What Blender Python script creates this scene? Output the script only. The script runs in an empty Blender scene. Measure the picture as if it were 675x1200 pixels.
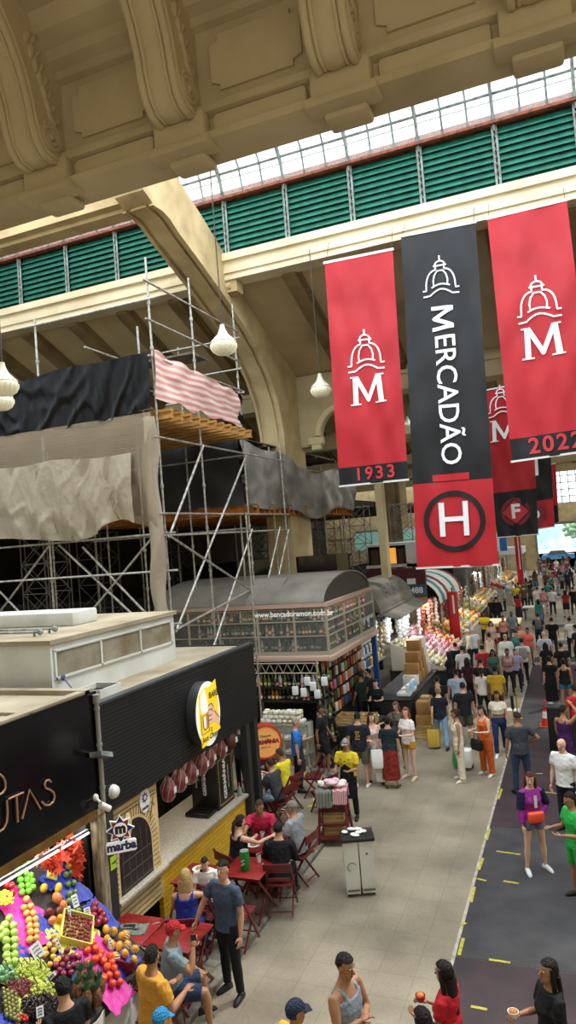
import bpy, bmesh, math, random
from mathutils import Vector, Matrix, noise
random.seed(7)
sc = bpy.context.scene
col = sc.collection
V = Vector
PI = math.pi

# ---------------------------------------------------------------- camera
FPX, IW, IH, CAMZ = 830.0, 675.0, 1200.0, 6.0
ROLL, PITCH, YAW = math.atan(.08), math.radians(2.173), math.radians(21.73)
_cr, _sr = math.cos(ROLL), math.sin(ROLL)
_cp, _sp = math.cos(PITCH), math.sin(PITCH)
_cy, _sy = math.cos(YAW), math.sin(YAW)
_Rt = V((_cy, _sy, 0)); _Fw = V((-_sy*_cp, _cy*_cp, _sp)); _Up = V((_sy*_sp, -_cy*_sp, _cp))
EYE = V((0, 0, CAMZ))
cam = bpy.data.cameras.new('camera'); camo = bpy.data.objects.new('camera', cam); col.objects.link(camo)
_x = _Rt*_cr - _Up*_sr; _y = _Rt*_sr + _Up*_cr; _z = -_Fw
camo.matrix_world = Matrix(((_x.x, _y.x, _z.x, 0), (_x.y, _y.y, _z.y, 0), (_x.z, _y.z, _z.z, CAMZ), (0, 0, 0, 1)))
cam.sensor_fit = 'VERTICAL'; cam.sensor_height = 36.0; cam.lens = 36.0*FPX/IH
cam.clip_start = .1; cam.clip_end = 500
sc.camera = camo

def _ray(x, y):
    return (_x*(x-IW/2) - _y*(y-IH/2)) + _Fw*FPX
def atz(x, y, z=0.0):
    r = _ray(x, y); return EYE + r*((z-CAMZ)/r.z)
def atx(x, y, X):
    r = _ray(x, y); return EYE + r*(X/r.x)
def aty(x, y, Y):
    r = _ray(x, y); return EYE + r*(Y/r.y)

# ---------------------------------------------------------------- materials
def lin(c):
    if isinstance(c, str):
        c = c.lstrip('#'); c = [int(c[i:i+2], 16)/255 for i in (0, 2, 4)]
        return tuple((v/12.92 if v <= .04045 else ((v+.055)/1.055)**2.4) for v in c)
    return tuple(c)
_mats = {}
def mat(name, c, rough=.6, metal=0., c2=None, scale=4., mix=(.4, .65), bump=0., bscale=30., coat=0., trans=0., stretch=None, emit=None, estr=0., spec=None, detail=5.):
    if name in _mats: return _mats[name]
    m = bpy.data.materials.new(name); m.use_nodes = True
    nt = m.node_tree; b = nt.nodes['Principled BSDF']
    c = lin(c); b.inputs['Base Color'].default_value = (*c, 1)
    b.inputs['Roughness'].default_value = rough; b.inputs['Metallic'].default_value = metal
    if coat: b.inputs['Coat Weight'].default_value = coat
    if trans: b.inputs['Transmission Weight'].default_value = trans
    if spec is not None: b.inputs['Specular IOR Level'].default_value = spec
    if emit is not None:
        b.inputs['Emission Color'].default_value = (*lin(emit), 1); b.inputs['Emission Strength'].default_value = estr
    if c2 is not None or bump:
        tc = nt.nodes.new('ShaderNodeTexCoord'); mp = nt.nodes.new('ShaderNodeMapping')
        nt.links.new(tc.outputs['Object'], mp.inputs['Vector'])
        if stretch: mp.inputs['Scale'].default_value = stretch
    if c2 is not None:
        n = nt.nodes.new('ShaderNodeTexNoise'); n.inputs['Scale'].default_value = scale; n.inputs['Detail'].default_value = detail
        r = nt.nodes.new('ShaderNodeValToRGB')
        r.color_ramp.elements[0].position = mix[0]; r.color_ramp.elements[1].position = mix[1]
        r.color_ramp.elements[0].color = (*c, 1); r.color_ramp.elements[1].color = (*lin(c2), 1)
        nt.links.new(mp.outputs[0], n.inputs['Vector']); nt.links.new(n.outputs[0], r.inputs[0]); nt.links.new(r.outputs[0], b.inputs['Base Color'])
    if bump:
        n = nt.nodes.new('ShaderNodeTexNoise'); n.inputs['Scale'].default_value = bscale; n.inputs['Detail'].default_value = 4
        bp = nt.nodes.new('ShaderNodeBump'); bp.inputs['Strength'].default_value = bump; bp.inputs['Distance'].default_value = .02
        nt.links.new(mp.outputs[0], n.inputs['Vector']); nt.links.new(n.outputs[0], bp.inputs['Height']); nt.links.new(bp.outputs[0], b.inputs['Normal'])
    _mats[name] = m; return m

def objcol(name, rough=.7, bump=0., bscale=25., spec=.3, pat=0., pscale=10., metal=0., trans=0.):
    """a material whose colour is the object's own colour"""
    if name in _mats: return _mats[name]
    m = bpy.data.materials.new(name); m.use_nodes = True
    nt = m.node_tree; b = nt.nodes['Principled BSDF']
    oi = nt.nodes.new('ShaderNodeObjectInfo')
    b.inputs['Roughness'].default_value = rough; b.inputs['Specular IOR Level'].default_value = spec; b.inputs['Metallic'].default_value = metal
    b.inputs['Transmission Weight'].default_value = trans
    last = oi.outputs['Color']
    tc = nt.nodes.new('ShaderNodeTexCoord')
    if pat:
        n = nt.nodes.new('ShaderNodeTexNoise'); n.inputs['Scale'].default_value = pscale; n.inputs['Detail'].default_value = 3
        mx = nt.nodes.new('ShaderNodeMix'); mx.data_type = 'RGBA'; mx.blend_type = 'MULTIPLY'; mx.inputs['Factor'].default_value = pat
        r = nt.nodes.new('ShaderNodeValToRGB'); r.color_ramp.elements[0].position = .35; r.color_ramp.elements[1].position = .6
        r.color_ramp.elements[0].color = (.25, .2, .2, 1)
        nt.links.new(tc.outputs['Object'], n.inputs['Vector']); nt.links.new(n.outputs[0], r.inputs[0])
        nt.links.new(last, mx.inputs['A']); nt.links.new(r.outputs[0], mx.inputs['B']); last = mx.outputs['Result']
    nt.links.new(last, b.inputs['Base Color'])
    if bump:
        n = nt.nodes.new('ShaderNodeTexNoise'); n.inputs['Scale'].default_value = bscale; n.inputs['Detail'].default_value = 3
        bp = nt.nodes.new('ShaderNodeBump'); bp.inputs['Strength'].default_value = bump; bp.inputs['Distance'].default_value = .03
        nt.links.new(tc.outputs['Object'], n.inputs['Vector']); nt.links.new(n.outputs[0], bp.inputs['Height']); nt.links.new(bp.outputs[0], b.inputs['Normal'])
    _mats[name] = m; return m

def sheer(name, c, opacity=.5, rough=.6, bump=0., bscale=6., translucent=False):
    if name in _mats: return _mats[name]
    m = bpy.data.materials.new(name); m.use_nodes = True
    nt = m.node_tree; b = nt.nodes['Principled BSDF']; out = nt.nodes['Material Output']
    b.inputs['Base Color'].default_value = (*lin(c), 1); b.inputs['Roughness'].default_value = rough
    t = nt.nodes.new('ShaderNodeBsdfTransparent'); mx = nt.nodes.new('ShaderNodeMixShader'); mx.inputs[0].default_value = opacity
    nt.links.new(t.outputs[0], mx.inputs[1]); src = b.outputs[0]
    if translucent:
        tl = nt.nodes.new('ShaderNodeBsdfTranslucent'); tl.inputs[0].default_value = (*lin(c), 1)
        m2 = nt.nodes.new('ShaderNodeMixShader'); m2.inputs[0].default_value = .45
        nt.links.new(b.outputs[0], m2.inputs[1]); nt.links.new(tl.outputs[0], m2.inputs[2]); src = m2.outputs[0]
    nt.links.new(src, mx.inputs[2]); nt.links.new(mx.outputs[0], out.inputs[0])
    if bump:
        tc = nt.nodes.new('ShaderNodeTexCoord')
        n = nt.nodes.new('ShaderNodeTexNoise'); n.inputs['Scale'].default_value = bscale; n.inputs['Detail'].default_value = 5
        bp = nt.nodes.new('ShaderNodeBump'); bp.inputs['Strength'].default_value = bump; bp.inputs['Distance'].default_value = .1
        nt.links.new(tc.outputs['Object'], n.inputs['Vector']); nt.links.new(n.outputs[0], bp.inputs['Height']); nt.links.new(bp.outputs[0], b.inputs['Normal'])
    _mats[name] = m; return m

# ---------------------------------------------------------------- tagging
def tag(o, label=None, cat=None, group=None, kind=None):
    if label: o['label'] = label
    if cat: o['category'] = cat
    if group: o['group'] = group
    if kind: o['kind'] = kind
    return o
def thing(name, loc, label, cat, group=None, rz=0.):
    o = bpy.data.objects.new(name, None); o.empty_display_size = .1; col.objects.link(o)
    o.location = loc; o.rotation_euler = (0, 0, rz)
    return tag(o, label, cat, group)
def wm(o):
    m = o.matrix_basis.copy()
    return wm(o.parent) @ m if o.parent else m
def kids(o):
    return [c for c in o.children]
_kids = {}
def copy_tree(o, parent=None):
    c = o.copy(); col.objects.link(c)
    if parent is not None: c.parent = parent; _kids.setdefault(parent.name, []).append(c)
    for ch in _kids.get(o.name, []): copy_tree(ch, c)
    return c

# ---------------------------------------------------------------- mesh builder
class MB:
    def __init__(s): s.v = []; s.f = []; s.m = []; s.mi = 0
    def add(s, vs, fs):
        b = len(s.v); s.v.extend(V(p) for p in vs)
        for f in fs: s.f.append([i+b for i in f]); s.m.append(s.mi)
        return s
    def box(s, lo, hi):
        x0, y0, z0 = lo; x1, y1, z1 = hi
        return s.add([(x0,y0,z0),(x1,y0,z0),(x1,y1,z0),(x0,y1,z0),(x0,y0,z1),(x1,y0,z1),(x1,y1,z1),(x0,y1,z1)],
            [(0,3,2,1),(4,5,6,7),(0,1,5,4),(1,2,6,5),(2,3,7,6),(3,0,4,7)])
    def cbox(s, c, d): return s.box([c[i]-d[i]/2 for i in range(3)], [c[i]+d[i]/2 for i in range(3)])
    def obox(s, c, ax, ay, az):      # centre and three half axes
        c, ax, ay, az = V(c), V(ax), V(ay), V(az)
        return s.add([c-ax-ay-az, c+ax-ay-az, c+ax+ay-az, c-ax+ay-az, c-ax-ay+az, c+ax-ay+az, c+ax+ay+az, c-ax+ay+az],
            [(0,3,2,1),(4,5,6,7),(0,1,5,4),(1,2,6,5),(2,3,7,6),(3,0,4,7)])
    def bbox(s, lo, hi, b=.02):      # bevelled box
        bm = bmesh.new(); bmesh.ops.create_cube(bm, size=1)
        for v in bm.verts: v.co = V([(lo[i]+hi[i])/2 + v.co[i]*(hi[i]-lo[i]) for i in range(3)])
        bmesh.ops.bevel(bm, geom=bm.edges[:], offset=b, segments=2, affect='EDGES', profile=.5)
        bm.verts.index_update(); s.add([v.co for v in bm.verts], [[v.index for v in f.verts] for f in bm.faces]); bm.free(); return s
    def frame(s, d):
        d = V(d).normalized(); a = V((0,0,1)) if abs(d.z) < .95 else V((1,0,0))
        u = d.cross(a).normalized(); return u, u.cross(d).normalized()
    def bar(s, p, q, r, n=8, r2=None):
        p, q = V(p), V(q); u, w = s.frame(q-p); r2 = r if r2 is None else r2
        vs = []
        for c, rr in ((p, r), (q, r2)):
            for k in range(n):
                a = 2*PI*k/n; vs.append(c + u*(rr*math.cos(a)) + w*(rr*math.sin(a)))
        fs = [(k, (k+1) % n, n+(k+1) % n, n+k) for k in range(n)] + [tuple(range(n-1, -1, -1)), tuple(range(n, 2*n))]
        return s.add(vs, fs)
    def beam(s, p, q, w, h, up=(0,0,1)):
        p, q = V(p), V(q); d = (q-p).normalized(); u = d.cross(V(up)).normalized(); t = u.cross(d).normalized()
        c = (p+q)/2; return s.obox(c, (q-p)/2, u*w/2, t*h/2)
    def tube(s, pts, rs, n=8, cap=True, closed=False):
        pts = [V(p) for p in pts]; N = len(pts)
        if not hasattr(rs, '__len__'): rs = [rs]*N
        vs = []; pu = None
        for i, p in enumerate(pts):
            if closed: d = pts[(i+1) % N]-pts[i-1]
            else: d = pts[min(i+1, N-1)]-pts[max(i-1, 0)]
            d.normalize()
            if pu is None: u, w = s.frame(d)
            else:
                u = (pu - d*pu.dot(d)).normalized(); w = u.cross(d)
            pu = u
            r = rs[i]; ra, rb = r if hasattr(r, '__len__') else (r, r)
            for k in range(n):
                a = 2*PI*k/n; vs.append(p + u*(ra*math.cos(a)) + w*(rb*math.sin(a)))
        fs = []
        for i in range(N if closed else N-1):
            j = (i+1) % N
            for k in range(n): fs.append((i*n+k, i*n+(k+1) % n, j*n+(k+1) % n, j*n+k))
        if cap and not closed: fs += [tuple(range(n-1, -1, -1)), tuple(range((N-1)*n, N*n))]
        return s.add(vs, fs)
    def loft(s, rings, cap=True, closed=False):
        n = len(rings[0]); vs = [p for r in rings for p in r]; fs = []
        N = len(rings)
        for i in range(N if closed else N-1):
            j = (i+1) % N
            for k in range(n): fs.append((i*n+k, i*n+(k+1) % n, j*n+(k+1) % n, j*n+k))
        if cap and not closed: fs += [tuple(range(n-1, -1, -1)), tuple(range((N-1)*n, N*n))]
        return s.add(vs, fs)
    def lathe(s, prof, c=(0,0,0), n=16, axis=(0,0,1), sx=1., sy=1.):
        c = V(c); ax = V(axis).normalized()
        if abs(ax.z) > .999: u, w = V((1,0,0)), V((0,1,0)) if ax.z > 0 else V((0,-1,0))
        else:
            u, w = s.frame(ax); w = ax.cross(u)
        rings = []
        for r, z in prof:
            rings.append([c + ax*z + u*(sx*r*math.cos(2*PI*k/n)) + w*(sy*r*math.sin(2*PI*k/n)) for k in range(n)])
        return s.loft(rings)
    def ball(s, c, r, n=12, m=8, rot=None):
        if not hasattr(r, '__len__'): r = (r, r, r)
        c = V(c); rings = []
        for i in range(1, m):
            t = PI*i/m
            ring = [V((r[0]*math.sin(t)*math.cos(2*PI*k/n), r[1]*math.sin(t)*math.sin(2*PI*k/n), -r[2]*math.cos(t))) for k in range(n)]
            rings.append([c + (rot @ p if rot is not None else p) for p in ring])
        b = len(s.v); s.loft(rings, cap=False)
        lo, hi = V((0,0,-r[2])), V((0,0,r[2]))
        if rot is not None: lo, hi = rot @ lo, rot @ hi
        s.v += [c+lo, c+hi]; i0, i1 = len(s.v)-2, len(s.v)-1
        for k in range(n):
            s.f.append([i0, b+(k+1) % n, b+k]); s.m.append(s.mi)
            e = b+(m-2)*n; s.f.append([i1, e+k, e+(k+1) % n]); s.m.append(s.mi)
        return s
    def prism(s, poly, o, ux, uy, d):   # 2-D outline at o along ux, uy, pushed by d
        o, ux, uy, d = V(o), V(ux), V(uy), V(d); n = len(poly)
        vs = [o+ux*a+uy*b for a, b in poly]; vs += [p+d for p in vs]
        fs = [tuple(range(n)), tuple(range(2*n-1, n-1, -1))] + [(k, n+k, n+(k+1) % n, (k+1) % n) for k in range(n)]
        return s.add(vs, fs)
    def ribbon(s, pts, w, o, ux, uy, d):  # flat stroke along 2-D points, thickness d
        o, ux, uy, d = V(o), V(ux), V(uy), V(d); L = []; Rr = []
        for i, (a, b) in enumerate(pts):
            p0 = pts[max(i-1, 0)]; p1 = pts[min(i+1, len(pts)-1)]
            t = V((p1[0]-p0[0], p1[1]-p0[1])); t = t.normalized() if t.length > 1e-9 else V((1, 0)); nn = V((-t.y, t.x))*w/2
            L.append((a+nn.x, b+nn.y)); Rr.append((a-nn.x, b-nn.y))
        for i in range(len(pts)-1): s.prism([Rr[i], Rr[i+1], L[i+1], L[i]], o, ux, uy, d)
        return s
    def grid(s, fn, nu, nv):
        vs = [fn(i/nu, j/nv) for j in range(nv+1) for i in range(nu+1)]
        fs = [(j*(nu+1)+i, j*(nu+1)+i+1, (j+1)*(nu+1)+i+1, (j+1)*(nu+1)+i) for j in range(nv) for i in range(nu)]
        return s.add(vs, fs)
    def slab(s, fn, nu, nv, d):         # grid with thickness d (vector)
        d = V(d); a = [V(fn(i/nu, j/nv)) for j in range(nv+1) for i in range(nu+1)]; n = len(a); W = nu+1
        fs = []
        for j in range(nv):
            for i in range(nu):
                q = (j*W+i, j*W+i+1, (j+1)*W+i+1, (j+1)*W+i); fs.append(q); fs.append(tuple(x+n for x in q[::-1]))
        edge = [(i, 0) for i in range(nu)] + [(nu, j) for j in range(nv)] + [(i, nv) for i in range(nu, 0, -1)] + [(0, j) for j in range(nv, 0, -1)]
        idx = [j*W+i for i, j in edge]
        for k in range(len(idx)):
            p, q = idx[k], idx[(k+1) % len(idx)]; fs.append((p, p+n, q+n, q))
        return s.add(a + [p+d for p in a], fs)
    def mesh(s, name, mats, smooth=35.):
        me = bpy.data.meshes.new(name); me.from_pydata([tuple(p) for p in s.v], [], s.f)
        for m in (mats if isinstance(mats, (list, tuple)) else [mats]): me.materials.append(m)
        if any(s.m): me.polygons.foreach_set('material_index', s.m)
        bm = bmesh.new(); bm.from_mesh(me); bmesh.ops.recalc_face_normals(bm, faces=bm.faces[:]); bm.to_mesh(me); bm.free()
        if smooth:
            me.polygons.foreach_set('use_smooth', [True]*len(me.polygons)); me.set_sharp_from_angle(angle=math.radians(smooth))
        me.update(); return me
    def build(s, name, mats, parent=None, smooth=35., local=False, origin=None):
        """one mesh object; vertices are in world space unless local"""
        if parent is not None and not local:
            inv = wm(parent).inverted(); s.v = [inv @ p for p in s.v]
        off = V((0,0,0))
        if parent is None and not local and s.v:
            if origin is None:
                xs = [p.x for p in s.v]; ys = [p.y for p in s.v]
                off = V(((min(xs)+max(xs))/2, (min(ys)+max(ys))/2, min(p.z for p in s.v)))
            else: off = V(origin)
            s.v = [p-off for p in s.v]
        o = bpy.data.objects.new(name, s.mesh(name, mats, smooth)); col.objects.link(o); o.location = off
        if parent is not None: o.parent = parent; _kids.setdefault(parent.name, []).append(o)
        return o
def mesh_obj(name, me, parent=None, loc=(0,0,0), rot=None, color=None):
    o = bpy.data.objects.new(name, me); col.objects.link(o); o.location = loc
    if rot: o.rotation_euler = rot
    if color: o.color = (*lin(color), 1)
    if parent is not None: o.parent = parent; _kids.setdefault(parent.name, []).append(o)
    return o
def struct(name, b, m, parent=None, smooth=35.):
    o = b.build(name, m, parent, smooth)
    if parent is None: o['kind'] = 'structure'
    return o
def sthing(name, loc=(0,0,0)):
    o = bpy.data.objects.new(name, None); col.objects.link(o); o.location = loc; o['kind'] = 'structure'; return o

def text_mb(txt, size, o, ux, uy, d, bold=0.0, spacing=1.0, align='CENTER', shear=0.):
    """lettering as a mesh builder: reads along ux, stands along uy, thickness d (vector)"""
    cu = bpy.data.curves.new('lettering', 'FONT'); cu.body = txt; cu.size = size; cu.offset = bold; cu.space_character = spacing
    cu.align_x = align; cu.align_y = 'CENTER'; cu.resolution_u = 3; cu.shear = shear; cu.fill_mode = 'FRONT'
    ob = bpy.data.objects.new('lettering', cu); me = bpy.data.meshes.new_from_object(ob)
    b = MB(); O, ux, uy, d = V(o), V(ux), V(uy), V(d)
    b.add([O+ux*v.co.x+uy*v.co.y+d for v in me.vertices], [list(p.vertices) for p in me.polygons])
    bpy.data.objects.remove(ob); bpy.data.curves.remove(cu); bpy.data.meshes.remove(me)
    return b
def pill(n=24, a=1., b=1.): return [(a*math.cos(2*PI*k/n), b*math.sin(2*PI*k/n)) for k in range(n)]
# ================================================================ world and light
w = bpy.data.worlds.new('world'); sc.world = w; w.use_nodes = True
bg = w.node_tree.nodes['Background']; bg.inputs[0].default_value = (.86, .94, 1, 1); bg.inputs[1].default_value = 2.2
def area(name, loc, sx, sy, power, rot=(0,0,0), color=(1,1,1)):
    l = bpy.data.lights.new(name, 'AREA'); l.shape = 'RECTANGLE'; l.size = sx; l.size_y = sy; l.energy = power; l.color = color
    o = bpy.data.objects.new(name, l); col.objects.link(o); o.location = loc; o.rotation_euler = rot; return o
def point(name, loc, power, color=(1,.85,.65), r=.08):
    l = bpy.data.lights.new(name, 'POINT'); l.energy = power; l.color = color; l.shadow_soft_size = r
    o = bpy.data.objects.new(name, l); col.objects.link(o); o.location = loc; return o

# ================================================================ materials of the hall
STUCCO = mat('cream_stucco', '#c9b68a', .85, c2='#a8926a', scale=1.3, mix=(.35, .75), bump=.25, bscale=14)
STUCCO2 = mat('old_stucco', '#c9ba94', .85, c2='#aa9a76', scale=.9, mix=(.3, .75), bump=.3, bscale=10)
PALE = mat('pale_beam_paint', '#e6dcc0', .8, c2='#cdbf9c', scale=.8, mix=(.35, .8), bump=.15, bscale=12)
SLOPE = mat('ceiling_slab_paint', '#cdbc96', .85, c2='#a5926a', scale=.5, mix=(.3, .75))
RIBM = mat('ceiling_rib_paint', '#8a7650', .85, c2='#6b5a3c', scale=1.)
DARKW = mat('shaded_wall_tone', '#3a3024', .9, c2='#241d16', scale=.6)  # wall colour carries the deep shade of the side aisle
GREENM = mat('green_louver_paint', '#20705f', .5, c2='#185a4c', scale=3)
STEELM = mat('grey_steel_paint', '#8d9792', .55, .2, c2='#5d6663', scale=6)
GLASSR = sheer('roof_glass', '#f4f8fb', .16, .1)
TERRA = mat('terracotta_edge', '#8a4a33', .8, c2='#5c3324', scale=8)
BLACKV = mat('dark_void_paint', '#0b0a09', .9)

# ================================================================ floor
def floor_mat():
    m = bpy.data.materials.new('worn_floor_slabs'); m.use_nodes = True; nt = m.node_tree; b = nt.nodes['Principled BSDF']
    tc = nt.nodes.new('ShaderNodeTexCoord'); L = nt.links.new
    br = nt.nodes.new('ShaderNodeTexBrick'); br.offset = 0; br.inputs['Scale'].default_value = 1.0
    br.inputs['Brick Width'].default_value = .5; br.inputs['Row Height'].default_value = .5; br.inputs['Mortar Size'].default_value = .006
    br.inputs['Color1'].default_value = (*lin('#989080'), 1); br.inputs['Color2'].default_value = (*lin('#938b7a'), 1); br.inputs['Mortar'].default_value = (*lin('#857e6f'), 1)
    L(tc.outputs['Object'], br.inputs['Vector'])
    n = nt.nodes.new('ShaderNodeTexNoise'); n.inputs['Scale'].default_value = .9; n.inputs['Detail'].default_value = 8; L(tc.outputs['Object'], n.inputs['Vector'])
    r = nt.nodes.new('ShaderNodeValToRGB'); r.color_ramp.elements[0].position = .32; r.color_ramp.elements[1].position = .72
    r.color_ramp.elements[0].color = (.62, .6, .56, 1); r.color_ramp.elements[1].color = (1.12, 1.1, 1.05, 1); L(n.outputs[0], r.inputs[0])
    n2 = nt.nodes.new('ShaderNodeTexNoise'); n2.inputs['Scale'].default_value = 38; n2.inputs['Detail'].default_value = 3; L(tc.outputs['Object'], n2.inputs['Vector'])
    r2 = nt.nodes.new('ShaderNodeValToRGB'); r2.color_ramp.elements[0].position = .3; r2.color_ramp.elements[1].position = .7
    r2.color_ramp.elements[0].color = (.78, .78, .78, 1); L(n2.outputs[0], r2.inputs[0])
    m1 = nt.nodes.new('ShaderNodeMix'); m1.data_type = 'RGBA'; m1.blend_type = 'MULTIPLY'; m1.inputs['Factor'].default_value = 1
    m2 = nt.nodes.new('ShaderNodeMix'); m2.data_type = 'RGBA'; m2.blend_type = 'MULTIPLY'; m2.inputs['Factor'].default_value = .8
    L(br.outputs['Color'], m1.inputs['A']); L(r.outputs[0], m1.inputs['B']); L(m1.outputs['Result'], m2.inputs['A']); L(r2.outputs[0], m2.inputs['B'])
    L(m2.outputs['Result'], b.inputs['Base Color']); b.inputs['Roughness'].default_value = .55
    return m
fl = MB(); fl.box((-30, -3, -.12), (16, 130, 0)); struct('floor', fl, floor_mat())
MATG = mat('dark_grey_aisle_surface', '#3f3f41', .75, c2='#2c2c2f', scale=2.2, mix=(.3, .7), bump=.15, bscale=40)
MATR = mat('maroon_aisle_surface', '#3d2a30', .75, c2='#2a2125', scale=2.2, mix=(.3, .7), bump=.15, bscale=40)
for y0, y1, m in ((3, 10.1, MATR), (10.1, 14.6, MATG), (14.6, 20.5, MATR), (20.5, 25, MATG), (25, 31, MATR)):
    b = MB(); b.box((-2.04, y0, 0), (14, y1-.015, .006)); struct('trim_floor', b, m)
b = MB(); b.box((-2.09, 3, 0), (-2.045, 31, .005)); struct('trim_floor', b, mat('worn_joint_line', '#b9b3a2', .8, c2='#8d8779', scale=5))
for yy in (31.6, 36, 41.5):
    b = MB(); b.box((-2.04, yy, 0), (14, yy+1.1, .005)); struct('trim_floor', b, MATG)
KERB = mat('kerb_stone', '#7d766a', .8, c2='#57524a', scale=6, bump=.3, bscale=30)
PLAT = mat('bar_terrace_concrete', '#8c8577', .8, c2='#5f594e', scale=2, mix=(.3, .7), bump=.2, bscale=30)
b = MB(); b.box((-7.0, 6.9, 0), (-5.2, 13.6, .06)); struct('floor_terrace', b, PLAT)
b = MB(); b.bbox((-5.2, 6.9, 0), (-5.0, 13.5, .075), .012); struct('trim_kerb', b, KERB)
YEL = mat('yellow_floor_tape', '#bdb23a', .7, c2='#8d8640', scale=14)
tapes = [((540,1085),(546,1082)), ((552,1058),(556,1040)), ((561,1020),(566,1006)), ((543,1100),(538,1120)), ((570,985),(574,972)), ((584,937),(588,925)),
         ((590,1033),(608,1036)), ((582,998),(610,1002)), ((559,1030),(570,1033)), ((573,1125),(598,1129)), ((552,1180),(571,1184)), ((628,907),(636,907)), ((632,928),(660,931)), ((601,889),(604,878))]
for i, (p, q) in enumerate(tapes):
    a, c = atz(*p), atz(*q); d = (c-a); d.z = 0; u = V((-d.y, d.x, 0))  .normalized()*.024
    b = MB(); t = V((0, 0, .0105)); b.obox((a+c)/2+V((0,0,.009)), d/2, u, (0,0,.0015)); o = b.build('floor_tape', YEL)
    tag(o, 'strip of yellow marking tape on the dark aisle floor', 'floor tape', 'yellow tape marks along the aisle')
for p, q in (((352,905),(385,915)), ((385,915),(368,938)), ((378,942),(360,945))):
    a, c = atz(*p), atz(*q); d = c-a; u = V((-d.y, d.x, 0)).normalized()*.06
    b = MB(); b.obox((a+c)/2+V((0,0,.002)), d/2, u, (0,0,.002)); o = b.build('painted_line', YEL)
    tag(o, 'faded yellow painted line on the pale floor in front of the wine shop', 'floor line', 'yellow painted box lines')

# ================================================================ roof: monitor, frame, sloping ceiling; the bays repeat down the hall
YB, YN, ZB, ZT = 19.2, 15.4, 13.95, 14.75
PER = 14.4
def louver_bay(n, x0, y, dx=2.0, fine=True):
    r = sthing('window_%d' % n, (x0, y, ZT))
    b = MB(); k = 9 if fine else 5
    for i in range(k):
        z = ZT+.08+i*(1.62/k)
        b.obox((x0+dx/2, y+.1, z+.07), (dx/2-.05, 0, 0), (0, .06, .1), (0, -.01, .006))
        b.box((x0+.05, y+.02, z-.045), (x0+dx-.05, y+.05, z-.015))
    b.build('louver', GREENM, r)
    b = MB(); b.box((x0, y+.3, ZT), (x0+dx, y+.34, ZT+1.75)); b.build('backing', mat('louver_backing', '#123f35', .7), r)
    b = MB()
    for sx in (-.05, .05): b.bar((x0+sx, y-.04, ZT), (x0+sx, y-.02, ZT+1.75), .032, 6)
    for i in range(9 if fine else 3):
        z0 = ZT+i*.19*(1 if fine else 3); b.bar((x0-.05*(-1)**i, y-.04, z0), (x0+.05*(-1)**i, y-.04, z0+.19), .012, 5)
    b.build('mullion', STEELM, r); return r
def vault(y):                             # glass vault from the louver head towards the camera
    pts = []
    for i in range(13):
        a = PI*i/12; pts.append((y - 5.6 + 5.6*math.cos(a)*1.0, 16.5 + 2.6*math.sin(a)))
    return pts
X0, X1 = -31.0, 9.0
nwin = 1
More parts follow.
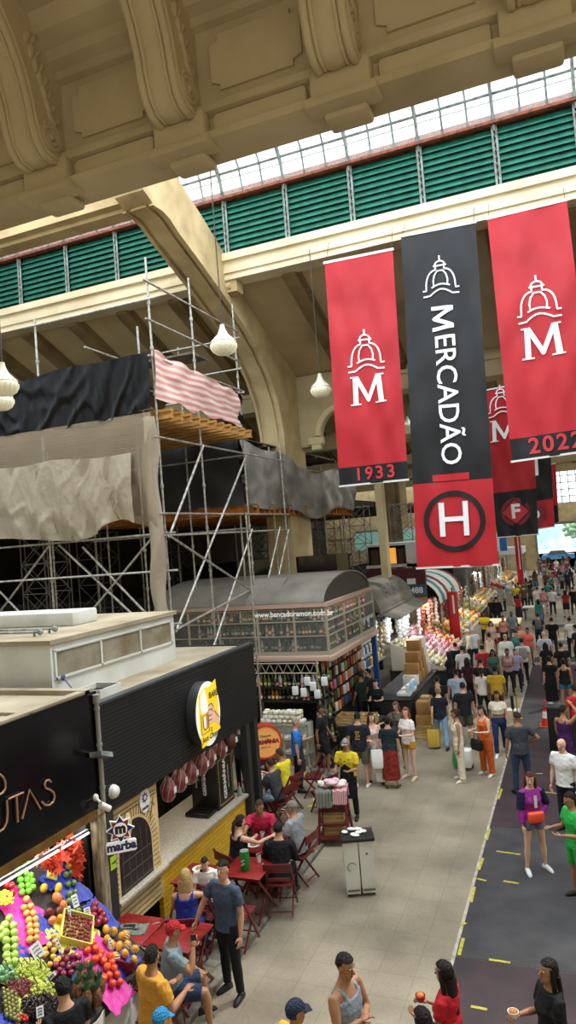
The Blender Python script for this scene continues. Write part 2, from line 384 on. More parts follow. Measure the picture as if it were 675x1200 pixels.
for bay in range(5):
    yo = PER*bay; yb, yn = YB+yo, YN+yo; far = bay > 0
    xs0 = -21 if not far else -9
    # far beam with mouldings
    b = MB()
    b.box((X0, yb, ZB), (X1, yb+.6, ZT-.1)); b.box((X0, yb-.1, ZT-.22), (X1, yb+.7, ZT)); b.box((X0, yb-.06, ZB+.2), (X1, yb, ZB+.34)); b.box((X0, yb-.03, ZB), (X1, yb, ZB+.12))
    struct('trim_beam', b, PALE)
    # louvers
    x = xs0
    while x < (4 if not far else 2):
        louver_bay(nwin, x, yb+.15, fine=not far); nwin += 1; x += 2.0
    b = MB(); b.box((X0, yb+.1, ZT+1.74), (X1, yb+.5, ZT+1.98)); b.box((X0, yb-.05, ZT+1.68), (X1, yb+.1, ZT+1.76)); struct('trim_gutter', b, TERRA)
    # glazed vault
    vp = vault(yb+.1)[:9]
    g = MB(); g.slab(lambda u, v: (X0+(X1-X0)*u, vp[round(v*8)][0], vp[round(v*8)][1]+.03), 4, 8, (0, 0, .012)); g = struct('window_skylight', g, GLASSR)
    b = MB(); x = xs0-4
    while x < 6:
        b.tube([(x, p[0], p[1]) for p in vp], .05, 5); b.tube([(x, p[0]+.02, p[1]-.2) for p in vp], .04, 5)
        for i in range(8): b.bar((x, vp[i][0], vp[i][1]), (x, vp[i+1][0]+.02, vp[i+1][1]-.2), .014, 4)
        x += 2.0
    x = xs0-4
    while x < 6:
        x += .667
        b.tube([(x, p[0], p[1]+.02) for p in vp], .028, 4)
    for i in (1, 2, 3, 4, 5, 6, 7):
        b.bar((X0, vp[i][0], vp[i][1]), (X1, vp[i][0], vp[i][1]), .04, 5); b.bar((X0, vp[i][0]+.15, vp[i][1]-.12), (X1, vp[i][0]+.15, vp[i][1]-.12), .02, 4)
    struct('trim_rafter', b, STEELM)
    # sloping ceiling beyond the beam, down to the valley, with ribs
    zs, zv, yv = ZB+.15, 11.9, yb+5.9
    b = MB(); b.add([(X0, yb+.5, zs), (X1, yb+.5, zs), (X1, yv, zv), (X0, yv, zv), (X0, yb+.5, zs+.25), (X1, yb+.5, zs+.25), (X1, yv, zv+.25), (X0, yv, zv+.25)],
                    [(0,1,2,3),(7,6,5,4),(0,4,5,1),(1,5,6,2),(2,6,7,3),(3,7,4,0)]); struct('ceiling', b, SLOPE)
    b = MB(); x = -29.2
    while x < 6:
        if abs(x+9.5) > .9:
            b.beam((x, yb+.5, zs-.12), (x, yv, zv-.12), .42, .3); b.beam((x, yb+.5, zs-.02), (x, yv, zv-.02), .62, .1)
        x += 2.0
    struct('trim_rib', b, RIBM)
    # valley beam and the rise to the next monitor
    b = MB(); b.box((X0, yv-.1, zv-.9), (X1, yv+.9, zv+.2)); b.box((X0, yv-.18, zv-.35), (X1, yv, zv-.15)); struct('trim_beam', b, STUCCO2)
    if bay < 4:
        b = MB(); b.add([(X0, yv+.9, zv), (X1, yv+.9, zv), (X1, yn+PER, ZB+.8), (X0, yn+PER, ZB+.8), (X0, yv+.9, zv+.25), (X1, yv+.9, zv+.25), (X1, yn+PER, ZB+1.05), (X0, yn+PER, ZB+1.05)],
                        [(0,1,2,3),(7,6,5,4),(0,4,5,1),(1,5,6,2),(2,6,7,3),(3,7,4,0)]); struct('ceiling', b, SLOPE)
    # big arched frame and column at the side of the nave
    ins = [(15.3, 14.74), (15.75, 14.77), (16.1, 14.7), (16.5, 14.5), (17.71, 14.05), (19.07, 13.5), (20.2, 12.98), (21.21, 12.4), (22.1, 11.65), (22.7, 10.8), (23.0, 9.8), (23.05, 0)]
    ext = [(25.05, 0), (25.05, 12.1), (23.9, 12.95), (21.52, 14.1), (19.25, 14.85), (17.91, 15.5), (16.61, 16.05), (15.3, 16.7), (11.5, 17.6), (7.7, 18), (7.7, 17), (11.5, 16.6), (14.6, 15.6), (14.9, 14.9)]
    if far: ins[0] = (15.3, 14.9)
    if far: yo += 2.8
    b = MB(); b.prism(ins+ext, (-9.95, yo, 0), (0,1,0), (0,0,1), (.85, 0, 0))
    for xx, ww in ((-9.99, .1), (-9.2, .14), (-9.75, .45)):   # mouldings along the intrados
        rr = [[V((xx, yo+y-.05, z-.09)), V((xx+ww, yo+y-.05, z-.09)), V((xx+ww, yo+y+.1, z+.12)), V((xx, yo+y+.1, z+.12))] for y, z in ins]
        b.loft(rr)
    struct('trim_arch', b, STUCCO if not far else RIBM)  # far frames take a darker tone for the dimmer light down there
    b = MB(); b.box((-9.1, yb+.05, ZB-.35), (-8.75, yb+.5, ZB)); b.lathe([(.0, -.3), (.14, -.3), (.14, 0), (0, 0)], (-8.95, yb+.12, ZB-.16), 12, (1,0,0)); struct('trim_console', b, STUCCO)
# near beam left of the frame
b = MB(); b.box((X0, YN-.3, 14.85), (-9.6, YN+.3, 16.2)); b.box((X0, YN-.05, 14.74), (-9.6, YN+.42, 14.9)); b.box((X0, YN+.3, 15.2), (-9.6, YN+.38, 15.4)); struct('trim_beam', b, STUCCO)
# round-arched wall beside the column
yv = YB+5.0
b = MB(); cx, cz, R0 = -7.4, 9.7, .95
ring = [(cx+R0*math.cos(PI*k/16), cz+R0*math.sin(PI*k/16)) for k in range(17)]
b.prism([(-9.1, 9.35), (-8.35, 9.35)] + [(-8.35, cz)] + ring[::-1][0:] + [(-6.45, 4.35), (-6.2, 4.35), (-6.2, 12), (-9.1, 12)], (0, yv+.5, 0), (1,0,0), (0,0,1), (0, .45, 0))
struct('wall_arcade', b, STUCCO2)
b = MB(); b.tube([(cx+(R0+.05)*math.cos(PI*k/20), yv+.48, cz+(R0+.05)*math.sin(PI*k/20)) for k in range(21)], .12, 8); b.box((-8.75, yv+.35, cz-.3), (-8.2, yv+.6, cz-.05)); b.box((-8.65, yv+.38, cz-.5), (-8.3, yv+.55, cz-.3)); struct('trim_archivolt', b, mat('arch_cream', '#d6c79c', .8))

b = MB(); b.box((-30, 19.4, 7.4), (-15.2, 62, 7.7)); b.box((-15.2, 31, 7.4), (-10.1, 62, 7.7)); b.box((-30, 19.4, 7.7), (-15.3, 19.6, 8.7)); struct('ceiling_mezzanine_shade', b, mat('mezzanine_shade_slab', '#2b2620', .9))  # unseen dark slab added to keep light out of the side aisle
# walls
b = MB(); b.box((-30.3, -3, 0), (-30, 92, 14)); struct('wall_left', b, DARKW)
b = MB(); b.box((14, -3, 0), (14.3, 92, 14)); struct('wall_right', b, STUCCO2)
b = MB(); b.box((-30, -3.3, 0), (14, -3, 14)); struct('wall_front', b, STUCCO2)
# end wall with a tall doorway and the gridded arched window above it
YE = 88.0
def pe(x, y): p = aty(x, y, YE); return p.x, p.z
dx0, dx1, dz = -4.2, 5.0, 5.35
wx0, wx1, wz0, wz1 = -3.4, 5.0, 7.6, 13.2
b = MB(); b.box((-30, YE, 0), (dx0, YE+.5, 16)); b.box((dx1, YE, 0), (14, YE+.5, 16)); b.box((dx0, YE, dz), (dx1, YE+.5, wz0)); b.box((dx0, YE, wz1), (dx1, YE+.5, 16)); b.box((dx0, YE, wz0), (wx0, YE+.5, wz1))
b.box((-30, YE-.15, dz+.1), (14, YE, dz+.5)); struct('wall_back', b, STUCCO)
r = sthing('window_back', (0, YE, wz0))
b = MB()
for i in range(11): xx = wx0+(wx1-wx0)*i/10; b.box((xx-.05, YE+.15, wz0), (xx+.05, YE+.25, wz1))
for i in range(8): zz = wz0+(wz1-wz0)*i/7; b.box((wx0, YE+.15, zz-.05), (wx1, YE+.25, zz+.05))
b.build('window_frame', STEELM, r)
b = MB(); b.box((wx0, YE+.3, wz0), (wx1, YE+.32, wz1)); b.build('window_pane', GLASSR, r)
b = MB()
for sx in (dx0, dx1-.2): b.box((sx, YE-.1, 0), (sx+.2, YE+.6, dz))
b.box((dx0, YE-.1, dz-.15), (dx1, YE+.6, dz)); struct('door_back', b, STEELM)
# the street beyond
b = MB(); b.box((-40, 88.6, -.1), (40, 170, 0)); struct('ground_street', b, mat('pale_pavement', '#b8b6b0', .8))
b = MB(); b.box((-30, 150, 0), (40, 151, 9)); struct('wall_street', b, mat('far_facade', '#a9c4d8', .8, c2='#dfe6ea', scale=.4))

# ================================================================ entablature over the gallery
b = MB(); Y6 = 6.5
prof = [(6.5, 10.55), (6.42, 10.52), (6.42, 10.44), (6.52, 10.42), (6.52, 10.24), (6.4, 10.22), (6.4, 10.14), (6.55, 10.12), (6.86, 10.12), (6.86, 12.6), (3.0, 12.6), (3.0, 12.1), (5.4, 12.1), (5.7, 12.02), (5.72, 11.9), (6.0, 11.86), (6.1, 11.7), (6.28, 11.62), (6.3, 11.5), (6.42, 11.46), (6.42, 11.36), (6.5, 11.34)]
b.prism(prof, (-12, 0, 0), (0,1,0), (0,0,1), (17, 0, 0)); struct('trim_entablature', b, STUCCO2, smooth=20)
BX = [-5.16-1.75*2, -5.16-1.75, -5.16, -3.42, -1.67, .08, 1.83]
bp_ = [(6.5, 11.6), (6.5, 10.55), (6.42, 10.44), (6.3, 10.38), (6.16, 10.4), (6.06, 10.5), (6.0, 10.68), (5.96, 10.9), (5.88, 11.15), (5.74, 11.42), (5.52, 11.7), (5.25, 11.9), (4.9, 12.05), (4.9, 12.15), (6.5, 12.15)]
for i, x in enumerate(BX):
    b = MB(); b.prism(bp_, (x-.21, 0, 0), (0,1,0), (0,0,1), (.42, 0, 0))
    und = bp_[1:13]
    for dx, rr in ((-.175, .04), (-.11, .022), (0, (.1, .03)), (.11, .022), (.175, .04)): b.tube([(x+dx, y, z) for y, z in und], [rr]*len(und), 8)
    for sx in (-1, 1):
        xs = x+sx*.21; c = V((xs, 6.26, 10.62)); sp = []
        for k in range(40):
            a = k*.38; rr = .035+.13*k/40; sp.append(c + V((0, rr*math.cos(a), rr*math.sin(a))))
        b.tube(sp, .028, 6); b.ball(c, (.04, .045, .045), 8, 6)
        for k in range(7):
            t = k/6; p = V((xs, 6.3-.32*t, 10.84+.75*t)); b.ball(p, (.03, .05, .1), 8, 6, Matrix.Rotation(.7-.2*k, 3, 'X'))
            b.ball(p+V((0, .09, .02)), (.025, .035, .08), 8, 6, Matrix.Rotation(-.6, 3, 'X'))
        b.tube([(xs, y+.03, z+.03) for y, z in und], .022, 6)
    struct('trim_bracket', b, STUCCO2, smooth=50)
    # block under the bracket and drop at the soffit
    b = MB(); b.bbox((x-.3, 6.36, 10.1), (x+.3, 6.56, 10.46), .03); b.bbox((x-.36, 6.32, 10.08), (x+.36, 6.6, 10.18), .03); b.bbox((x-.22, 6.5, 10.02), (x+.22, 6.8, 10.12), .04)
    struct('trim_block', b, STUCCO2)
    xm = x+.875; b = MB()
    hw, hh, n_ = .5, .29, .1
    pl_ = [(-hw+n_, -hh), (hw-n_, -hh), (hw-n_, -hh+n_*.6), (hw, -hh+n_), (hw, hh-n_), (hw-n_, hh-n_*.6), (hw-n_, hh), (-hw+n_, hh), (-hw+n_, hh-n_*.6), (-hw, hh-n_), (-hw, -hh+n_), (-hw+n_, -hh+n_*.6)]
    b.prism(pl_, (xm, 6.5, 10.94), (1,0,0), (0,0,1), (0, -.035, 0)); struct('trim_panel', b, STUCCO2)
    b = MB(); b.bbox((xm-.52, 6.44, 10.22), (xm+.52, 6.56, 10.42), .05); struct('trim_panel', b, STUCCO2)
b = MB(); b.box((-12, -2.9, 12.2), (5, 3.0, 12.5)); struct('ceiling_gallery', b, STUCCO2)

# ================================================================ daylight: one soft source above each skylight, the sun, and an added fill from behind
for bay in range(5):
    y = YB+PER*bay-4.5
    if bay == 0: area('skylight_daylight', (-6, 12.8, 19.8), 24, 9.5, 3600, (0, 0, 0), (.96, .98, 1))
    else: area('skylight_daylight', (-2.5, y, 19.8), 19, 7, 2600, (0, 0, 0), (.95, .98, 1))
area('gallery_fill', (1, -2.6, 8.0), 9, 3, 150, (math.radians(97), 0, 0), (1, .95, .85))  # added fill that lifts the entablature; no window stands there
s = bpy.data.lights.new('sun', 'SUN'); s.energy = 3.0; s.angle = math.radians(3); s.color = (1, .95, .86)
so = bpy.data.objects.new('sun', s); col.objects.link(so); so.rotation_euler = (math.radians(-28), math.radians(22), 0)
sc.view_settings.view_transform = 'Standard'; sc.view_settings.look = 'None'; sc.view_settings.gamma = 1; sc.view_settings.exposure = .3
sc.view_settings.use_curve_mapping = False
sc.cycles.max_bounces = 8; sc.cycles.diffuse_bounces = 4; sc.cycles.transparent_max_bounces = 16
# ================================================================ banners
REDB = mat('red_banner_cloth', '#b8242f', .55, c2='#a01e29', scale=.7, mix=(.3, .75), bump=.35, bscale=2.2, spec=.35)
BLKB = mat('black_banner_cloth', '#10141b', .5, c2='#090b10', scale=.7, mix=(.3, .75), bump=.35, bscale=2.2, spec=.4)
WHT = mat('white_print', '#e8e8ee', .6); REDP = mat('red_print', '#c02d37', .6); BLKP = mat('black_print', '#120c0d', .6); DRED = mat('dark_red_print', '#7c1c25', .6)
HEM = mat('white_hem_rod', '#d9d7d4', .5); WIRE = mat('thin_wire', '#4a4640', .6, .6)
def dome_logo(b, o, ux, uy, d, S, w=.045, wave=False):
    st = []
    st.append([(0, 1.08), (0, 1.25)])
    st.append([(.14*math.cos(PI*k/10), .97+.12*math.sin(PI*k/10)) for k in range(11)]); st.append([(-.19, .955), (.19, .955)])
    for s_ in (-1, 1):
        st.append([(s_*.125, .95), (s_*.125, .84)])
        st.append([(s_*.125, .84)] + [(s_*(.125+.3*math.sin(PI/2*k/8)), .3+.54*math.cos(PI/2*k/8)**.8 if k < 8 else .3) for k in range(1, 9)] + [(s_*.425, .26), (s_*.53, .26)])
    st.append([(-.2, .38), (-.21, .52), (-.17, .68), (-.08, .8), (.08, .8), (.17, .68), (.21, .52), (.2, .38)])
    st.append([(-.27+.54*k/8, .33+.07*math.sin(PI*k/8)) for k in range(9)])
    st.append([(-.52, .09), (-.32, .1)] + [(-.3+.6*k/8, .12+.13*math.sin(PI*k/8)) for k in range(9)] + [(.32, .1), (.52, .09)])
    st = st[-1:] if wave else st[:-1]
    for p in st: b.ribbon([(x*S, y*S) for x, y in p], w*S, o, ux, uy, d)
def serif_m(b, o, ux, uy, d, S):
    H = .81
    for q in ([(.06, .0), (.2, .0), (.235, H), (.1, H)], [(.8, 0), (.96, 0), (.9, H), (.765, H)], [(.1, H), (.24, H), (.53, .2), (.5, .06), (.46, .08)], [(.9, H), (.76, H), (.47, .2), (.5, .06), (.54, .08)],
              [(-.02, 0), (.28, 0), (.28, .04), (-.02, .04)], [(.7, 0), (1.02, 0), (1.02, .04), (.7, .04)], [(.02, H-.04), (.2, H-.04), (.2, H), (.02, H)], [(.8, H-.04), (.98, H-.04), (.98, H), (.8, H)]):
        b.prism([((x-.5)*S, y*S) for x, y in q], o, ux, uy, d)
def banner(label, quad, Y, zones, name='hanging_banner', thick=.01, seed=0, wires=True):
    """quad: tl, tr, br, bl pixels of the photograph's outline, met at depth Y; zones: list of (v from, material index)"""
    tl, tr, br, bl = [aty(p[0], p[1], Y) for p in quad]
    rnd = random.Random(seed); ph = rnd.random()*6
    c = (tl+tr+bl+br)/4; c.z = min(bl.z, br.z)
    r = thing(name, c, label, 'banner', 'banners hanging over the main aisle')
    def P(u, v, off=0.):       # v down
        a = tl.lerp(tr, u); b_ = bl.lerp(br, u); p = a.lerp(b_, v)
        fold = .02*math.sin(u*9+v*5+ph) + .014*math.sin(u*17-v*14+ph*2) + .02*math.sin(v*7+ph) + .05*noise.noise((u*5+v*2, v*7, ph))
        return V((p.x, p.y + fold*min(1, v*4+.25) - off, p.z))
    nu, nv = 24, 100
    b = MB(); b.slab(lambda u, v: P(u, v), nu, nv, (0, thick, 0))
    mats = [REDB, BLKB]
    k = 0
    for j in range(nv):
        zm = [m for v0, m in zones if j/nv >= v0-1e-6][-1]
        for i in range(nu):
            b.m[k] = zm; b.m[k+1] = zm; k += 2
    b.build('cloth', mats, r, smooth=60)
    for nm, v in (('top_rod', 0), ('bottom_rod', 1)):
        b = MB(); a, d = P(0, v), P(1, v); e = (d-a).normalized()*.03; b.beam(a-e, d+e, .03, .07 if v == 0 else .05); b.build(nm, HEM, r)
    if wires:
        for u in (0.02, .98):
            p = P(u, 0); b = MB(); b.bar(p, (p.x, YB+(Y-18.6)-.12, 14.3), .008, 5); b.build('wire', WIRE, r)
    W = (tr-tl).length
    return r, P, W
def frame_at(P, u, v, e=.02):
    o = P(u, v, .022); ux = (P(min(1, u+.1), v)-P(max(0, u-.1), v)); ux.y = 0; ux.normalize()
    uy = (P(u, max(0, v-.05))-P(u, min(1, v+.05))); uy.y = 0; uy.normalize()
    return o, ux, uy
D_ = (0, -.006, 0)
OFF = dict(logo=.026, letter_m=.026, ring=.026, disc=.022, diamond=.032, diamond_outline=.04, letter_f=.046, letter_d=.034)
def drape(b, P, off=.03):
    '''let flat lettering follow the folds of its banner'''
    me = bpy.data.meshes.new('t'); me.from_pydata([tuple(p) for p in b.v], [], b.f)
    bm = bmesh.new(); bm.from_mesh(me); bpy.data.meshes.remove(me)
    xs = [v.co.x for v in bm.verts]; zs = [v.co.z for v in bm.verts]
    for lo, hi, k in ((min(xs), max(xs), 0), (min(zs), max(zs), 2)):
        t = lo+.1
        while t < hi:
            n = V((0, 0, 0)); n[k] = 1; c = V((0, 0, 0)); c[k] = t
            bmesh.ops.bisect_plane(bm, geom=bm.verts[:]+bm.edges[:]+bm.faces[:], plane_co=c, plane_no=n); t += .12
    y0 = max(v.co.y for v in bm.verts)
    a, c, d = P(0, 0), P(1, 0), P(0, 1)
    for v in bm.verts:
        vv = (a.z-v.co.z)/(a.z-d.z); l = a.lerp(d, vv); uu = (v.co.x-l.x)/(c.x-a.x)
        uu, vv = min(1, max(0, uu)), min(1, max(0, vv)); v.co.y = P(uu, vv).y - off + (v.co.y-y0)
    bm.verts.index_update(); b.v = [v.co.copy() for v in bm.verts]; b.f = [[v.index for v in f.verts] for f in bm.faces]; b.m = [0]*len(b.f); bm.free(); return b
def add_logo(r, P, W, v_m, S, u=.5, M=True):
    o, ux, uy = frame_at(P, u, v_m)
    for wv in (False, True): b = MB(); dome_logo(b, o+uy*(.81*S+.05*S) if M else o, ux, uy, D_, S, wave=wv); drape(b, P, OFF['logo']).build('logo_wave' if wv else 'logo', WHT, r)
    if M:
        b = MB(); serif_m(b, o, ux, uy, D_, S); drape(b, P, OFF['letter_m']).build('letter_m', WHT, r)
def letters(r, P, txt, u, v, size, m, bold=.0, spacing=1., rot=False, name='lettering'):
    o, ux, uy = frame_at(P, u, v)
    if rot: ux, uy = -uy, ux
    b = text_mb(txt, size, o, ux, uy, D_, bold, spacing); drape(b, P).build(name, m, r, smooth=0)

r, P, W = banner('red banner with a white domed emblem above a letter M and the year 1933', ((380,308),(460,292),(478,562),(398,570)), 18.6, [(0, 0), (.92, 1)], seed=1)
add_logo(r, P, W, .655, W*.5, .52); letters(r, P, '1933', .53, .958, .48, REDP, .01, 1.25)
r, P, W = banner('long black banner reading downwards in white, a ringed H on red below', ((470,277),(557,260),(584,662),(489,666)), 18.6, [(0, 1), (.745, 0)], seed=2)
o, ux, uy = frame_at(P, .5, .205)
for wv in (False, True): b = MB(); dome_logo(b, o, ux, uy, D_, W*.46, wave=wv); drape(b, P, OFF['logo']).build('logo_wave' if wv else 'logo', WHT, r)
o, ux, uy = frame_at(P, .5, .228); b = MB(); h_, w_ = .56, .66
for q in ([(0, 0), (.1, 0), (.14, h_), (.04, h_)], [(.56, 0), (.66, 0), (.62, h_), (.52, h_)], [(.04, h_), (.15, h_), (.36, .12), (.33, 0), (.28, .05)], [(.62, h_), (.51, h_), (.3, .12), (.33, 0), (.38, .05)]): b.prism([(a_, c_-h_/2) for a_, c_ in q], o, -uy, ux, D_)
drape(b, P, .03).build('letter_m', WHT, r)
b = text_mb('ERCADÃO', .74, o-uy*.74, -uy, ux, D_, .006, .98, 'LEFT'); drape(b, P).build('lettering', WHT, r, smooth=0)
b = MB(); b.slab(lambda u, v: P(.26+.46*u, .727+.02*v, .012), 8, 4, (0, .006, 0)); b.build('red_tab', REDB, r)
o, ux, uy = frame_at(P, .5, .866)
b = MB(); n = 48; R_ = W*.375; b.ribbon([(R_*math.cos(2*PI*k/n), R_*math.sin(2*PI*k/n)) for k in range(n+1)], .13, o, ux, uy, D_); drape(b, P, OFF['ring']).build('ring', BLKP, r)
letters(r, P, 'H', .5, .866, 1.28, WHT, .005, 1)
r, P, W = banner('red banner with a white domed emblem above a letter M and the year 2022', ((571,256),(664,234),(699,527),(600,541)), 18.6, [(0, 0), (.905, 1)], seed=3)
add_logo(r, P, W, .605, W*.52, .52); letters(r, P, '2022', .54, .952, .55, REDP, .012, 1.2)
# second row, a bay further on
Y2 = 33.0
r, P, W = banner('red and black banner with a white F in a diamond, behind the first row', ((560,459),(622,447),(631,626),(583,630)), Y2, [(0, 0), (.7, 1)], seed=4)
add_logo(r, P, W, .36, W*.52, .42)
o, ux, uy = frame_at(P, .5, .84); b = MB(); b.prism([(.62*math.cos(2*PI*k/40), .62*math.sin(2*PI*k/40)) for k in range(40)], o, ux, uy, D_); drape(b, P, OFF['disc']).build('disc', DRED, r)
b = MB(); o2 = o+V((0, -.012, 0)); b.prism([(.62, 0), (0, .55), (-.62, 0), (0, -.55)], o2, ux, uy, D_); drape(b, P, OFF['diamond']).build('diamond', REDP, r)
b = MB(); b.ribbon([(.62, 0), (0, .55), (-.62, 0), (0, -.55), (.62, 0)], .05, o2+V((0, -.008, 0)), ux, uy, D_); drape(b, P, OFF['diamond_outline']).build('diamond_outline', BLKP, r)
b = text_mb('F', .85, o2+V((0, -.01, 0)), ux, uy, D_, .03); drape(b, P, OFF['letter_f']).build('letter_f', WHT, r, smooth=0)
r, P, W = banner('narrow black banner with white M and D letters, behind the F banner', ((598,516),(644,508),(650,617),(603,624)), Y2+5, [(0, 1), (.70, 0)], seed=5)
letters(r, P, 'M', .45, .34, 1.25, WHT, .03)
o, ux, uy = frame_at(P, .52, .85); b = MB(); b.prism([(.6*math.cos(2*PI*k/40), .6*math.sin(2*PI*k/40)) for k in range(40)], o, ux, uy, D_); drape(b, P, OFF['disc']).build('disc', DRED, r)
b = text_mb('D', .75, o+V((0, -.012, 0)), ux, uy, D_, .01); drape(b, P, OFF['letter_d']).build('letter_d', WHT, r, smooth=0)
banner('red banner with a black foot, edge on behind the D banner', ((640,545),(651,543),(655,612),(645,615)), Y2+14, [(0, 0), (.7, 1)], seed=6)

# ================================================================ pendant lamps
LAMPG = mat('pleated_lamp_glass', '#e9e6cf', .35, emit='#fff1c4', estr=.06); LAMPM = mat('lamp_cap_cream', '#cfc9b4', .5)
def pendant(px, py, Y, ztop, label, R=.29):
    c = aty(px, py, Y)
    r = thing('pendant_lamp', (c.x, c.y, c.z-.3), label, 'lamp', 'pendant lamps under the roof')
    k = R/.29
    b = MB(); b.lathe([(.0, -.2*k), (.14*k, -.19*k), (.235*k, -.13*k), (.285*k, -.04*k), (.29*k, .02*k), (.27*k, .07*k)], c, 20)
    for i in range(20):
        a = 2*PI*i/20; b.tube([c+V((q*k*math.cos(a), q*k*math.sin(a), z*k)) for q, z in ((.15, -.19), (.24, -.13), (.29, -.04), (.292, .02))], .012*k, 5)
    b.build('globe', LAMPG, r)
    b = MB(); b.lathe([(.285*k, .07*k), (.27*k, .1*k), (.2*k, .17*k), (.12*k, .25*k), (.08*k, .34*k), (.055*k, .42*k), (.05*k, .47*k), (0, .48*k)], c, 20); b.build('lamp_cap', LAMPM, r)
    b = MB(); b.bar(c+V((0, 0, .47*k)), (c.x, c.y, ztop), .014, 5); b.build('cable', WIRE, r)
    return r
pendant(262, 405, 14.0, 17.2, 'cream teardrop pendant lamp in front of the scaffold tower')
pendant(376, 457, 19.0, 14.2, 'cream teardrop pendant lamp beside the 1933 banner')
pendant(4, 452, 9.5, 13.5, 'cream teardrop pendant lamp at the left edge, above the black tarp', .25)
pendant(0, 470, 12.0, 15, 'lower half hidden pendant lamp behind the tarp at the left edge')
pendant(478, 502, 30.0, 13.2, 'small far pendant lamp showing between the 1933 banner and the black banner', .32)

# ================================================================ scaffold tower with wrapped platforms
GALV = mat('galvanised_tube', '#b9b8b0', .45, .5, c2='#8a887f', scale=9)
TIMB = mat('yellow_shuttering_timber', '#b98a45', .7, c2='#8a6230', scale=3, stretch=(1, 8, 8))
TIMBO = mat('orange_shuttering_timber', '#b8702a', .7, c2='#7d4718', scale=3)
PLANKM = mat('grey_planks', '#6d6557', .8, c2='#4a443a', scale=4)
XS = -8.6; YP = [13.95, 15.95, 18.5, 21.3]
sf = thing('scaffold_tower', (XS, 13.95, 0), 'tall galvanised tube scaffold with diagonal braces behind the black bar', 'scaffold')
def tube_part(nm, p, q, r=.026, cl=True):
    b = MB(); b.bar(p, q, r, 8)
    p, q = V(p), V(q)
    if cl and nm == 'standard':
        L = (q-p).length; n_ = int(L/1.0)
        for i in range(1, n_): c = p.lerp(q, i/n_); b.bar(c-V((0, 0, .04)), c+V((0, 0, .04)), r*1.7, 8)
    return b.build(nm, GALV, sf)
tops = [12.75, 12.9, 12.95, 9.2]
for y, zt in zip(YP, tops): tube_part('standard', (XS, y, 0), (XS, y, zt))
FX = [-11.9, -15.2, -18.6]
for x, zt in zip(FX, (11.95, 9.4, 9.4)): tube_part('standard', (x, 13.95, 0), (x, 13.95, zt))
for x, y, zt in ((-10.5, 18.5, 12.0), (-13.5, 18.5, 9.3), (-10.5, 15.95, 9.0), (-13.5, 15.95, 9.0)): tube_part('standard', (x, y, 0), (x, y, zt))
tube_part('standard', (-8.12, 17.3, 0), (-8.12, 17.3, 6.8))
tube_part('standard', (XS-.35, 13.95, 9.0), (XS-.35, 13.95, 11.2))
for z in (12.15, 11.25, 10.4): tube_part('ledger', (XS+.05, 13.7, z), (XS+.05, 18.75, z))
for z in (8.55, 6.8, 6.3): tube_part('ledger', (XS+.05, 13.7, z), (XS+.05, 21.5, z))
tube_part('ledger', (XS+.3, 13.88, 11.75), (-12.2, 13.88, 11.75))
for z in (6.35, 5.5, 4.3): tube_part('ledger', (XS+.3, 13.88, z), (-19, 13.88, z))
for z in (11.9, 11.0, 10.3): tube_part('ledger', (XS+.2, 18.42, z), (-11, 18.42, z))
tube_part('ledger', (-10.5, 14, 11.0), (-10.5, 18.6, 11.0)); tube_part('ledger', (-10.5, 15, 10.4), (-10.5, 18.6, 10.4))
for z in (8.5, 6.4): tube_part('ledger', (XS, 18.45, z), (-14, 18.45, z))
O = .08
for p, q in (((15.95, 8.55), (13.95, 6.25)), ((18.5, 8.5), (13.95, 4.1)), ((18.5, 6.35), (15.6, 3.4)), ((20.6, 6.4), (18.1, 3.3)), ((21.3, 6.3), (19.0, 3.4)), ((13.95, 4.15), (18.5, 4.72)), ((13.95, 6.3), (18.5, 4.5))):
    tube_part('diagonal_brace', (XS+O, p[0], p[1]), (XS+O, q[0], q[1]), .03)
for p, q in (((-9.0, 6.3), (-11.6, 4.0)), ((-11.7, 6.3), (-9.0, 3.9)), ((-12, 6.3), (-14.6, 3.9)), ((-14.8, 6.3), (-12.2, 3.9)), ((-15.3, 6.3), (-18, 3.9)), ((-18.2, 6.3), (-15.5, 3.9)), ((-9, 4.2), (-11, 6.2))):
    tube_part('diagonal_brace', (p[0], 14.05, p[1]), (q[0], 14.05, q[1]), .028)
# timber decks: every joist a part
for i in range(11):
    y = 14.05+i*.43; b = MB()
    b.cbox((-13.9, y, 9.0), (11.3, .12, .07)); b.cbox((-13.9, y, 9.16), (11.3, .12, .07)); b.cbox((-13.9, y, 9.08), (11.3, .06, .1)); b.build('timber_joist', TIMB, sf)
b = MB()
for i in range(22): b.box((-19.4, 13.95+i*.215, 9.2), (-8.75, 13.95+i*.215+.2, 9.235))
b.build('plank_deck', PLANKM, sf)
b = MB()
for i in range(3): b.box((XS-2.0, 16.2+i*.3, 11.02), (XS-.2, 16.2+i*.3+.27, 11.07))
b.build('plank_deck', PLANKM, sf)
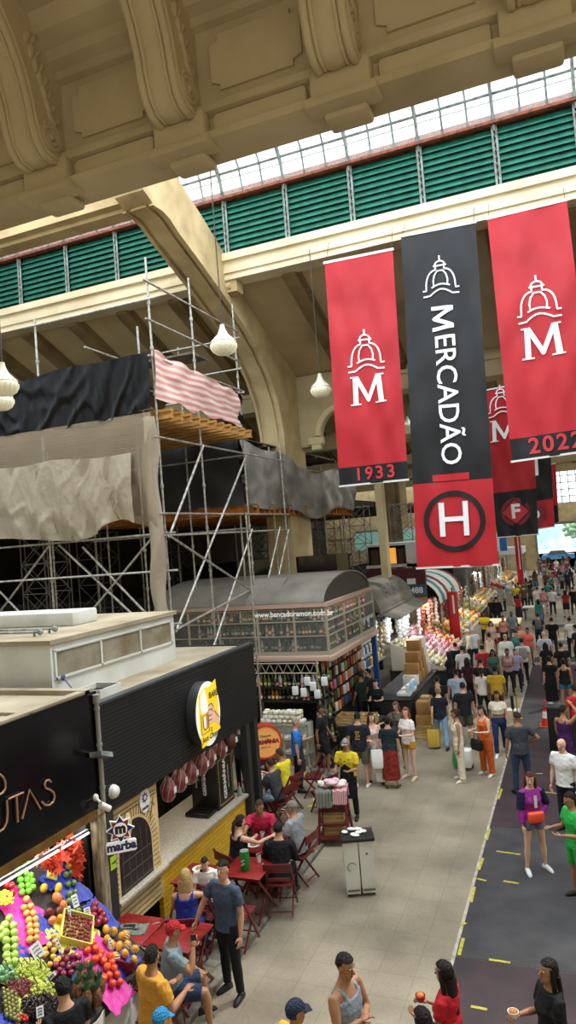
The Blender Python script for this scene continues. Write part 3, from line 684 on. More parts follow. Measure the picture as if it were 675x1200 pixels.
# wrapped sheets
BLKT = mat('black_plastic_sheet', '#060607', .33, bump=.2, bscale=9, spec=.14, stretch=(2.2, 1, .7))
NET = sheer('dusty_debris_netting', '#bcb09a', .36, .85, .15, 7, True)
NETW = sheer('pale_debris_netting', '#c9bfac', .82, .85, .4, 9, True)
def striped_mat():
    m = bpy.data.materials.new('pink_striped_sheet'); m.use_nodes = True; nt = m.node_tree; b = nt.nodes['Principled BSDF']; L = nt.links.new
    tc = nt.nodes.new('ShaderNodeTexCoord'); wv = nt.nodes.new('ShaderNodeTexWave'); wv.bands_direction = 'Z'; wv.inputs['Scale'].default_value = 1.9; wv.inputs['Distortion'].default_value = 1.2; wv.inputs['Detail'].default_value = 1
    r = nt.nodes.new('ShaderNodeValToRGB'); r.color_ramp.interpolation = 'CONSTANT'; r.color_ramp.elements[1].position = .5
    r.color_ramp.elements[0].color = (*lin('#d6c3bb'), 1); r.color_ramp.elements[1].color = (*lin('#c08c87'), 1)
    L(tc.outputs['Object'], wv.inputs['Vector']); L(wv.outputs[0], r.inputs[0]); L(r.outputs[0], b.inputs['Base Color']); b.inputs['Roughness'].default_value = .6; return m
def crease(u, v, s): return .04*(1-min(1, 4*abs(noise.noise((u*13+v*1.2, v*1.1-u*2, s))))) + .02*(1-min(1, 4*abs(noise.noise((u*29-v*2, v*1.6, s+9)))))
def fold(u, v, s): return .06*math.sin(u*23+s+2*math.sin(v*5)) + .05*noise.noise((u*9+s, v*6, s)) + .1*noise.noise((u*3, v*2, s+5))
b = MB(); b.slab(lambda u, v: (-19.6+(19.6+XS)*u, 13.80-.05*v-crease(u*1.6, v, 1)*(.6+.6*v), 10.5+.12*noise.noise((u*7, 0, 3))-.5*(1-u)**2 - (1.42+.12*math.sin(u*17)-.1*(1-u))*v), 220, 30, (0, .012, 0))
tag(b.build('plastic_sheet', BLKT, None, 60), 'creased black plastic sheet wrapped round the top scaffold platform', 'sheet')
b = MB(); b.slab(lambda u, v: (XS+.1+fold(u, v, 7)*.5, 13.85+4.4*u, 10.55-.28*u+.03*math.sin(u*30)-(1.12-.16*u+.05*math.sin(u*22))*v), 60, 14, (-.012, 0, 0))
tag(b.build('striped_sheet', striped_mat(), None, 60), 'pink and white striped plastic sheet on the side of the top platform', 'sheet')
b = MB(); b.slab(lambda u, v: (XS+.03+.04*math.sin(v*9), 18.15+.4*u, 10.3-.9*v), 6, 10, (-.012, 0, 0)); tag(b.build('plastic_sheet', BLKT, None, 60), 'dark plastic strip at the far end of the striped sheet', 'sheet')
def v0(u): return .5+.3*noise.noise((u*5, 2.2, 0))+.07*math.sin(u*19)
def hem(u): # scalloped lower edge of the netting
    return 6.55 + (.42*math.exp(-((u-.9)/.06)**2)) - .18*math.sin(u*9) - .28*(1-u)
b = MB(); b.slab(lambda u, v: (-19.6+(19.6+XS)*u, 13.72-.12*math.sin(v*PI)-fold(u*3.2, v*.6, 3)*(.2+1.3*v), 9.12+(hem(u)-9.12)*v), 150, 30, (0, .006, 0))
tag(b.build('debris_netting', NET, None, 70), 'dusty beige debris netting hanging in folds below the black plastic sheet', 'netting')
b = MB(); b.slab(lambda u, v: (-19.6+(XS-.5+19.6)*u, 13.60-.1*math.sin(v*PI)-fold(u*3.6, v*.6, 13)*(.2+.9*v)-crease(u*2, v*1.3, 17)*(.6+1.4*v*v), 9.1-1.5*v0(u)+(hem(u*.94)-.02-9.1+1.5*v0(u))*v), 260, 50, (0, .006, 0))
tag(b.build('debris_netting', NETW, None, 70), 'bunched lower fold of pale netting, thick along its scalloped hem', 'netting')
b = MB()
for k in range(2):
    b.slab(lambda u, v, k=k: (XS-.32+.36*u+.04*math.sin(v*14+k), 13.8-.14*math.sin(u*PI)-.05*k+.03*math.sin(v*23+u*5), 9.0-5.15*v), 8, 40, (0, .006, 0))
tag(b.build('debris_netting', NETW, None, 70), 'narrow strip of pale netting wound down the corner post of the scaffold', 'netting')
# second wrapped platform further back
sp = thing('wrapped_platform', (-9, 19.2, 6.8), 'timber platform on orange joists, wrapped in grey cloth, beyond the scaffold tower', 'platform')
for i in range(26):
    y = 19.0+i*.43; b = MB(); b.cbox((-12.0, y, 6.86), (6.3, .1, .06)); b.cbox((-12.0, y, 7.08), (6.3, .1, .06)); b.cbox((-12, y, 6.97), (6.26, .05, .2)); b.build('joist', TIMBO, sp)
b = MB()
for i in range(52): b.box((-15, 18.9+i*.215, 7.11), (-8.88, 18.9+i*.215+.2, 7.15))
b.build('plank_deck', PLANKM, sp)
for y in (19.2, 21.8, 24.4, 27, 29.6):
    for x in (-9.2, -14.5): b = MB(); b.bar((x, y, 0), (x, y, 9.3-.06*(y-19)), .03, 8); b.build('post', GALV, sp)
for z in (8.5, 7.9): b = MB(); b.bar((-8.95, 18.9, z), (-8.95, 30, z), .024, 6); b.build('rail', GALV, sp)
GREYC = mat('grey_site_cloth', '#8d8b86', .85, c2='#6c6a66', scale=1.2, bump=.9, bscale=4)
b = MB(); b.slab(lambda u, v: (-8.86+fold(u*2, v, 4)*.9+.12*math.sin(v*PI), 18.9+11.2*u, 9.15-.55*u-.35*math.sin(u*PI)**2-.12*math.sin(u*14)+(7.16-9.15+.5*u)*v), 120, 20, (-.012, 0, 0))
tag(b.build('site_cloth', GREYC, None, 70), 'creased grey cloth wrapped along the side of the second platform', 'cloth')
b = MB(); b.slab(lambda u, v: (-15+6.1*u, 18.85-fold(u, v, 8), 9.2-2.1*v), 50, 14, (0, .012, 0))
tag(b.build('dark_sheet', mat('dark_site_sheet', '#2c2c2b', .7, c2='#1e1e1e', scale=1, bump=.5, bscale=3), None, 70), 'dark sheet across the near end of the second platform', 'sheet')
b = MB(); b.box((-15, 19.2, 9.25), (-9.4, 29.8, 9.29)); 
for i in range(5): b.box((-15, 19.3+i*2.5, 9.15), (-9.3, 19.4+i*2.5, 9.25))
b.build('cover_board', PLANKM, sp)

# shoring towers and props
SHOR = mat('dark_shoring_steel', '#77736b', .6, .3)
def shoring(x, y, z0, z1, label, w_=1.1):
    r = thing('shoring_tower', (x, y, z0), label, 'shoring', 'steel shoring towers in the dim side aisle')
    for sx in (0, 1):
        for sy in (0, 1): b = MB(); b.bar((x+sx*w_, y+sy*w_, z0), (x+sx*w_, y+sy*w_, z1), .024, 6); b.build('post', SHOR, r)
    n = max(2, int((z1-z0)/.9))
    for face in range(2):
        b = MB(); yy = y+face*w_
        for i in range(n):
            a, c = z0+(z1-z0)*i/n, z0+(z1-z0)*(i+1)/n
            b.bar((x, yy, a), (x+w_, yy, c), .016, 5); b.bar((x+w_, yy, a), (x, yy, c), .016, 5); b.bar((x, yy, c), (x+w_, yy, c), .016, 5)
        b.build('brace', SHOR, r)
    for i in range(3): b = MB(); xx = x+w_*i/2; b.bar((xx, y-.1, z1), (xx, y+w_+.1, z1), .03, 6); b.build('head_beam', SHOR, r)
    return r
k = 0
for x, y in ((-17, 18.5), (-17.5, 22), (-20, 22), (-16.5, 26), (-11, 28), (-13.2, 30.5), (-15.5, 33), (-10.5, 33.5), (-8.5, 35), (-13.2, 37)):
    shoring(x, y, 0, 6.8 if y < 30 else 7.3, 'lattice shoring tower in the dim side aisle behind the scaffold'); k += 1
# ================================================================ the black bar and the fruit shop beside it
XF = -6.5
CONC = mat('stained_roof_concrete', '#a59b85', .85, c2='#7d725c', scale=1.1, mix=(.35, .7), bump=.2, bscale=20)
WHITEP = mat('weathered_white_panel', '#ccd0cd', .6, c2='#b3b5ad', scale=1.6, mix=(.4, .8), bump=.1)
BLKG = mat('gloss_black_panel', '#050506', .12, spec=.5); CHAR = mat('charcoal_cladding', '#15181c', .5, c2='#0f1114', scale=2)
POSTM = mat('charcoal_post', '#2b2c2c', .5); GOLD = mat('brushed_gold_trim', '#a07c45', .35, .7, c2='#7c5a30', scale=3); COPPER = mat('rose_gold_letters', '#c9a183', .35, .7)
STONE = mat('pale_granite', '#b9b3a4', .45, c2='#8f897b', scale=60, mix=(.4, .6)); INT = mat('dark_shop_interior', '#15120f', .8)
WOODP = mat('worn_wood_post', '#9a8f74', .8, c2='#5f543f', scale=4, stretch=(6, 6, 1))
def planks_mat():
    m = bpy.data.materials.new('yellow_tile_front'); m.use_nodes = True; nt = m.node_tree; b = nt.nodes['Principled BSDF']; L = nt.links.new
    tc = nt.nodes.new('ShaderNodeTexCoord'); mp = nt.nodes.new('ShaderNodeMapping'); mp.inputs['Rotation'].default_value = (PI/2, 0, PI/2); br = nt.nodes.new('ShaderNodeTexBrick')
    br.inputs['Scale'].default_value = 1; br.inputs['Brick Width'].default_value = .3; br.inputs['Row Height'].default_value = .075; br.inputs['Mortar Size'].default_value = .005
    br.inputs['Color1'].default_value = (*lin('#e8b92c'), 1); br.inputs['Color2'].default_value = (*lin('#d9a61f'), 1); br.inputs['Mortar'].default_value = (*lin('#a87f1c'), 1)
    L(tc.outputs['Object'], mp.inputs[0]); mp2 = nt.nodes.new('ShaderNodeCombineXYZ'); sp = nt.nodes.new('ShaderNodeSeparateXYZ')
    L(tc.outputs['Object'], sp.inputs[0]); L(sp.outputs[1], mp2.inputs[0]); L(sp.outputs[2], mp2.inputs[1]); L(mp2.outputs[0], br.inputs['Vector'])
    L(br.outputs['Color'], b.inputs['Base Color']); b.inputs['Roughness'].default_value = .4; return m
# bar shell: roof, side walls and back
b = MB(); b.box((-10.6, 8.42, 3.72), (XF-.02, 13.66, 3.82)); tag(b.build('bar_roof', CONC), 'flat stained concrete roof slab of the black bar', 'roof')
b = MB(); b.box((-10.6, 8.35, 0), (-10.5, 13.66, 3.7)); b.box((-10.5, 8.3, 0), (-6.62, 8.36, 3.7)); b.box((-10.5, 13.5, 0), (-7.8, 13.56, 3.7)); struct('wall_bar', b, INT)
f = thing('bar_fascia', (XF, 8.42, 2.3), 'wide charcoal ribbed fascia of the bar carrying the yellow beer sign', 'fascia')
b = MB(); b.box((XF-.1, 8.42, 2.3), (XF-.01, 13.7, 3.84))
for i in range(26): z = 2.3+i*.0593; b.box((XF-.012, 8.42, z+.004), (XF, 13.7, z+.05))
b.build('cladding', CHAR, f)
b = MB(); b.box((XF-.14, 8.4, 3.84), (XF+.015, 13.72, 3.875)); b.build('capping', mat('dark_capping', '#3a3d40', .5), f)
b = MB(); b.box((-9.5, 13.6, 2.3), (XF-.1, 13.7, 3.84)); b.build('side_return', CHAR, f)
# posts of the bar front
for y0, y1, m, lab in ((13.1, 13.26, POSTM, 'charcoal post at the far end of the bar counter'), (13.5, 13.66, POSTM, 'charcoal end post of the bar beside the round red beer sign')):
    b = MB(); b.box((XF-.16, y0, .06), (XF-.02, y1, 2.3)); b.box((XF-.2, y0-.03, .06), (XF+.02, y1+.03, .14)); tag(b.build('bar_post', m), lab, 'post')
b = MB(); b.box((XF-.13, 8.4, .06), (XF-.0, 8.58, 2.3)); b.box((XF-.16, 8.38, .06), (XF+.02, 8.6, .2)); tag(b.build('bar_post', POSTM), 'dark post with a green sticker, beside the printed arch panel', 'post')
p = thing('wooden_post', (XF, 8.18, 0), 'worn pale wooden post between the fruit shop and the bar', 'post'); b = MB(); b.bbox((XF-.12, 8.2, 0), (XF+.02, 8.38, 2.45), .01); b.build('shaft', WOODP, p); b = MB(); b.box((XF-.14, 8.18, 2.38), (XF+.04, 8.39, 2.46)); b.build('cap', WOODP, p)
b = MB(); b.box((XF+.0, 8.43, 1.5), (XF+.008, 8.56, 1.68)); s_ = b.build('wall_sticker', mat('lime_sticker', '#a6d13a', .5)); tag(s_, 'small lime green arrow sticker on the dark post', 'sticker')
b = MB(); b.ribbon([(-.04, 0), (.04, 0)], .02, (XF+.008, 8.5, 1.59), (0,1,0), (0,0,1), (.003, 0, 0)); b.prism([(.05, 0), (.02, .03), (.02, -.03)], (XF+.008, 8.5, 1.59), (0,1,0), (0,0,1), (.003, 0, 0)); b.build('printed_arrow', mat('dark_green_print', '#1c4d1c', .6), s_)
# downpipe, flood lamp, camera, dome
b = MB(); b.bar((XF+.04, 8.32, 2.5), (XF+.04, 8.32, 3.95), .035, 10); b.bar((XF+.04, 8.32, 3.9), (XF+.04, 8.32, 4.02), .05, 10)
for z in (2.7, 3.3, 3.8): b.bar((XF+.04, 8.32, z), (XF+.04, 8.32, z+.04), .045, 10)
tag(b.build('downpipe', mat('grey_pipe', '#8b8a80', .6)), 'grey downpipe between the gold lettered fascia and the ribbed one', 'pipe')
r = thing('flood_lamp', (XF+.1, 8.25, 3.2), 'small flat grey flood lamp fixed to the downpipe', 'lamp'); b = MB(); b.obox((XF+.14, 8.22, 3.21), (.1, 0, .02), (0, .13, -.05), (-.01, .01, .03)); b.build('housing', STEELM, r); b = MB(); b.bar((XF+.04, 8.32, 3.16), (XF+.1, 8.24, 3.2), .012, 6); b.build('bracket', STEELM, r)
WPL = mat('white_plastic', '#dcdcd8', .4)
r = thing('security_camera', (XF+.06, 8.2, 2.5), 'white bullet security camera at the corner of the fruit shop fascia', 'camera'); b = MB(); b.bar((XF+.14, 8.12, 2.56), (XF+.2, 8.24, 2.46), .045, 12); b.build('camera_body', WPL, r); b = MB(); b.bar((XF+.0, 8.2, 2.62), (XF+.15, 8.16, 2.54), .022, 8); b.ball((XF+.0, 8.2, 2.62), .05, 10, 8); b.build('mount', WPL, r)
r = thing('siren_dome', (XF+.02, 8.62, 2.55), 'round white dome on the charcoal cladding beside the security camera', 'dome'); b = MB(); b.ball((XF+.04, 8.6, 2.56), (.06, .09, .09), 14, 10); b.build('dome', WPL, r); b = MB(); b.bar((XF-.01, 8.6, 2.56), (XF+.02, 8.6, 2.56), .1, 16); b.build('base', WPL, r)
# white plant box on the bar roof
h = thing('ventilation_box', (-9.5, 10.2, 3.82), 'long white rooftop plant box with rusty mesh openings', 'plant box')
x1, y0, y1, z0, z1 = -7.42, 8.55, 12.1, 3.82, 4.72
b = MB(); b.box((-10.5, y0, z0), (x1, y1, z1-.02)); b.build('casing', WHITEP, h)
b = MB(); b.box((-10.55, y0-.05, z1-.02), (x1+.05, y1+.05, z1+.05)); b.build('roof_sheet', CONC, h)
MESHM = mat('rusty_perforated_mesh', '#96907d', .8, c2='#75684e', scale=2.5, mix=(.35, .65), bump=.9, bscale=120)
ys = [y0+.08, 9.75, 10.9, y1-.15]
for i in range(3): b = MB(); b.box((x1, ys[i]+.03, 4.2), (x1+.008, ys[i+1]-.03, 4.56)); b.build('mesh_panel', MESHM, h)
b = MB()
for z in (4.16, 4.58): b.box((x1, y0+.05, z), (x1+.03, y1-.1, z+.035))
for y in ys: b.box((x1, y-.02, 4.16), (x1+.03, y+.02, 4.6))
b.box((x1-.02, y0-.02, z0), (x1+.02, y0+.02, z1)); b.build('mesh_frame', WHITEP, h)
b = MB(); b.bar((-10.4, 9.0, z1+.12), (-8.0, 9.0, z1+.12), .02, 6); b.bar((-10.4, 9.35, z1+.12), (-8.0, 9.35, z1+.12), .02, 6)
for y in (9.0, 9.35): b.ball((-7.98, y, z1+.12), .05, 8, 6); b.bar((-8.1, y, z1+.05), (-8.1, y, z1+.14), .02, 6)
tag(b.build('rooftop_pipe', STEELM), 'pair of thin pipes lying on the white rooftop plant box', 'pipe')
b = MB(); b.bbox((-11.5, 10.2, z1+.05), (-8.3, 10.9, z1+.3), .03); tag(b.build('roof_ridge_panel', WHITEP), 'long white panel lying on the rooftop plant box at the left edge', 'panel')
r = thing('open_tray', (-6.95, 9.0, 3.82), 'small open grey sheet metal tray on the bar roof', 'tray'); b = MB(); b.box((-7.2, 8.75, 3.82), (-6.72, 8.77, 3.98)); b.box((-7.2, 9.28, 3.82), (-6.72, 9.3, 3.98)); b.box((-7.2, 8.77, 3.82), (-7.18, 9.28, 3.98)); b.box((-6.74, 8.77, 3.82), (-6.72, 9.28, 3.98)); b.build('sides', WHITEP, r); b = MB(); b.box((-7.18, 8.77, 3.82), (-6.74, 9.28, 3.9)); b.build('dark_filling', INT, r)
b = MB(); b.tube([(-7.4, 8.62, 3.9), (-7.25, 8.55, 4.0), (-7.05, 8.6, 3.9), (-6.9, 8.62, 3.95), (-6.75, 8.64, 3.86)], .012, 6); b.ball((-7.35, 8.72, 4.18), (.02, .05, .05), 10, 8); b.bar((-7.35, 8.72, 4.18), (-7.15, 8.7, 3.98), .01, 6); tag(b.build('roof_cable', mat('blue_white_cable', '#43507a', .6)), 'thin cable with a blue valve wheel at the corner of the bar roof', 'cable')
# light-box sign
sg = thing('light_box_sign', (XF, 11.2, 2.5), 'tall oval yellow light-box sign with a beer mug, on the charcoal fascia', 'sign')
SY = mat('lit_yellow_sign', '#e8c62c', .5, emit='#e8c62c', estr=.4); SWH = mat('lit_white_sign', '#f1f1ea', .5, emit='#ffffff', estr=.2); INK = mat('sign_ink', '#241c14', .6); SKIN_ = mat('printed_peach', '#e5b79c', .6, emit='#e5b79c', estr=.25); AMB = mat('printed_amber', '#d7973c', .6, emit='#d7973c', estr=.2)
SO = V((XF+.2, 11.2, 3.02)); UY, UZ = V((0,1,0)), V((0,0,1))
b = MB(); b.prism([(.44*math.cos(2*PI*k/40), .56*math.sin(2*PI*k/40)) for k in range(40)], SO-V((.19, 0, 0)), UY, UZ, (.19, 0, 0)); b.build('box', [mat('sign_rim', '#3a3b3d', .4)], sg)
b = MB(); b.prism([(.44*math.cos(2*PI*k/40), .56*math.sin(2*PI*k/40)) for k in range(40)], SO, UY, UZ, (.01, 0, 0)); b.build('white_face', SWH, sg)
b = MB(); b.prism([(-.32, .38), (-.1, .47), (.1, .46), (.33, .54), (.37, .2), (.37, -.3), (.4, -.36), (.2, -.4), (0, -.44), (-.2, -.52), (-.31, -.53), (-.34, -.2)], SO+V((.01, 0, 0)), UY, UZ, (.006, 0, 0)); b.build('yellow_face', SY, sg)
b = MB(); b.prism([(-.22, .02), (-.03, .02), (-.03, -.24), (-.22, -.24)], SO+V((.016, 0, 0)), UY, UZ, (.004, 0, 0)); b.build('printed_beer', AMB, sg)
b = MB(); b.prism([(-.26, .36), (-.1, .44), (-.02, .2), (-.02, .04), (-.24, .04), (-.28, .15)], SO+V((.016, 0, 0)), UY, UZ, (.005, 0, 0)); b.prism([(-.2, -.02), (-.12, -.02), (-.12, -.22), (-.2, -.22)], SO+V((.02, 0, 0)), UY, UZ, (.003, 0, 0)); b.build('printed_foam', SWH, sg)
b = MB(); b.prism([(-.02, .14), (.14, .15), (.2, .02), (.33, -.14), (.33, -.3), (.2, -.18), (.08, -.2), (-.02, -.16)], SO+V((.016, 0, 0)), UY, UZ, (.005, 0, 0)); b.build('printed_hand', SKIN_, sg)
b = MB()
for st in ([(-.3, .05), (-.3, -.3), (-.04, -.3), (-.04, .05)], [(-.24, .0), (-.24, -.18), (-.17, -.26), (-.1, -.18), (-.1, .0)], [(-.02, .14), (.1, .16), (.17, .08)], [(-.02, .06), (.1, .06), (.14, 0)], [(-.02, -.04), (.09, -.04)], [(-.02, -.12), (.08, -.12)], [(.2, 0), (.36, -.16)]): b.ribbon(st, .014, SO+V((.024, 0, 0)), UY, UZ, (.003, 0, 0))
b.build('printed_outline', INK, sg)
b = text_mb('BAR', .15, SO+V((.02, .17, .3)), UY, UZ, (.004, 0, 0), .004); b.build('lettering', INK, sg, smooth=0)
b = MB()
for i in range(3): b.box((SO.x+.018, SO.y+.31, SO.z+.25+i*.045), (SO.x+.022, SO.y+.38, SO.z+.275+i*.045))
b.build('printed_bars', INK, sg)
b = text_mb('Juca Chopp', .13, SO+V((.02, 0, -.4)), UY, UZ, (.004, 0, 0), .003, shear=.3); b.build('lettering', INK, sg, smooth=0)
b = MB(); b.ribbon([(.03*math.cos(k*.7), .03*math.sin(k*.7)) for k in range(10)], .01, SO+V((.02, .05, -.29)), UY, UZ, (.003, 0, 0)); b.build('printed_swirl', INK, sg)
# counter
c = thing('bar_counter', (-6.9, 11.5, .06), 'bar counter with a pale granite top and yellow tiled front', 'counter')
b = MB(); b.bbox((-7.75, 9.86, .86), (-6.56, 13.08, .92), .012); b.build('granite_top', STONE, c)
b = MB(); b.box((-6.72, 9.9, .06), (-6.64, 13.02, .86)); b.build('tiled_front', planks_mat(), c)
b = MB(); b.box((-7.7, 9.9, .06), (-6.73, 13.02, .16)); b.build('plinth', INT, c)
# printed arch panel
g = thing('printed_arch_panel', (XF-.1, 9.2, .5), 'cream panel printed with an arched window, left of the bar counter', 'panel')
CRM = mat('printed_cream', '#cdb586', .7, c2='#b79d6c', scale=2); CRL = mat('printed_brown_line', '#7d6640', .7); WND = mat('printed_dark_window', '#1e1a1c', .5)
b = MB(); b.box((XF-.16, 8.6, .45), (XF-.1, 9.86, 2.32)); b.build('board', CRM, g)
o = V((XF-.1, 9.2, 1.12)); b = MB()
arch = [(-.42, -.3), (.42, -.3), (.42, .35)] + [(.42*math.cos(PI*k/16), .35+.46*math.sin(PI*k/16)) for k in range(1, 16)] + [(-.42, .35)]
b.prism(arch, o, UY, UZ, (.01, 0, 0)); b.build('printed_window', WND, g)
b = MB()
for k in range(1, 24):
    a = PI*k/24; b.ribbon([(.46*math.cos(a), .35+.5*math.sin(a)), (.6*math.cos(a), .35+.66*math.sin(a))], .012, o, UY, UZ, (.008, 0, 0))
for k in range(9):
    z = -.25+k*.075
    for sx in (-1, 1): b.ribbon([(sx*.46, z), (sx*.61, z)], .01, o, UY, UZ, (.008, 0, 0))
for z, w_ in ((.98, .62), (1.04, .62), (1.12, .62)): b.ribbon([(-w_, z), (w_, z)], .018, o, UY, UZ, (.008, 0, 0))
for z in (-.36, -.44, -.52, -.6): b.ribbon([(-.6, z), (.6, z)], .014, o, UY, UZ, (.008, 0, 0))
for q in ([(.42, .6), (.55, .95)], [(-.42, .6), (-.55, .95)]): b.ribbon(q, .02, o, UY, UZ, (.008, 0, 0))
b.ribbon([(.12*math.cos(t*.5)*(1-t*.06)+.45, .8+.1*math.sin(t*.5)*(1-t*.06)) for t in range(14)], .014, o, UY, UZ, (.008, 0, 0))
b.build('printed_lines', CRL, g)
b = MB()
for k in range(5): b.box((XF-.09, 9.2-.36+k*.16, .85), (XF-.085, 9.2-.35+k*.16, 1.75))
for z in (1.0, 1.2, 1.4): b.box((XF-.09, 8.82, z), (XF-.085, 9.58, z+.01))
b.build('printed_glazing_bars', mat('printed_grey_bar', '#57504a', .6), g)
b = MB(); b.ball((XF-.08, 9.02, 1.93), (.03, .09, .16), 10, 8); b.tube([(XF-.08, 9.0+.05*math.sin(k), 1.9-.05*k) for k in range(8)], .035, 6); b.build('printed_keystone', CRM, g)
b = MB(); b.bbox((XF-.1, 8.6, .9), (XF+.02, 9.9, .96), .01); tag(b.build('counter_ledge', STONE), 'narrow pale ledge running across the printed arch panel', 'ledge')
st_ = thing('oval_sticker', (XF-.08, 9.45, 2.0), 'white oval sticker with a small blue star on the printed arch panel', 'sticker')
b = MB(); b.prism([(.14*math.cos(2*PI*k/28), .19*math.sin(2*PI*k/28)) for k in range(28)], (XF-.09, 9.5, 2.1), UY, UZ, (.008, 0, 0)); b.build('oval', WPL, st_)
NAVY = mat('navy_print', '#1d2a5e', .5); REDM = mat('red_enamel', '#a3202b', .45)
def star8(R, r_): return [((R if k % 2 == 0 else r_)*math.sin(PI*k/8), (R if k % 2 == 0 else r_)*math.cos(PI*k/8)) for k in range(16)]
b = MB(); b.prism(star8(.09, .05), (XF-.082, 9.5, 2.14), UY, UZ, (.004, 0, 0)); b.build('printed_star', NAVY, st_); b = MB(); b.prism(pill(16, .035, .035), (XF-.078, 9.5, 2.14), UY, UZ, (.004, 0, 0)); b.build('printed_disc', WPL, st_)
b = text_mb('marba', .075, (XF-.08, 9.5, 1.99), UY, UZ, (.003, 0, 0), .003); b.build('lettering', NAVY, st_, smooth=0)
# star sign of the cold-cuts maker, standing out from the post and facing the viewer
ms = thing('star_sign', (XF+.1, 8.6, 1.7), 'red and blue star sign with a letter m above a white name plate', 'sign')
ux = V((.78, .62, 0)).normalized(); nrm = V((.62, -.78, 0)); so_ = V((XF+.16, 8.5, 2.08))
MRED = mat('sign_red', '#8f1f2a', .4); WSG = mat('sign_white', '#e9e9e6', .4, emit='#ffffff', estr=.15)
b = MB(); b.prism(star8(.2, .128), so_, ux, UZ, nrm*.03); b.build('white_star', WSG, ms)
b = MB(); n8 = [(.2*math.sin(PI*k/8+PI/4), .2*math.cos(PI*k/8+PI/4)) for k in range(16)]
for k in range(4):
    a = PI/2*k; b.prism([(.185*math.sin(a), .185*math.cos(a)), (.11*math.sin(a+.45), .11*math.cos(a+.45)), (0, 0), (.11*math.sin(a-.45), .11*math.cos(a-.45))], so_+nrm*.03, ux, UZ, nrm*.006)
b.build('blue_points', NAVY, ms)
b = MB()
for k in range(4):
    a = PI/2*k+PI/4; b.prism([(.17*math.sin(a), .17*math.cos(a)), (.11*math.sin(a+.4), .11*math.cos(a+.4)), (0, 0), (.11*math.sin(a-.4), .11*math.cos(a-.4))], so_+nrm*.03, ux, UZ, nrm*.006)
b.build('red_points', MRED, ms)
b = MB(); b.prism(pill(28, .098, .098), so_+nrm*.036, ux, UZ, nrm*.008); b.build('white_disc', WSG, ms)
b = text_mb('m', .19, so_+nrm*.046+V((0, 0, .015)), ux, UZ, nrm*.004, .012); b.build('letter_m', INK, ms, smooth=0)
pl = so_+V((0, 0, -.235)); b = MB(); b.prism([(-.21, -.065), (-.19, -.08), (.19, -.08), (.21, -.065), (.21, .06), (.19, .075), (-.19, .075), (-.21, .06)], pl, ux, UZ, nrm*.05); b.build('name_plate', WSG, ms)
b = text_mb('marba', .16, pl+nrm*.054+V((0, 0, .01)), ux, UZ, nrm*.003, .008); b.build('lettering', NAVY, ms, smooth=0)
b = MB(); b.bar(so_+V((-.2, .1, 0)), so_-nrm*.02, .015, 6); b.build('bracket', STEELM, ms)
# hams hung from a rail
b = MB(); b.bar((-6.72, 9.9, 2.4), (-6.72, 13.0, 2.4), .015, 8)
for y in (9.9, 13.0): b.bar((-6.72, y, 2.4), (-6.66, y, 2.5), .015, 6)
tag(b.build('hanging_rail', STEELM), 'steel rail under the bar fascia from which hams hang', 'rail')
HAM = mat('cured_ham', '#6e2b2c', .4, c2='#8f4a46', scale=9, mix=(.35, .65), bump=.4, bscale=30, coat=.4); NETM = mat('white_ham_net', '#d8c9c4', .6)
hams = [(197, 925, .16, 0), (210, 914, .17, 0), (222, 905, .19, 0), (235, 895, .18, 0), (244, 887, .17, 0), (258, 878, .16, 0), (268, 866, .2, 1)]
for i, (px, py, R_, br) in enumerate(hams):
    p = atx(px, py, -6.72+.05*math.sin(i*2.3)); p.z += .03*math.sin(i*3.1); lab = ['netted dark red ham nearest the printed panel, hanging on the rail', 'second netted ham from the printed panel', 'largest netted ham in the middle of the hanging row', 'netted ham touching the blue packet', 'netted ham just left of the black dispenser box', 'netted ham in front of the black dispenser box', 'large brown unnetted ham at the far end of the rail'][i]
    r = thing('hanging_ham', (p.x, p.y, p.z-.2), lab, 'ham', 'hams hanging above the bar counter')
    b = MB(); b.lathe([(.0, -.21), (.05, -.2), (.1, -.14), (.125, -.05), (.115, .05), (.08, .13), (.045, .19), (.02, .23), (0, .24)], p, 14, sx=R_/.15, sy=R_/.15); b.build('meat', HAM if not br else mat('brown_ham', '#5a3020', .4, c2='#3f2015', scale=7), r)
    b = MB()
    for k in range(7 if not br else 0):
        a = 2*PI*k/7; b.tube([p+V((q*R_/.15*math.cos(a+z*2), q*R_/.15*math.sin(a+z*2), z)) for q, z in ((.052, -.2), (.103, -.14), (.128, -.05), (.118, .05), (.083, .13), (.047, .19))], .004, 4)
    b.tube([p+V((0, 0, .23)), p+V((0, 0, .3)), V((p.x, p.y, 2.42))], .006, 5); b.build('net', NETM, r)
    b = MB(); b.box((p.x+.12*R_/.15, p.y-.03, p.z-.05), (p.x+.128*R_/.15, p.y+.05, p.z+.05)); b.build('paper_tag', WPL, r)
for px, py, m, lab, cat in ((237, 886, mat('blue_packet', '#2457b8', .4), 'blue packet hanging among the hams', 'packet'), (228, 889, mat('red_packet', '#b3202c', .4), 'red packet hanging behind the hams', 'packet'), (220, 888, mat('yellow_flower_packet', '#d9b45a', .5), 'yellow and red packet hanging near the largest ham', 'packet')):
    p = atx(px, py, -6.85); r = thing('hanging_packet', (p.x, p.y, p.z-.12), lab, cat); b = MB(); b.bbox((p.x-.03, p.y-.09, p.z-.13), (p.x+.03, p.y+.09, p.z+.1), .02); b.build('packet_body', m, r); b = MB(); b.bar((p.x, p.y, p.z+.1), (p.x, p.y, max(2.45, p.z+.15)), .006, 5); b.build('string', NETM, r)
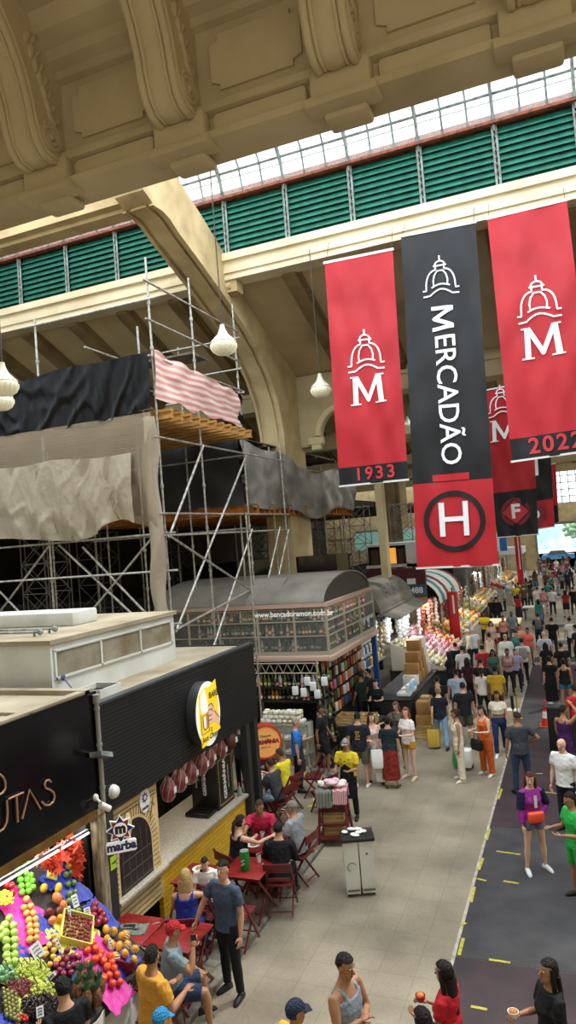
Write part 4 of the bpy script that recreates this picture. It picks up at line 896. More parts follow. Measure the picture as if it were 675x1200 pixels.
# beer dispenser
d = thing('beer_dispenser', (-6.95, 12.4, .92), 'tall black beer dispenser box with white vertical lettering on the counter', 'dispenser')
b = MB(); b.bbox((-7.3, 12.1, .92), (-6.72, 12.78, 1.92), .02); b.build('cabinet', mat('matt_black_box', '#17150f', .45), d)
GB = mat('gilt_border', '#b49a62', .4, .5); b = MB()
for (a, c_) in (((-.27, -.42), (.27, -.42)), ((.27, -.42), (.27, .42)), ((.27, .42), (-.27, .42)), ((-.27, .42), (-.27, -.42))): b.ribbon([a, c_], .018, (-6.719, 12.44, 1.42), UY, UZ, (.004, 0, 0))
b.build('printed_border', GB, d)
b = text_mb('GERMÂNIA', .155, (-6.716, 12.4, 1.45), UZ, -UY, (.003, 0, 0), .006); b.build('lettering', WPL, d, smooth=0)
b = text_mb('FEITA COMO SE DEVE', .045, (-6.716, 12.55, 1.45), UZ, -UY, (.003, 0, 0), .001); b.build('lettering', WPL, d, smooth=0)
b = text_mb('GERMÂNIA', .1, (-7.0, 12.097, 1.45), UZ, V((-1, 0, 0)), (0, -.003, 0), .004); b.build('lettering', WPL, d, smooth=0)
b = MB(); b.bar((-6.98, 12.1, 1.5), (-6.98, 12.0, 1.5), .02, 8); b.bar((-6.98, 12.0, 1.38), (-6.98, 12.0, 1.6), .018, 8); b.bar((-7.12, 12.1, 1.5), (-7.12, 12.0, 1.5), .02, 8); b.bar((-7.12, 12.0, 1.38), (-7.12, 12.0, 1.6), .018, 8); b.build('tap', STEELM, d)
b = MB(); b.bbox((-7.25, 11.72, .92), (-6.75, 12.09, 1.0), .02); b.box((-7.2, 11.76, 1.0), (-6.8, 12.05, 1.005)); b.build('drip_tray', mat('black_drip_tray', '#0d0d0d', .3), d)
GLB = mat('bottle_clear_glass', '#c9d4cc', .1, trans=.6)
r = thing('spray_bottle', (-6.68, 12.92, .92), 'small clear bottle at the far end of the granite counter', 'bottle'); b = MB(); b.lathe([(0, 0), (.04, 0), (.045, .02), (.045, .13), (.02, .18), (.015, .22), (0, .22)], (-6.68, 12.92, .92), 12); b.build('bottle_body', GLB, r); b = MB(); b.lathe([(0, .22), (.018, .22), (.018, .26), (0, .26)], (-6.68, 12.92, .92), 10); b.build('cap', mat('red_cap', '#b02525', .4), r)
# inside the bar: back shelf with boxes
b = MB(); b.box((-9.2, 9.9, .06), (-8.8, 13.4, 1.0)); b.box((-9.3, 9.9, 1.5), (-8.9, 13.4, 1.54)); b.box((-9.35, 9.9, .06), (-9.3, 13.4, 2.2)); tag(b.build('back_bar', mat('back_bar_wood', '#2e251b', .6)), 'dark back bar shelf inside the bar', 'shelf')
rr = random.Random(4)
for i in range(16):
    y = 10.0+i*.2; k = rr.choice(['#7d8a4a', '#8a2d26', '#c9a24a', '#4f6a4a', '#b8b2a0']); r_ = .04+.02*rr.random(); z = 1.0 if i % 2 else 1.54
    b = MB(); b.lathe([(0, 0), (r_, 0), (r_, .16), (r_*.8, .19), (r_*.8, .22), (0, .22)], (-9.0+.05*rr.random(), y, z+.003), 10); o = b.build('preserve_jar', mat('jar_'+k, k, .3)); tag(o, 'small jar on the dim back bar shelf behind the hams', 'jar', 'jars on the back bar')
area('bar_lamp', (-7.6, 11.4, 2.6), .3, 2.6, 16, (0, 0, 0), (1, .86, .66))

# ---------------------------------------------------------------- fruit shop shell
b = MB(); b.box((-10.6, 4.0, 3.98), (XF-.05, 8.3, 4.03)); b.box((-10.6, 8.2, 4.0), (XF-.05, 8.36, 4.1)); b.box((-9.0, 5.8, 4.03), (-7.0, 5.86, 4.08)); b.box((-9, 7.1, 4.03), (XF-.05, 7.15, 4.07)); b.box((XF-.2, 4, 4.0), (XF-.05, 8.3, 4.09)); tag(b.build('shop_roof', CONC), 'pale panelled roof over the fruit shop', 'roof')
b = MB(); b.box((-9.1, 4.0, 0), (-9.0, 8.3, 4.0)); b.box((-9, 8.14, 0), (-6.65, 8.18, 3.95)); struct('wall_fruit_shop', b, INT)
ff = thing('shop_fascia', (XF, 6.3, 2.4), 'gloss black fascia with thin rose gold letters above the fruit stall', 'fascia')
b = MB(); b.box((XF-.06, 4.0, 2.46), (XF, 8.38, 4.06)); b.build('panel', BLKG, ff)
b = MB(); b.box((XF-.07, 4.0, 2.36), (XF+.03, 8.36, 2.46)); b.build('gold_strip', GOLD, ff)
def neon(nm, pts):
    b = MB(); b.tube([atx(px, py, XF+.03) for px, py in pts], .013, 8); b.build(nm, COPPER, ff)
z5 = lambda L: [(x/4.8, 780+y/4.8) for x, y in L]
neon('letter_s', z5([(287, 655), (275, 643), (258, 648), (250, 668), (258, 690), (280, 698), (300, 712), (308, 735), (300, 765), (278, 785), (252, 785), (236, 765)]))
neon('letter_a', z5([(125, 862), (165, 698), (228, 808)]))
neon('letter_t', z5([(45, 752), (130, 714)])); neon('letter_t', z5([(92, 735), (100, 880)]))
neon('letter_u', z5([(38, 760), (42, 830), (38, 880), (20, 918), (0, 932), (-25, 935), (-45, 920), (-52, 880), (-52, 790)]))
neon('letter_o', z5([(0, 612), (18, 628), (30, 655), (30, 690), (15, 715), (-5, 728), (-25, 720), (-35, 690), (-35, 650), (-20, 620), (0, 612)]))
tl_ = thing('tube_lamp', (-6.7, 7.2, 2.1), 'long white fluorescent tube lamp above the fruit display', 'lamp')
p0, p1 = atx(-60, 1072, -6.6), atx(104, 976, -6.6)
b = MB(); b.bar(p0, p1, .014, 10); b.build('tube', mat('lit_tube', '#ffffff', .4, emit='#f2f6ff', estr=2.2), tl_)
b = MB(); b.beam(p0+V((-.02, 0, .035)), p1+V((-.02, 0, .035)), .035, .03); b.build('batten', STEELM, tl_)
area('fruit_lamp', (-6.75, 6.9, 2.25),   .25, 2.6, 24, (0, math.radians(-12), 0), (1, .98, .95))
# ================================================================ bottles
def bottle_proto(kind):
    g, lab, cap = {'red': ('#141a12', '#a39c88', '#5a1c22'), 'dark': ('#0b0d0a', '#4a4236', '#8a6a2a'), 'white': ('#5f6a2a', '#b5ae98', '#9a8a5a'), 'amber': ('#8a4a12', '#e2c27a', '#1d1a18'), 'clear': ('#b9c6c0', '#d94a3a', '#c9c9c9'), 'rose': ('#b8495a', '#f0e6e0', '#d9d3c9')}[kind]
    gm = mat('bottle_glass_'+kind, g, .12, spec=.6); lm = mat('bottle_label_'+kind, lab, .6); cm = mat('bottle_cap_'+kind, cap, .4, .2)
    a = MB(); a.lathe([(0, 0), (.036, 0), (.038, .01), (.038, .19), (.034, .215), (.016, .245), (.0145, .3), (.0145, .31), (0, .31)], n=10)
    l = MB(); l.lathe([(.0386, .06), (.0386, .15)], n=10)
    l2 = MB(); l2.loft([[V((.0387*math.cos(2*PI*k/10), .0387*math.sin(2*PI*k/10), z)) for k in range(10)] for z in (.06, .125)], cap=False)
    c = MB(); c.lathe([(.0155, .265), (.0158, .31), (0, .315)], n=8)
    return a.mesh('bottle', gm), l2.mesh('label', lm), c.mesh('cap', cm)
BOT = {k: bottle_proto(k) for k in ('red', 'dark', 'white', 'amber', 'clear', 'rose')}
BDESC = {'red': 'dark wine bottle', 'dark': 'black gold-capped bottle', 'white': 'yellow green bottle', 'amber': 'amber bottle', 'clear': 'clear bottle', 'rose': 'pink bottle'}
def put_bottle(p, kind, where, group, s=1., tilt=None):
    a, l, c = BOT[kind]
    o = mesh_obj('wine_bottle', a, None, V(p)+V((0, 0, .003))); o.scale = (s, s, s)
    if tilt: o.rotation_euler = tilt
    mesh_obj('paper_label', l, o); mesh_obj('cap', c, o)
    return tag(o, BDESC[kind]+' '+where, 'bottle', group)
# ================================================================ the glazed wine shop
GLS = sheer('cabinet_glass', '#dfe9e4', .07, .05); FRM = mat('cream_metal_frame', '#a8a08c', .45, .1); PINK = mat('dusty_pink_fascia', '#b79a8c', .6); GREYR = mat('grey_curved_roof', '#86827a', .55, .1, c2='#6d6a63', scale=1.2)
ws = thing('wine_shop_cabinet', (-8.5, 20, 2.72), 'glazed upper cabinet of the wine shop under its grey curved roof', 'display cabinet')
WX0, WX1, WY0, WY1 = -11.5, -6.22, 17.75, 22.4
zs = [2.95, 3.36, 3.74, 4.12]
b = MB(); b.bbox((WX0, WY0-.12, 2.72), (WX1+.12, WY1, 2.86), .02); b.build('pink_fascia', PINK, ws)
b = MB(); b.box((WX0, WY0-.04, 2.86), (WX1+.04, WY1, 2.93)); b.build('sill', FRM, ws)
b = MB(); b.box((WX0, WY0-.06, 4.14), (WX1+.06, WY1, 4.24)); b.build('cornice', PINK, ws)
FXS = [-11.4, -10.4, -9.42, -8.24, -7.16, -6.24]
b = MB()
for x in FXS: b.box((x-.025, WY0-.02, 2.93), (x+.025, WY0+.03, 4.16))
for z in (2.95, 3.37, 3.76, 4.1): b.box((WX0, WY0-.015, z-.012), (WX1, WY0+.03, z+.012))
b.build('front_frame', FRM, ws)
b = MB(); YS_ = [WY0, 19.3, 20.85, WY1]
for y in YS_: b.box((WX1-.03, y-.025, 2.93), (WX1+.02, y+.025, 4.16))
for z in (2.95, 3.37, 3.76, 4.1): b.box((WX1-.03, WY0, z-.018), (WX1+.015, WY1, z+.018))
b.build('side_frame', FRM, ws)
for i in range(5): b = MB(); b.box((FXS[i]+.03, WY0, 2.95), (FXS[i+1]-.03, WY0+.008, 4.1)); b.build('glass_pane', GLS, ws)
for i in range(3): b = MB(); b.box((WX1-.008, YS_[i]+.03, 2.95), (WX1, YS_[i+1]-.03, 4.1)); b.build('glass_pane', GLS, ws)
for z in (2.93, 3.345, 3.735):
    b = MB(); b.box((WX0, WY0+.06, z), (WX1-.06, WY0+.5, z+.02)); b.box((WX1-.5, WY0+.5, z), (WX1-.06, WY1-.05, z+.02)); b.build('shelf', INT, ws)
b = MB(); b.box((WX0, WY0+.5, 2.93), (WX1-.55, WY0+.53, 4.12)); b.box((WX1-.55, WY0+.5, 2.93), (WX1-.52, WY1, 4.12)); b.build('back_board', mat('cabinet_back', '#2e2f29', .7), ws)
b = MB(); n = 14
rings = []
for k in range(n+1):
    a = PI*.94*k/n+.03*PI; y = 20.05-2.3*math.cos(a); z = 4.22+.72*math.sin(a)
    rings.append([V((WX0, y, z)), V((WX1-.05, y, z)), V((WX1-.05, y, z-.04)), V((WX0, y, z-.04))])
b.loft(rings); b.build('curved_roof', GREYR, ws)
b = MB(); b.prism([(20.05-2.28*math.cos(PI*k/n), 4.2+.7*math.sin(PI*k/n)) for k in range(n+1)], (WX1-.12, 0, 0), UY, UZ, (.03, 0, 0)); b.build('gable', mat('dark_gable', '#2b2a28', .5), ws)
b = MB(); b.obox((-8.2, 18.4, 4.72), (.55, 0, 0), (0, .35, .17), (0, -.012, .02)); b.build('roof_hatch', GREYR, ws)
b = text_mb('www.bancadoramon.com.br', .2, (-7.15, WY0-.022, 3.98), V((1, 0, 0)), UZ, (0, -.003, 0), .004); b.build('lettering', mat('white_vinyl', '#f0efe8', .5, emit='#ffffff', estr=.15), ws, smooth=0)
area('cabinet_light', (-8.4, 18.05, 4.08), 4.8, .2, 6, (0, 0, 0), (1, .93, .8)); area('cabinet_side_light', (-6.45, 20.1, 4.08), .2, 4.4, 7, (0, 0, 0), (.9, .96, 1))
rb = random.Random(11)
for j, z in enumerate((2.95, 3.366, 3.756)):
    nm = ('bottom', 'middle', 'top')[j]
    x = -10.2
    while x < -6.4:
        k = rb.choice(['red', 'red', 'dark', 'dark', 'amber', 'white', 'clear'])
        if rb.random() < .92: put_bottle((x, WY0+.2+.05*rb.random(), z), k, 'on the %s shelf of the glazed cabinet front' % nm, 'bottles on the %s cabinet shelf' % nm, rb.uniform(.92, 1.12))
        x += rb.choice([.09, .1, .12])
    y = WY0+.4
    while y < WY1-.2:
        k = rb.choice(['white', 'clear', 'amber', 'dark', 'rose'])
        if rb.random() < .8: put_bottle((WX1-.22, y, z), k, 'on the %s side shelf of the glazed cabinet' % nm, 'bottles on the %s side shelf' % nm, rb.uniform(.95, 1.1))
        y += rb.choice([.14, .18, .24])
# shop below: posts, hanging rack, counter
SX, SY0, SY1 = -6.72, 17.5, 22.6
lt = thing('lattice_rack', (-8.2, 17.6, 2.4), 'white lattice girder under the wine cabinet with hooks', 'rack')
for z in (2.42, 2.68): b = MB(); b.bar((-10.6, 17.62, z), (-6.5, 17.62, z), .018, 6); b.build('rail', FRM, lt)
b = MB()
for i in range(16): x = -10.6+i*.256; b.bar((x, 17.62, 2.42), (x+.128, 17.62, 2.68), .01, 5); b.bar((x+.128, 17.62, 2.68), (x+.256, 17.62, 2.42), .01, 5)
b.build('lattice', FRM, lt)
for x in (-10.6, -8.6, -6.55): b = MB(); b.bar((x, 17.62, 0), (x, 17.62, 2.72), .03, 8); b.build('post', FRM, lt)
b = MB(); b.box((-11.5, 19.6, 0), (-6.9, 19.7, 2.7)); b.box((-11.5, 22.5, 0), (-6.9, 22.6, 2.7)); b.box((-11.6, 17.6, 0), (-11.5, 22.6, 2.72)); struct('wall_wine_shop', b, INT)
for j, z in enumerate((2.02, 1.66)):
    r = thing('bottle_shelf', (-8.4, 17.72, z-.03), '%s open shelf of bottles under the lattice girder' % ('upper', 'lower')[j], 'shelf'); b = MB(); b.box((-10.5, 17.66, z-.03), (-6.62, 17.98, z)); b.build('board', mat('dark_shelf_board', '#2a221a', .6), r); b = MB(); b.box((-10.5, 17.65, z), (-6.62, 17.66, z+.04)); b.build('lip', INT, r)
    for row in range(2):
        x = -10.0+.04*row
        while x < -6.7:
            k = rb.choice(['red', 'red', 'dark', 'dark', 'dark', 'white', 'clear', 'amber', 'rose'])
            put_bottle((x, 17.73+.13*row, z), k, 'on the %s open shelf under the lattice girder' % ('upper', 'lower')[j], 'bottles on the %s open shelf' % ('upper', 'lower')[j], rb.uniform(.95, 1.1)); x += rb.choice([.1, .115, .13])
BAGW = mat('white_gift_bag', '#e3e5e4', .5)
for i, (px, py) in enumerate(((360, 797), (367, 803), (346, 808), (372, 812), (356, 810), (380, 797))):
    p = aty(px, py, 17.5); r = thing('hanging_gift_bag', (p.x, p.y, p.z-.14), ['white gift bag hanging highest on the lattice girder', 'white gift bag in the middle of the hanging bags', 'white gift bag hanging furthest left under the girder', 'white gift bag hanging lowest under the girder', 'small white bag left of the lowest bag', 'white bag hanging nearest the shop corner'][i], 'bag', 'white bags hanging under the girder')
    b = MB(); b.bbox((p.x-.08, p.y-.04, p.z-.14), (p.x+.08, p.y+.04, p.z+.08), .012); b.build('bag_body', BAGW, r); b = MB(); b.tube([(p.x-.05, p.y, p.z+.08), (p.x, p.y, 2.42), (p.x+.05, p.y, p.z+.08)], .005, 5); b.build('handle', BAGW, r)
# glass counter with cartons of white goods
dc = thing('glass_counter', (-7.4, 17.5, 0), 'white framed glass counter full of pale packs, at the wine shop corner', 'display counter')
cx0, cx1, cy0, cy1 = -8.15, -6.75, 17.05, 17.5
b = MB(); b.box((cx0, cy0, 0), (cx1, cy1, .12)); b.build('plinth', FRM, dc)
b = MB()
for x in (cx0, (cx0+cx1)/2, cx1-.04): b.box((x, cy0, .1), (x+.04, cy0+.04, 1.2))
for x in (cx0, cx1-.04): b.box((x, cy1-.04, .1), (x+.04, cy1, 1.2))
for z in (.45, .8, 1.17): b.box((cx0, cy0, z), (cx1, cy0+.03, z+.03))
b.build('frame', FRM, dc)
for z in (.42, .78): b = MB(); b.box((cx0+.02, cy0+.04, z), (cx1-.02, cy1, z+.015)); b.build('shelf', FRM, dc)
b = MB(); b.box((cx0+.04, cy0+.01, .13), (cx1-.04, cy0+.016, 1.17)); b.build('glass_pane', GLS, dc)
b = MB(); b.box((cx0, cy0, 1.2), (cx1, cy1, 1.215)); b.build('glass_top', GLS, dc)
b = MB(); b.box((cx0+.03, cy1-.03, .12), (cx1-.03, cy1-.01, 1.18)); b.build('back_panel', WHITEP, dc)
CART = [mat('pale_carton', '#e6e0cd', .6), mat('white_pack', '#eceae2', .5), mat('cream_pack', '#d3c9a8', .6), mat('red_pack', '#9e2a28', .5)]
pk = [MB().bbox((-.075, -.06, 0), (.075, .06, .1), .02).mesh('pack', m) for m in CART]
ball_ = [MB().lathe([(0, 0), (.06, .005), (.08, .04), (.06, .08), (0, .09)], n=12).mesh('cheese', m) for m in CART[:3]]
for z, red in ((.125, 1), (.44, 0), (.8, 0), (1.22, 0), (1.326, 0), (1.432, 0)):
    n_ = 8 if z < 1.3 else 7
    for i in range(n_):
        for row in range(2):
            x = cx0+.13+i*.155+(.07 if z > 1.3 else 0); y = cy0+.14+.15*row
            me = rb.choice(pk[:3]+ball_) if not red else pk[3]
            o = mesh_obj('cheese_pack', me, None, (x, y, z+.003), (0, 0, rb.uniform(-.03, .03))); o.scale = (.92, .92, .96)
            tag(o, ('red pack on the lowest level of the glass counter' if red else 'pale pack %s the glass counter' % ('stacked on top of' if z > 1.2 else 'on a shelf inside')), 'pack', 'packs on and in the glass counter' if z < 1.2 else 'packs on top of the glass counter')
# corner tower of bottles and hanging strings, side front
tw = thing('bottle_stand', (-6.4, 17.8, 0), 'round tiered bottle stand at the corner of the wine shop', 'stand')
b = MB(); b.bar((-6.45, 17.75, 0), (-6.45, 17.75, 2.6), .03, 8); b.build('pole', STEELM, tw)
for z, R_ in ((.02, .34), (.75, .3), (1.25, .28), (1.75, .24), (2.2, .2)):
    b = MB(); b.lathe([(0, 0), (R_, 0), (R_, .02), (0, .02)], (-6.45, 17.75, z), 20); b.build('tier', INT, tw)
    for k in range(int(R_*32)):
        a = 2*PI*k/int(R_*32); put_bottle((-6.45+(R_-.05)*math.cos(a), 17.75+(R_-.05)*math.sin(a), z+.02), rb.choice(['dark', 'dark', 'red', 'white']), 'on the round tiered stand at the shop corner', 'bottles on the round stand', 1.05)
side_cols = ['#b33a4a', '#c96a7a', '#d8d3c8', '#8a2d35', '#e0b9b4', '#4a3a35', '#7a8a4a', '#c98a4a', '#2f4a6a']
hp = [MB().bbox((-.03, -.085, -.26), (.03, .085, 0), .025).mesh('pack', mat('hung_pack_'+c, c, .4)) for c in side_cols]
for i in range(70):
    y = 18.45+.285*(i % 14); z = 2.58-.33*(i//14)-.04*rb.random(); o = mesh_obj('hanging_pack', rb.choice(hp), None, (-6.7+.02*rb.random(), y, z), (0, 0, rb.uniform(-.2, .2)))
    tag(o, 'plastic pack hanging on the side front of the wine shop', 'pack', 'packs hanging on the wine shop side')
b = MB(); b.box((-6.85, 18.1, 0), (-6.8, 22.5, 2.72)); tag(b.build('hook_board', INT), 'dark board carrying the hanging packs on the wine shop side', 'board')
# low produce tables along the side front, where the shop hands stand
def crate(x0, y0, x1, y1, h, m, lab, tilt=0.):
    r = thing('slatted_crate', ((x0+x1)/2, (y0+y1)/2, h), lab, 'crate')
    for k in range(3):
        z = h+.03+k*.075; b = MB()
        b.box((x0, y0, z), (x1, y0+.015, z+.055)); b.box((x0, y1-.015, z), (x1, y1, z+.055)); b.box((x0, y0+.015, z), (x0+.015, y1-.015, z+.055)); b.box((x1-.015, y0+.015, z), (x1, y1-.015, z+.055)); b.build('slat_ring', m, r)
    b = MB(); b.box((x0, y0, h), (x1, y1, h+.03)); b.build('bottom', m, r)
    for sx in (x0+.015, x1-.045):
        for sy in (y0+.015, y1-.045): b = MB(); b.box((sx, sy, h+.03), (sx+.03, sy+.03, h+.25)); b.build('corner_post', m, r)
    return r
CRATE = mat('pine_crate', '#b59a63', .7, c2='#8e7440', scale=5, stretch=(1, 1, 6))
r = thing('produce_table', (-5.9, 19.3, 0), 'low dark produce table between the two shop counters', 'table'); b = MB(); b.box((-6.5, 18.3, .78), (-5.35, 19.55, .83)); b.build('tabletop', INT, r)
for x, y in ((-6.4, 18.4), (-5.45, 18.4), (-6.4, 19.45), (-5.45, 19.45)): b = MB(); b.box((x-.03, y-.03, 0), (x+.03, y+.03, .78)); b.build('leg', INT, r)
for i in range(2): crate(-6.45+i*.56, 18.4, -5.95+i*.56, 19.0, .832, CRATE, ['pine crate of red packs on the low produce table', 'pine crate of orange packs on the low produce table'][i])
crate(-4.75, 20.1, -4.1, 20.8, 0.0, CRATE, 'empty pine crate on the floor by the scales counter')
for i in range(15):
    x, y = -6.38+.2*(i % 5), 19.12+.14*(i//5); c = rb.choice(['#c9462c', '#d8d2c0', '#b9b0c0', '#d96a3a', '#8f8a7a'])
    o = mesh_obj('goods_packet', MB().bbox((-.09, -.06, 0), (.09, .06, .06), .02).mesh('packet', mat('goods_'+c, c, .5)), None, (x, y, .834), (0, 0, rb.uniform(-.1, .1))); tag(o, 'packet of dried goods heaped on the low produce table', 'packet', 'packets heaped on the low produce table')
# ================================================================ stalls further down the aisle
rs = random.Random(21)
def heap_proto(nm, colr, kind):
    m = mat('goods_'+colr, colr, .5, c2=None, coat=.2 if kind == 'bag' else 0)
    b = MB()
    if kind == 'bag': b.ball((0, 0, .08), (.12, .1, .09), 8, 6); b.bar((0, 0, .15), (0, 0, .2), .03, 6)
    elif kind == 'box': b.bbox((-.16, -.12, 0), (.16, .12, .2), .01)
    elif kind == 'ball': b.ball((0, 0, .06), .065, 8, 6)
    elif kind == 'tray': b.bbox((-.2, -.15, 0), (.2, .15, .07), .02)
    return b.mesh(nm, m)
# grey hooded stall
h = thing('stall_hood', (-6.6, 25.5, 3.2), 'grey metal barrel hood with raised letters over the bright goods stall', 'hood')
b = MB(); rings = []
for k in range(11):
    a = PI/2*k/10; x = -7.2+1.1*math.cos(a)*1.0; z = 3.3+1.0*math.sin(a)
    rings.append([V((x, 22.75, z)), V((x, 27.9, z)), V((x-.03, 27.9, z-.03)), V((x-.03, 22.75, z-.03))])
b.loft(rings); b.build('barrel_sheet', mat('brushed_grey_sheet', '#9a9a96', .35, .5, c2='#7d7d79', scale=1.3), h)
b = MB(); b.prism([(-7.2, 3.3)] + [(-7.2+1.1*math.cos(PI/2*k/10), 3.3+1.0*math.sin(PI/2*k/10)) for k in range(11)], (0, 22.74, 0), (1,0,0), UZ, (0, .03, 0)); b.build('end_panel', GREYR, h)
b = MB(); b.box((-8.6, 22.74, 3.3), (-6.02, 27.9, 3.36)); b.obox((-5.82, 25.3, 3.2), (.32, 0, -.1), (0, 2.6, 0), (.01, 0, .015)); b.build('lower_lip', GREYR, h)
b = text_mb('EMPÓRIO', .62, (-6.235, 25.3, 3.92), UY, V((-.42, 0, .9)), (.02, 0, .006), .01); b.build('raised_letters', mat('dull_grey_letter', '#6f6f6c', .5, .3), h, smooth=0)
b = MB(); b.box((-11.6, 22.7, 0), (-11.5, 44, 4.2)); b.box((-11.5, 44, 0), (-7, 44.1, 4.2)); struct('wall_stalls', b, INT)
# dark glass block and upper boxes behind the shops
b = MB(); b.box((-11.4, 23.2, 4.3), (-7.6, 24.55, 5.35)); b.box((-11.3, 23.3, 0), (-11.1, 23.5, 4.3)); b.box((-8.3, 23.3, 0), (-8.1, 23.5, 4.3)); tag(b.build('dark_glass_box', mat('smoked_glass', '#141311', .15, spec=.6)), 'dark glazed upper box behind the wine shop roof', 'box')
p0, p1 = aty(440, 668, 30), aty(540, 658, 30)
r = thing('upper_office', (-7.5, 32, 4.4), 'white framed upper shop box with a lit amber panel, behind the H banner', 'upper box')
zb_, zt_ = 4.42, 5.35
b = MB(); b.box((-8.5, 30.0, zb_), (-6.05, 33, zb_+.12)); b.box((-8.5, 30.0, zt_), (-6.05, 33, zt_+.1)); b.box((-6.7, 30.0, zb_), (-6.05, 33, zt_)); b.build('white_frame', WHITEP, r)
b = MB(); b.box((-8.45, 30.3, zb_+.12), (-6.7, 32.8, zt_)); b.build('dark_front', INT, r)
b = MB(); b.box((-7.6, 30.26, zb_+.15), (-7.2, 30.3, zt_-.1)); b.build('lit_panel', mat('lit_amber_panel', '#d8922e', .6, emit='#e9a03a', estr=.7), r)
for x in (-8.3, -7.95, -7.1): b = MB(); b.box((x, 30.26, zb_+.15), (x+.3, 30.3, zt_-.15)); b.build('dim_panel', mat('dim_brown_panel', '#4a2c14', .6), r)
b = MB(); b.box((-8.4, 30.2, 0), (-8.2, 30.4, zb_)); b.build('post', INT, r); b = MB(); b.box((-7.2, 30.2, 0), (-7.0, 30.4, zb_)); b.build('post', INT, r)
# maroon sign with a phone number
r = thing('phone_sign', (-6.9, 29.5, 2.9), 'maroon stall sign with a teal phone number strip', 'sign')
b = MB(); b.box((-8.2, 28.9, 3.2), (-5.75, 29.1, 4.4)); b.build('maroon_board', mat('maroon_board', '#4a141b', .5), r)
b = MB(); b.box((-7.2, 28.88, 3.26), (-5.75, 28.9, 3.72)); b.build('teal_strip', mat('teal_strip', '#1f5866', .5), r)
b = MB(); b.box((-6.5, 28.87, 3.75), (-6.15, 28.9, 3.98)); b.build('notice', WPL, r)
b = text_mb('8-3488', .34, (-6.35, 28.875, 3.48), V((1,0,0)), UZ, (0, -.003, 0), .008); b.build('lettering', WPL, r, smooth=0)
b = MB(); b.box((-7.2, 28.9, 2.8), (-5.75, 29.05, 3.2)); b.build('tan_strip', mat('tan_strip', '#8a6a3a', .6), r)
b = MB(); b.box((-8.2, 28.95, 0), (-8.05, 29.1, 3.2)); b.build('post', INT, r)
# striped awnings
r = thing('striped_awning', (-5.9, 33, 2.9), 'white and teal rounded stall awning with maroon stripes', 'awning')
cols_ = [mat('awning_white', '#e4e3da', .6), mat('awning_teal', '#3a8a96', .6), mat('awning_maroon', '#7a2433', .6)]
for i in range(10):
    y0_ = 30.5+i*.62; b = MB(); rings = []
    for k in range(7):
        a = PI/2*k/6; x = -7.0+1.5*math.cos(a); z = 2.75+1.15*math.sin(a); rings.append([V((x, y0_, z)), V((x, y0_+.6, z)), V((x-.02, y0_+.6, z-.02)), V((x-.02, y0_, z-.02))])
    b.loft(rings); b.build('stripe_panel', cols_[[0, 1, 0, 2, 0, 0, 1, 0, 0, 2][i]], r)
b = MB(); b.bar((-5.5, 30.6, 0), (-5.5, 30.6, 2.75), .03, 6); b.build('post', STEELM, r); b = MB(); b.bar((-5.5, 36.6, 0), (-5.5, 36.6, 2.75), .03, 6); b.build('post', STEELM, r)
# red pillar banners
for y, x, z0_, z1_, lab in ((31.8, -5.2, .95, 3.1, 'tall red pillar sign beside the heaped goods stall'), (58, -4.1, 1.0, 5.2, 'red pillar sign far down the aisle')):
    r = thing('vertical_sign', (x, y, 0), lab, 'sign'); b = MB(); b.bbox((x-.22, y-.1, z0_), (x+.22, y+.1, z1_), .03); b.build('red_panel', mat('bright_red_panel', '#b3141f', .45), r); b = MB(); b.box((x+.0, y-.11, z0_+1.2), (x+.08, y-.1, z1_-.15)); b.build('white_stripe', WPL, r); b = MB(); b.bar((x, y, 0), (x, y, z1_+.18), .03, 8); b.build('post', INT, r)
# counters and goods: bright stall under the hood, then heaped stalls down the aisle
DCL = mat('dark_counter_cloth', '#1b1a1c', .8)
def counter(x0, y0, x1, y1, z, lab, m=DCL):
    r = thing('stall_counter', ((x0+x1)/2, (y0+y1)/2, 0), lab, 'counter'); b = MB(); b.box((x0+.03, y0+.03, 0), (x1-.03, y1-.03, z-.04)); b.build('front', m, r); b = MB(); b.bbox((x0, y0, z-.04), (x1, y1, z), .01); b.build('counter_top', m, r); return r
counter(-6.1, 20.9, -4.9, 25.5, .95, 'dark scales counter under the grey hood')
counter(-6.8, 25.9, -4.7, 31.2, .8, 'low counter of the heaped goods stall')
counter(-6.8, 32.4, -5.05, 40, .85, 'long counter of heaped fruit beyond the red pillar sign', mat('pale_counter_front', '#b8b2a2', .7))
counter(-6.8, 41, -5.3, 52, .85, 'far counter of bright goods by the cross aisle')
counter(-6.8, 53, -4.4, 66, .85, 'furthest counter of goods down the aisle', mat('pale_counter_front', '#b8b2a2', .7))
r = thing('teal_glow_screen', (-7.5, 40.5, 4.6), 'glowing teal screen with white rails for the lit mezzanine, high up behind the upper shop box', 'screen'); b = MB(); b.box((-12, 40.4, 5.0), (-5.5, 40.5, 6.0)); b.build('screen_panel', mat('glowing_teal', '#7fb0a4', .5, emit='#9fd0c4', estr=.25), r); b = MB(); b.box((-12, 40.35, 6.0), (-5.5, 40.5, 6.12)); b.box((-12, 40.35, 4.88), (-5.5, 40.5, 5.0)); b.build('rail', WPL, r)  # panel glows of itself to stand for the lit mezzanine beyond
for x in (-11.8, -5.7): b = MB(); b.bar((x, 40.45, 0), (x, 40.45, 4.9), .05, 6); b.build('post', STEELM, r)
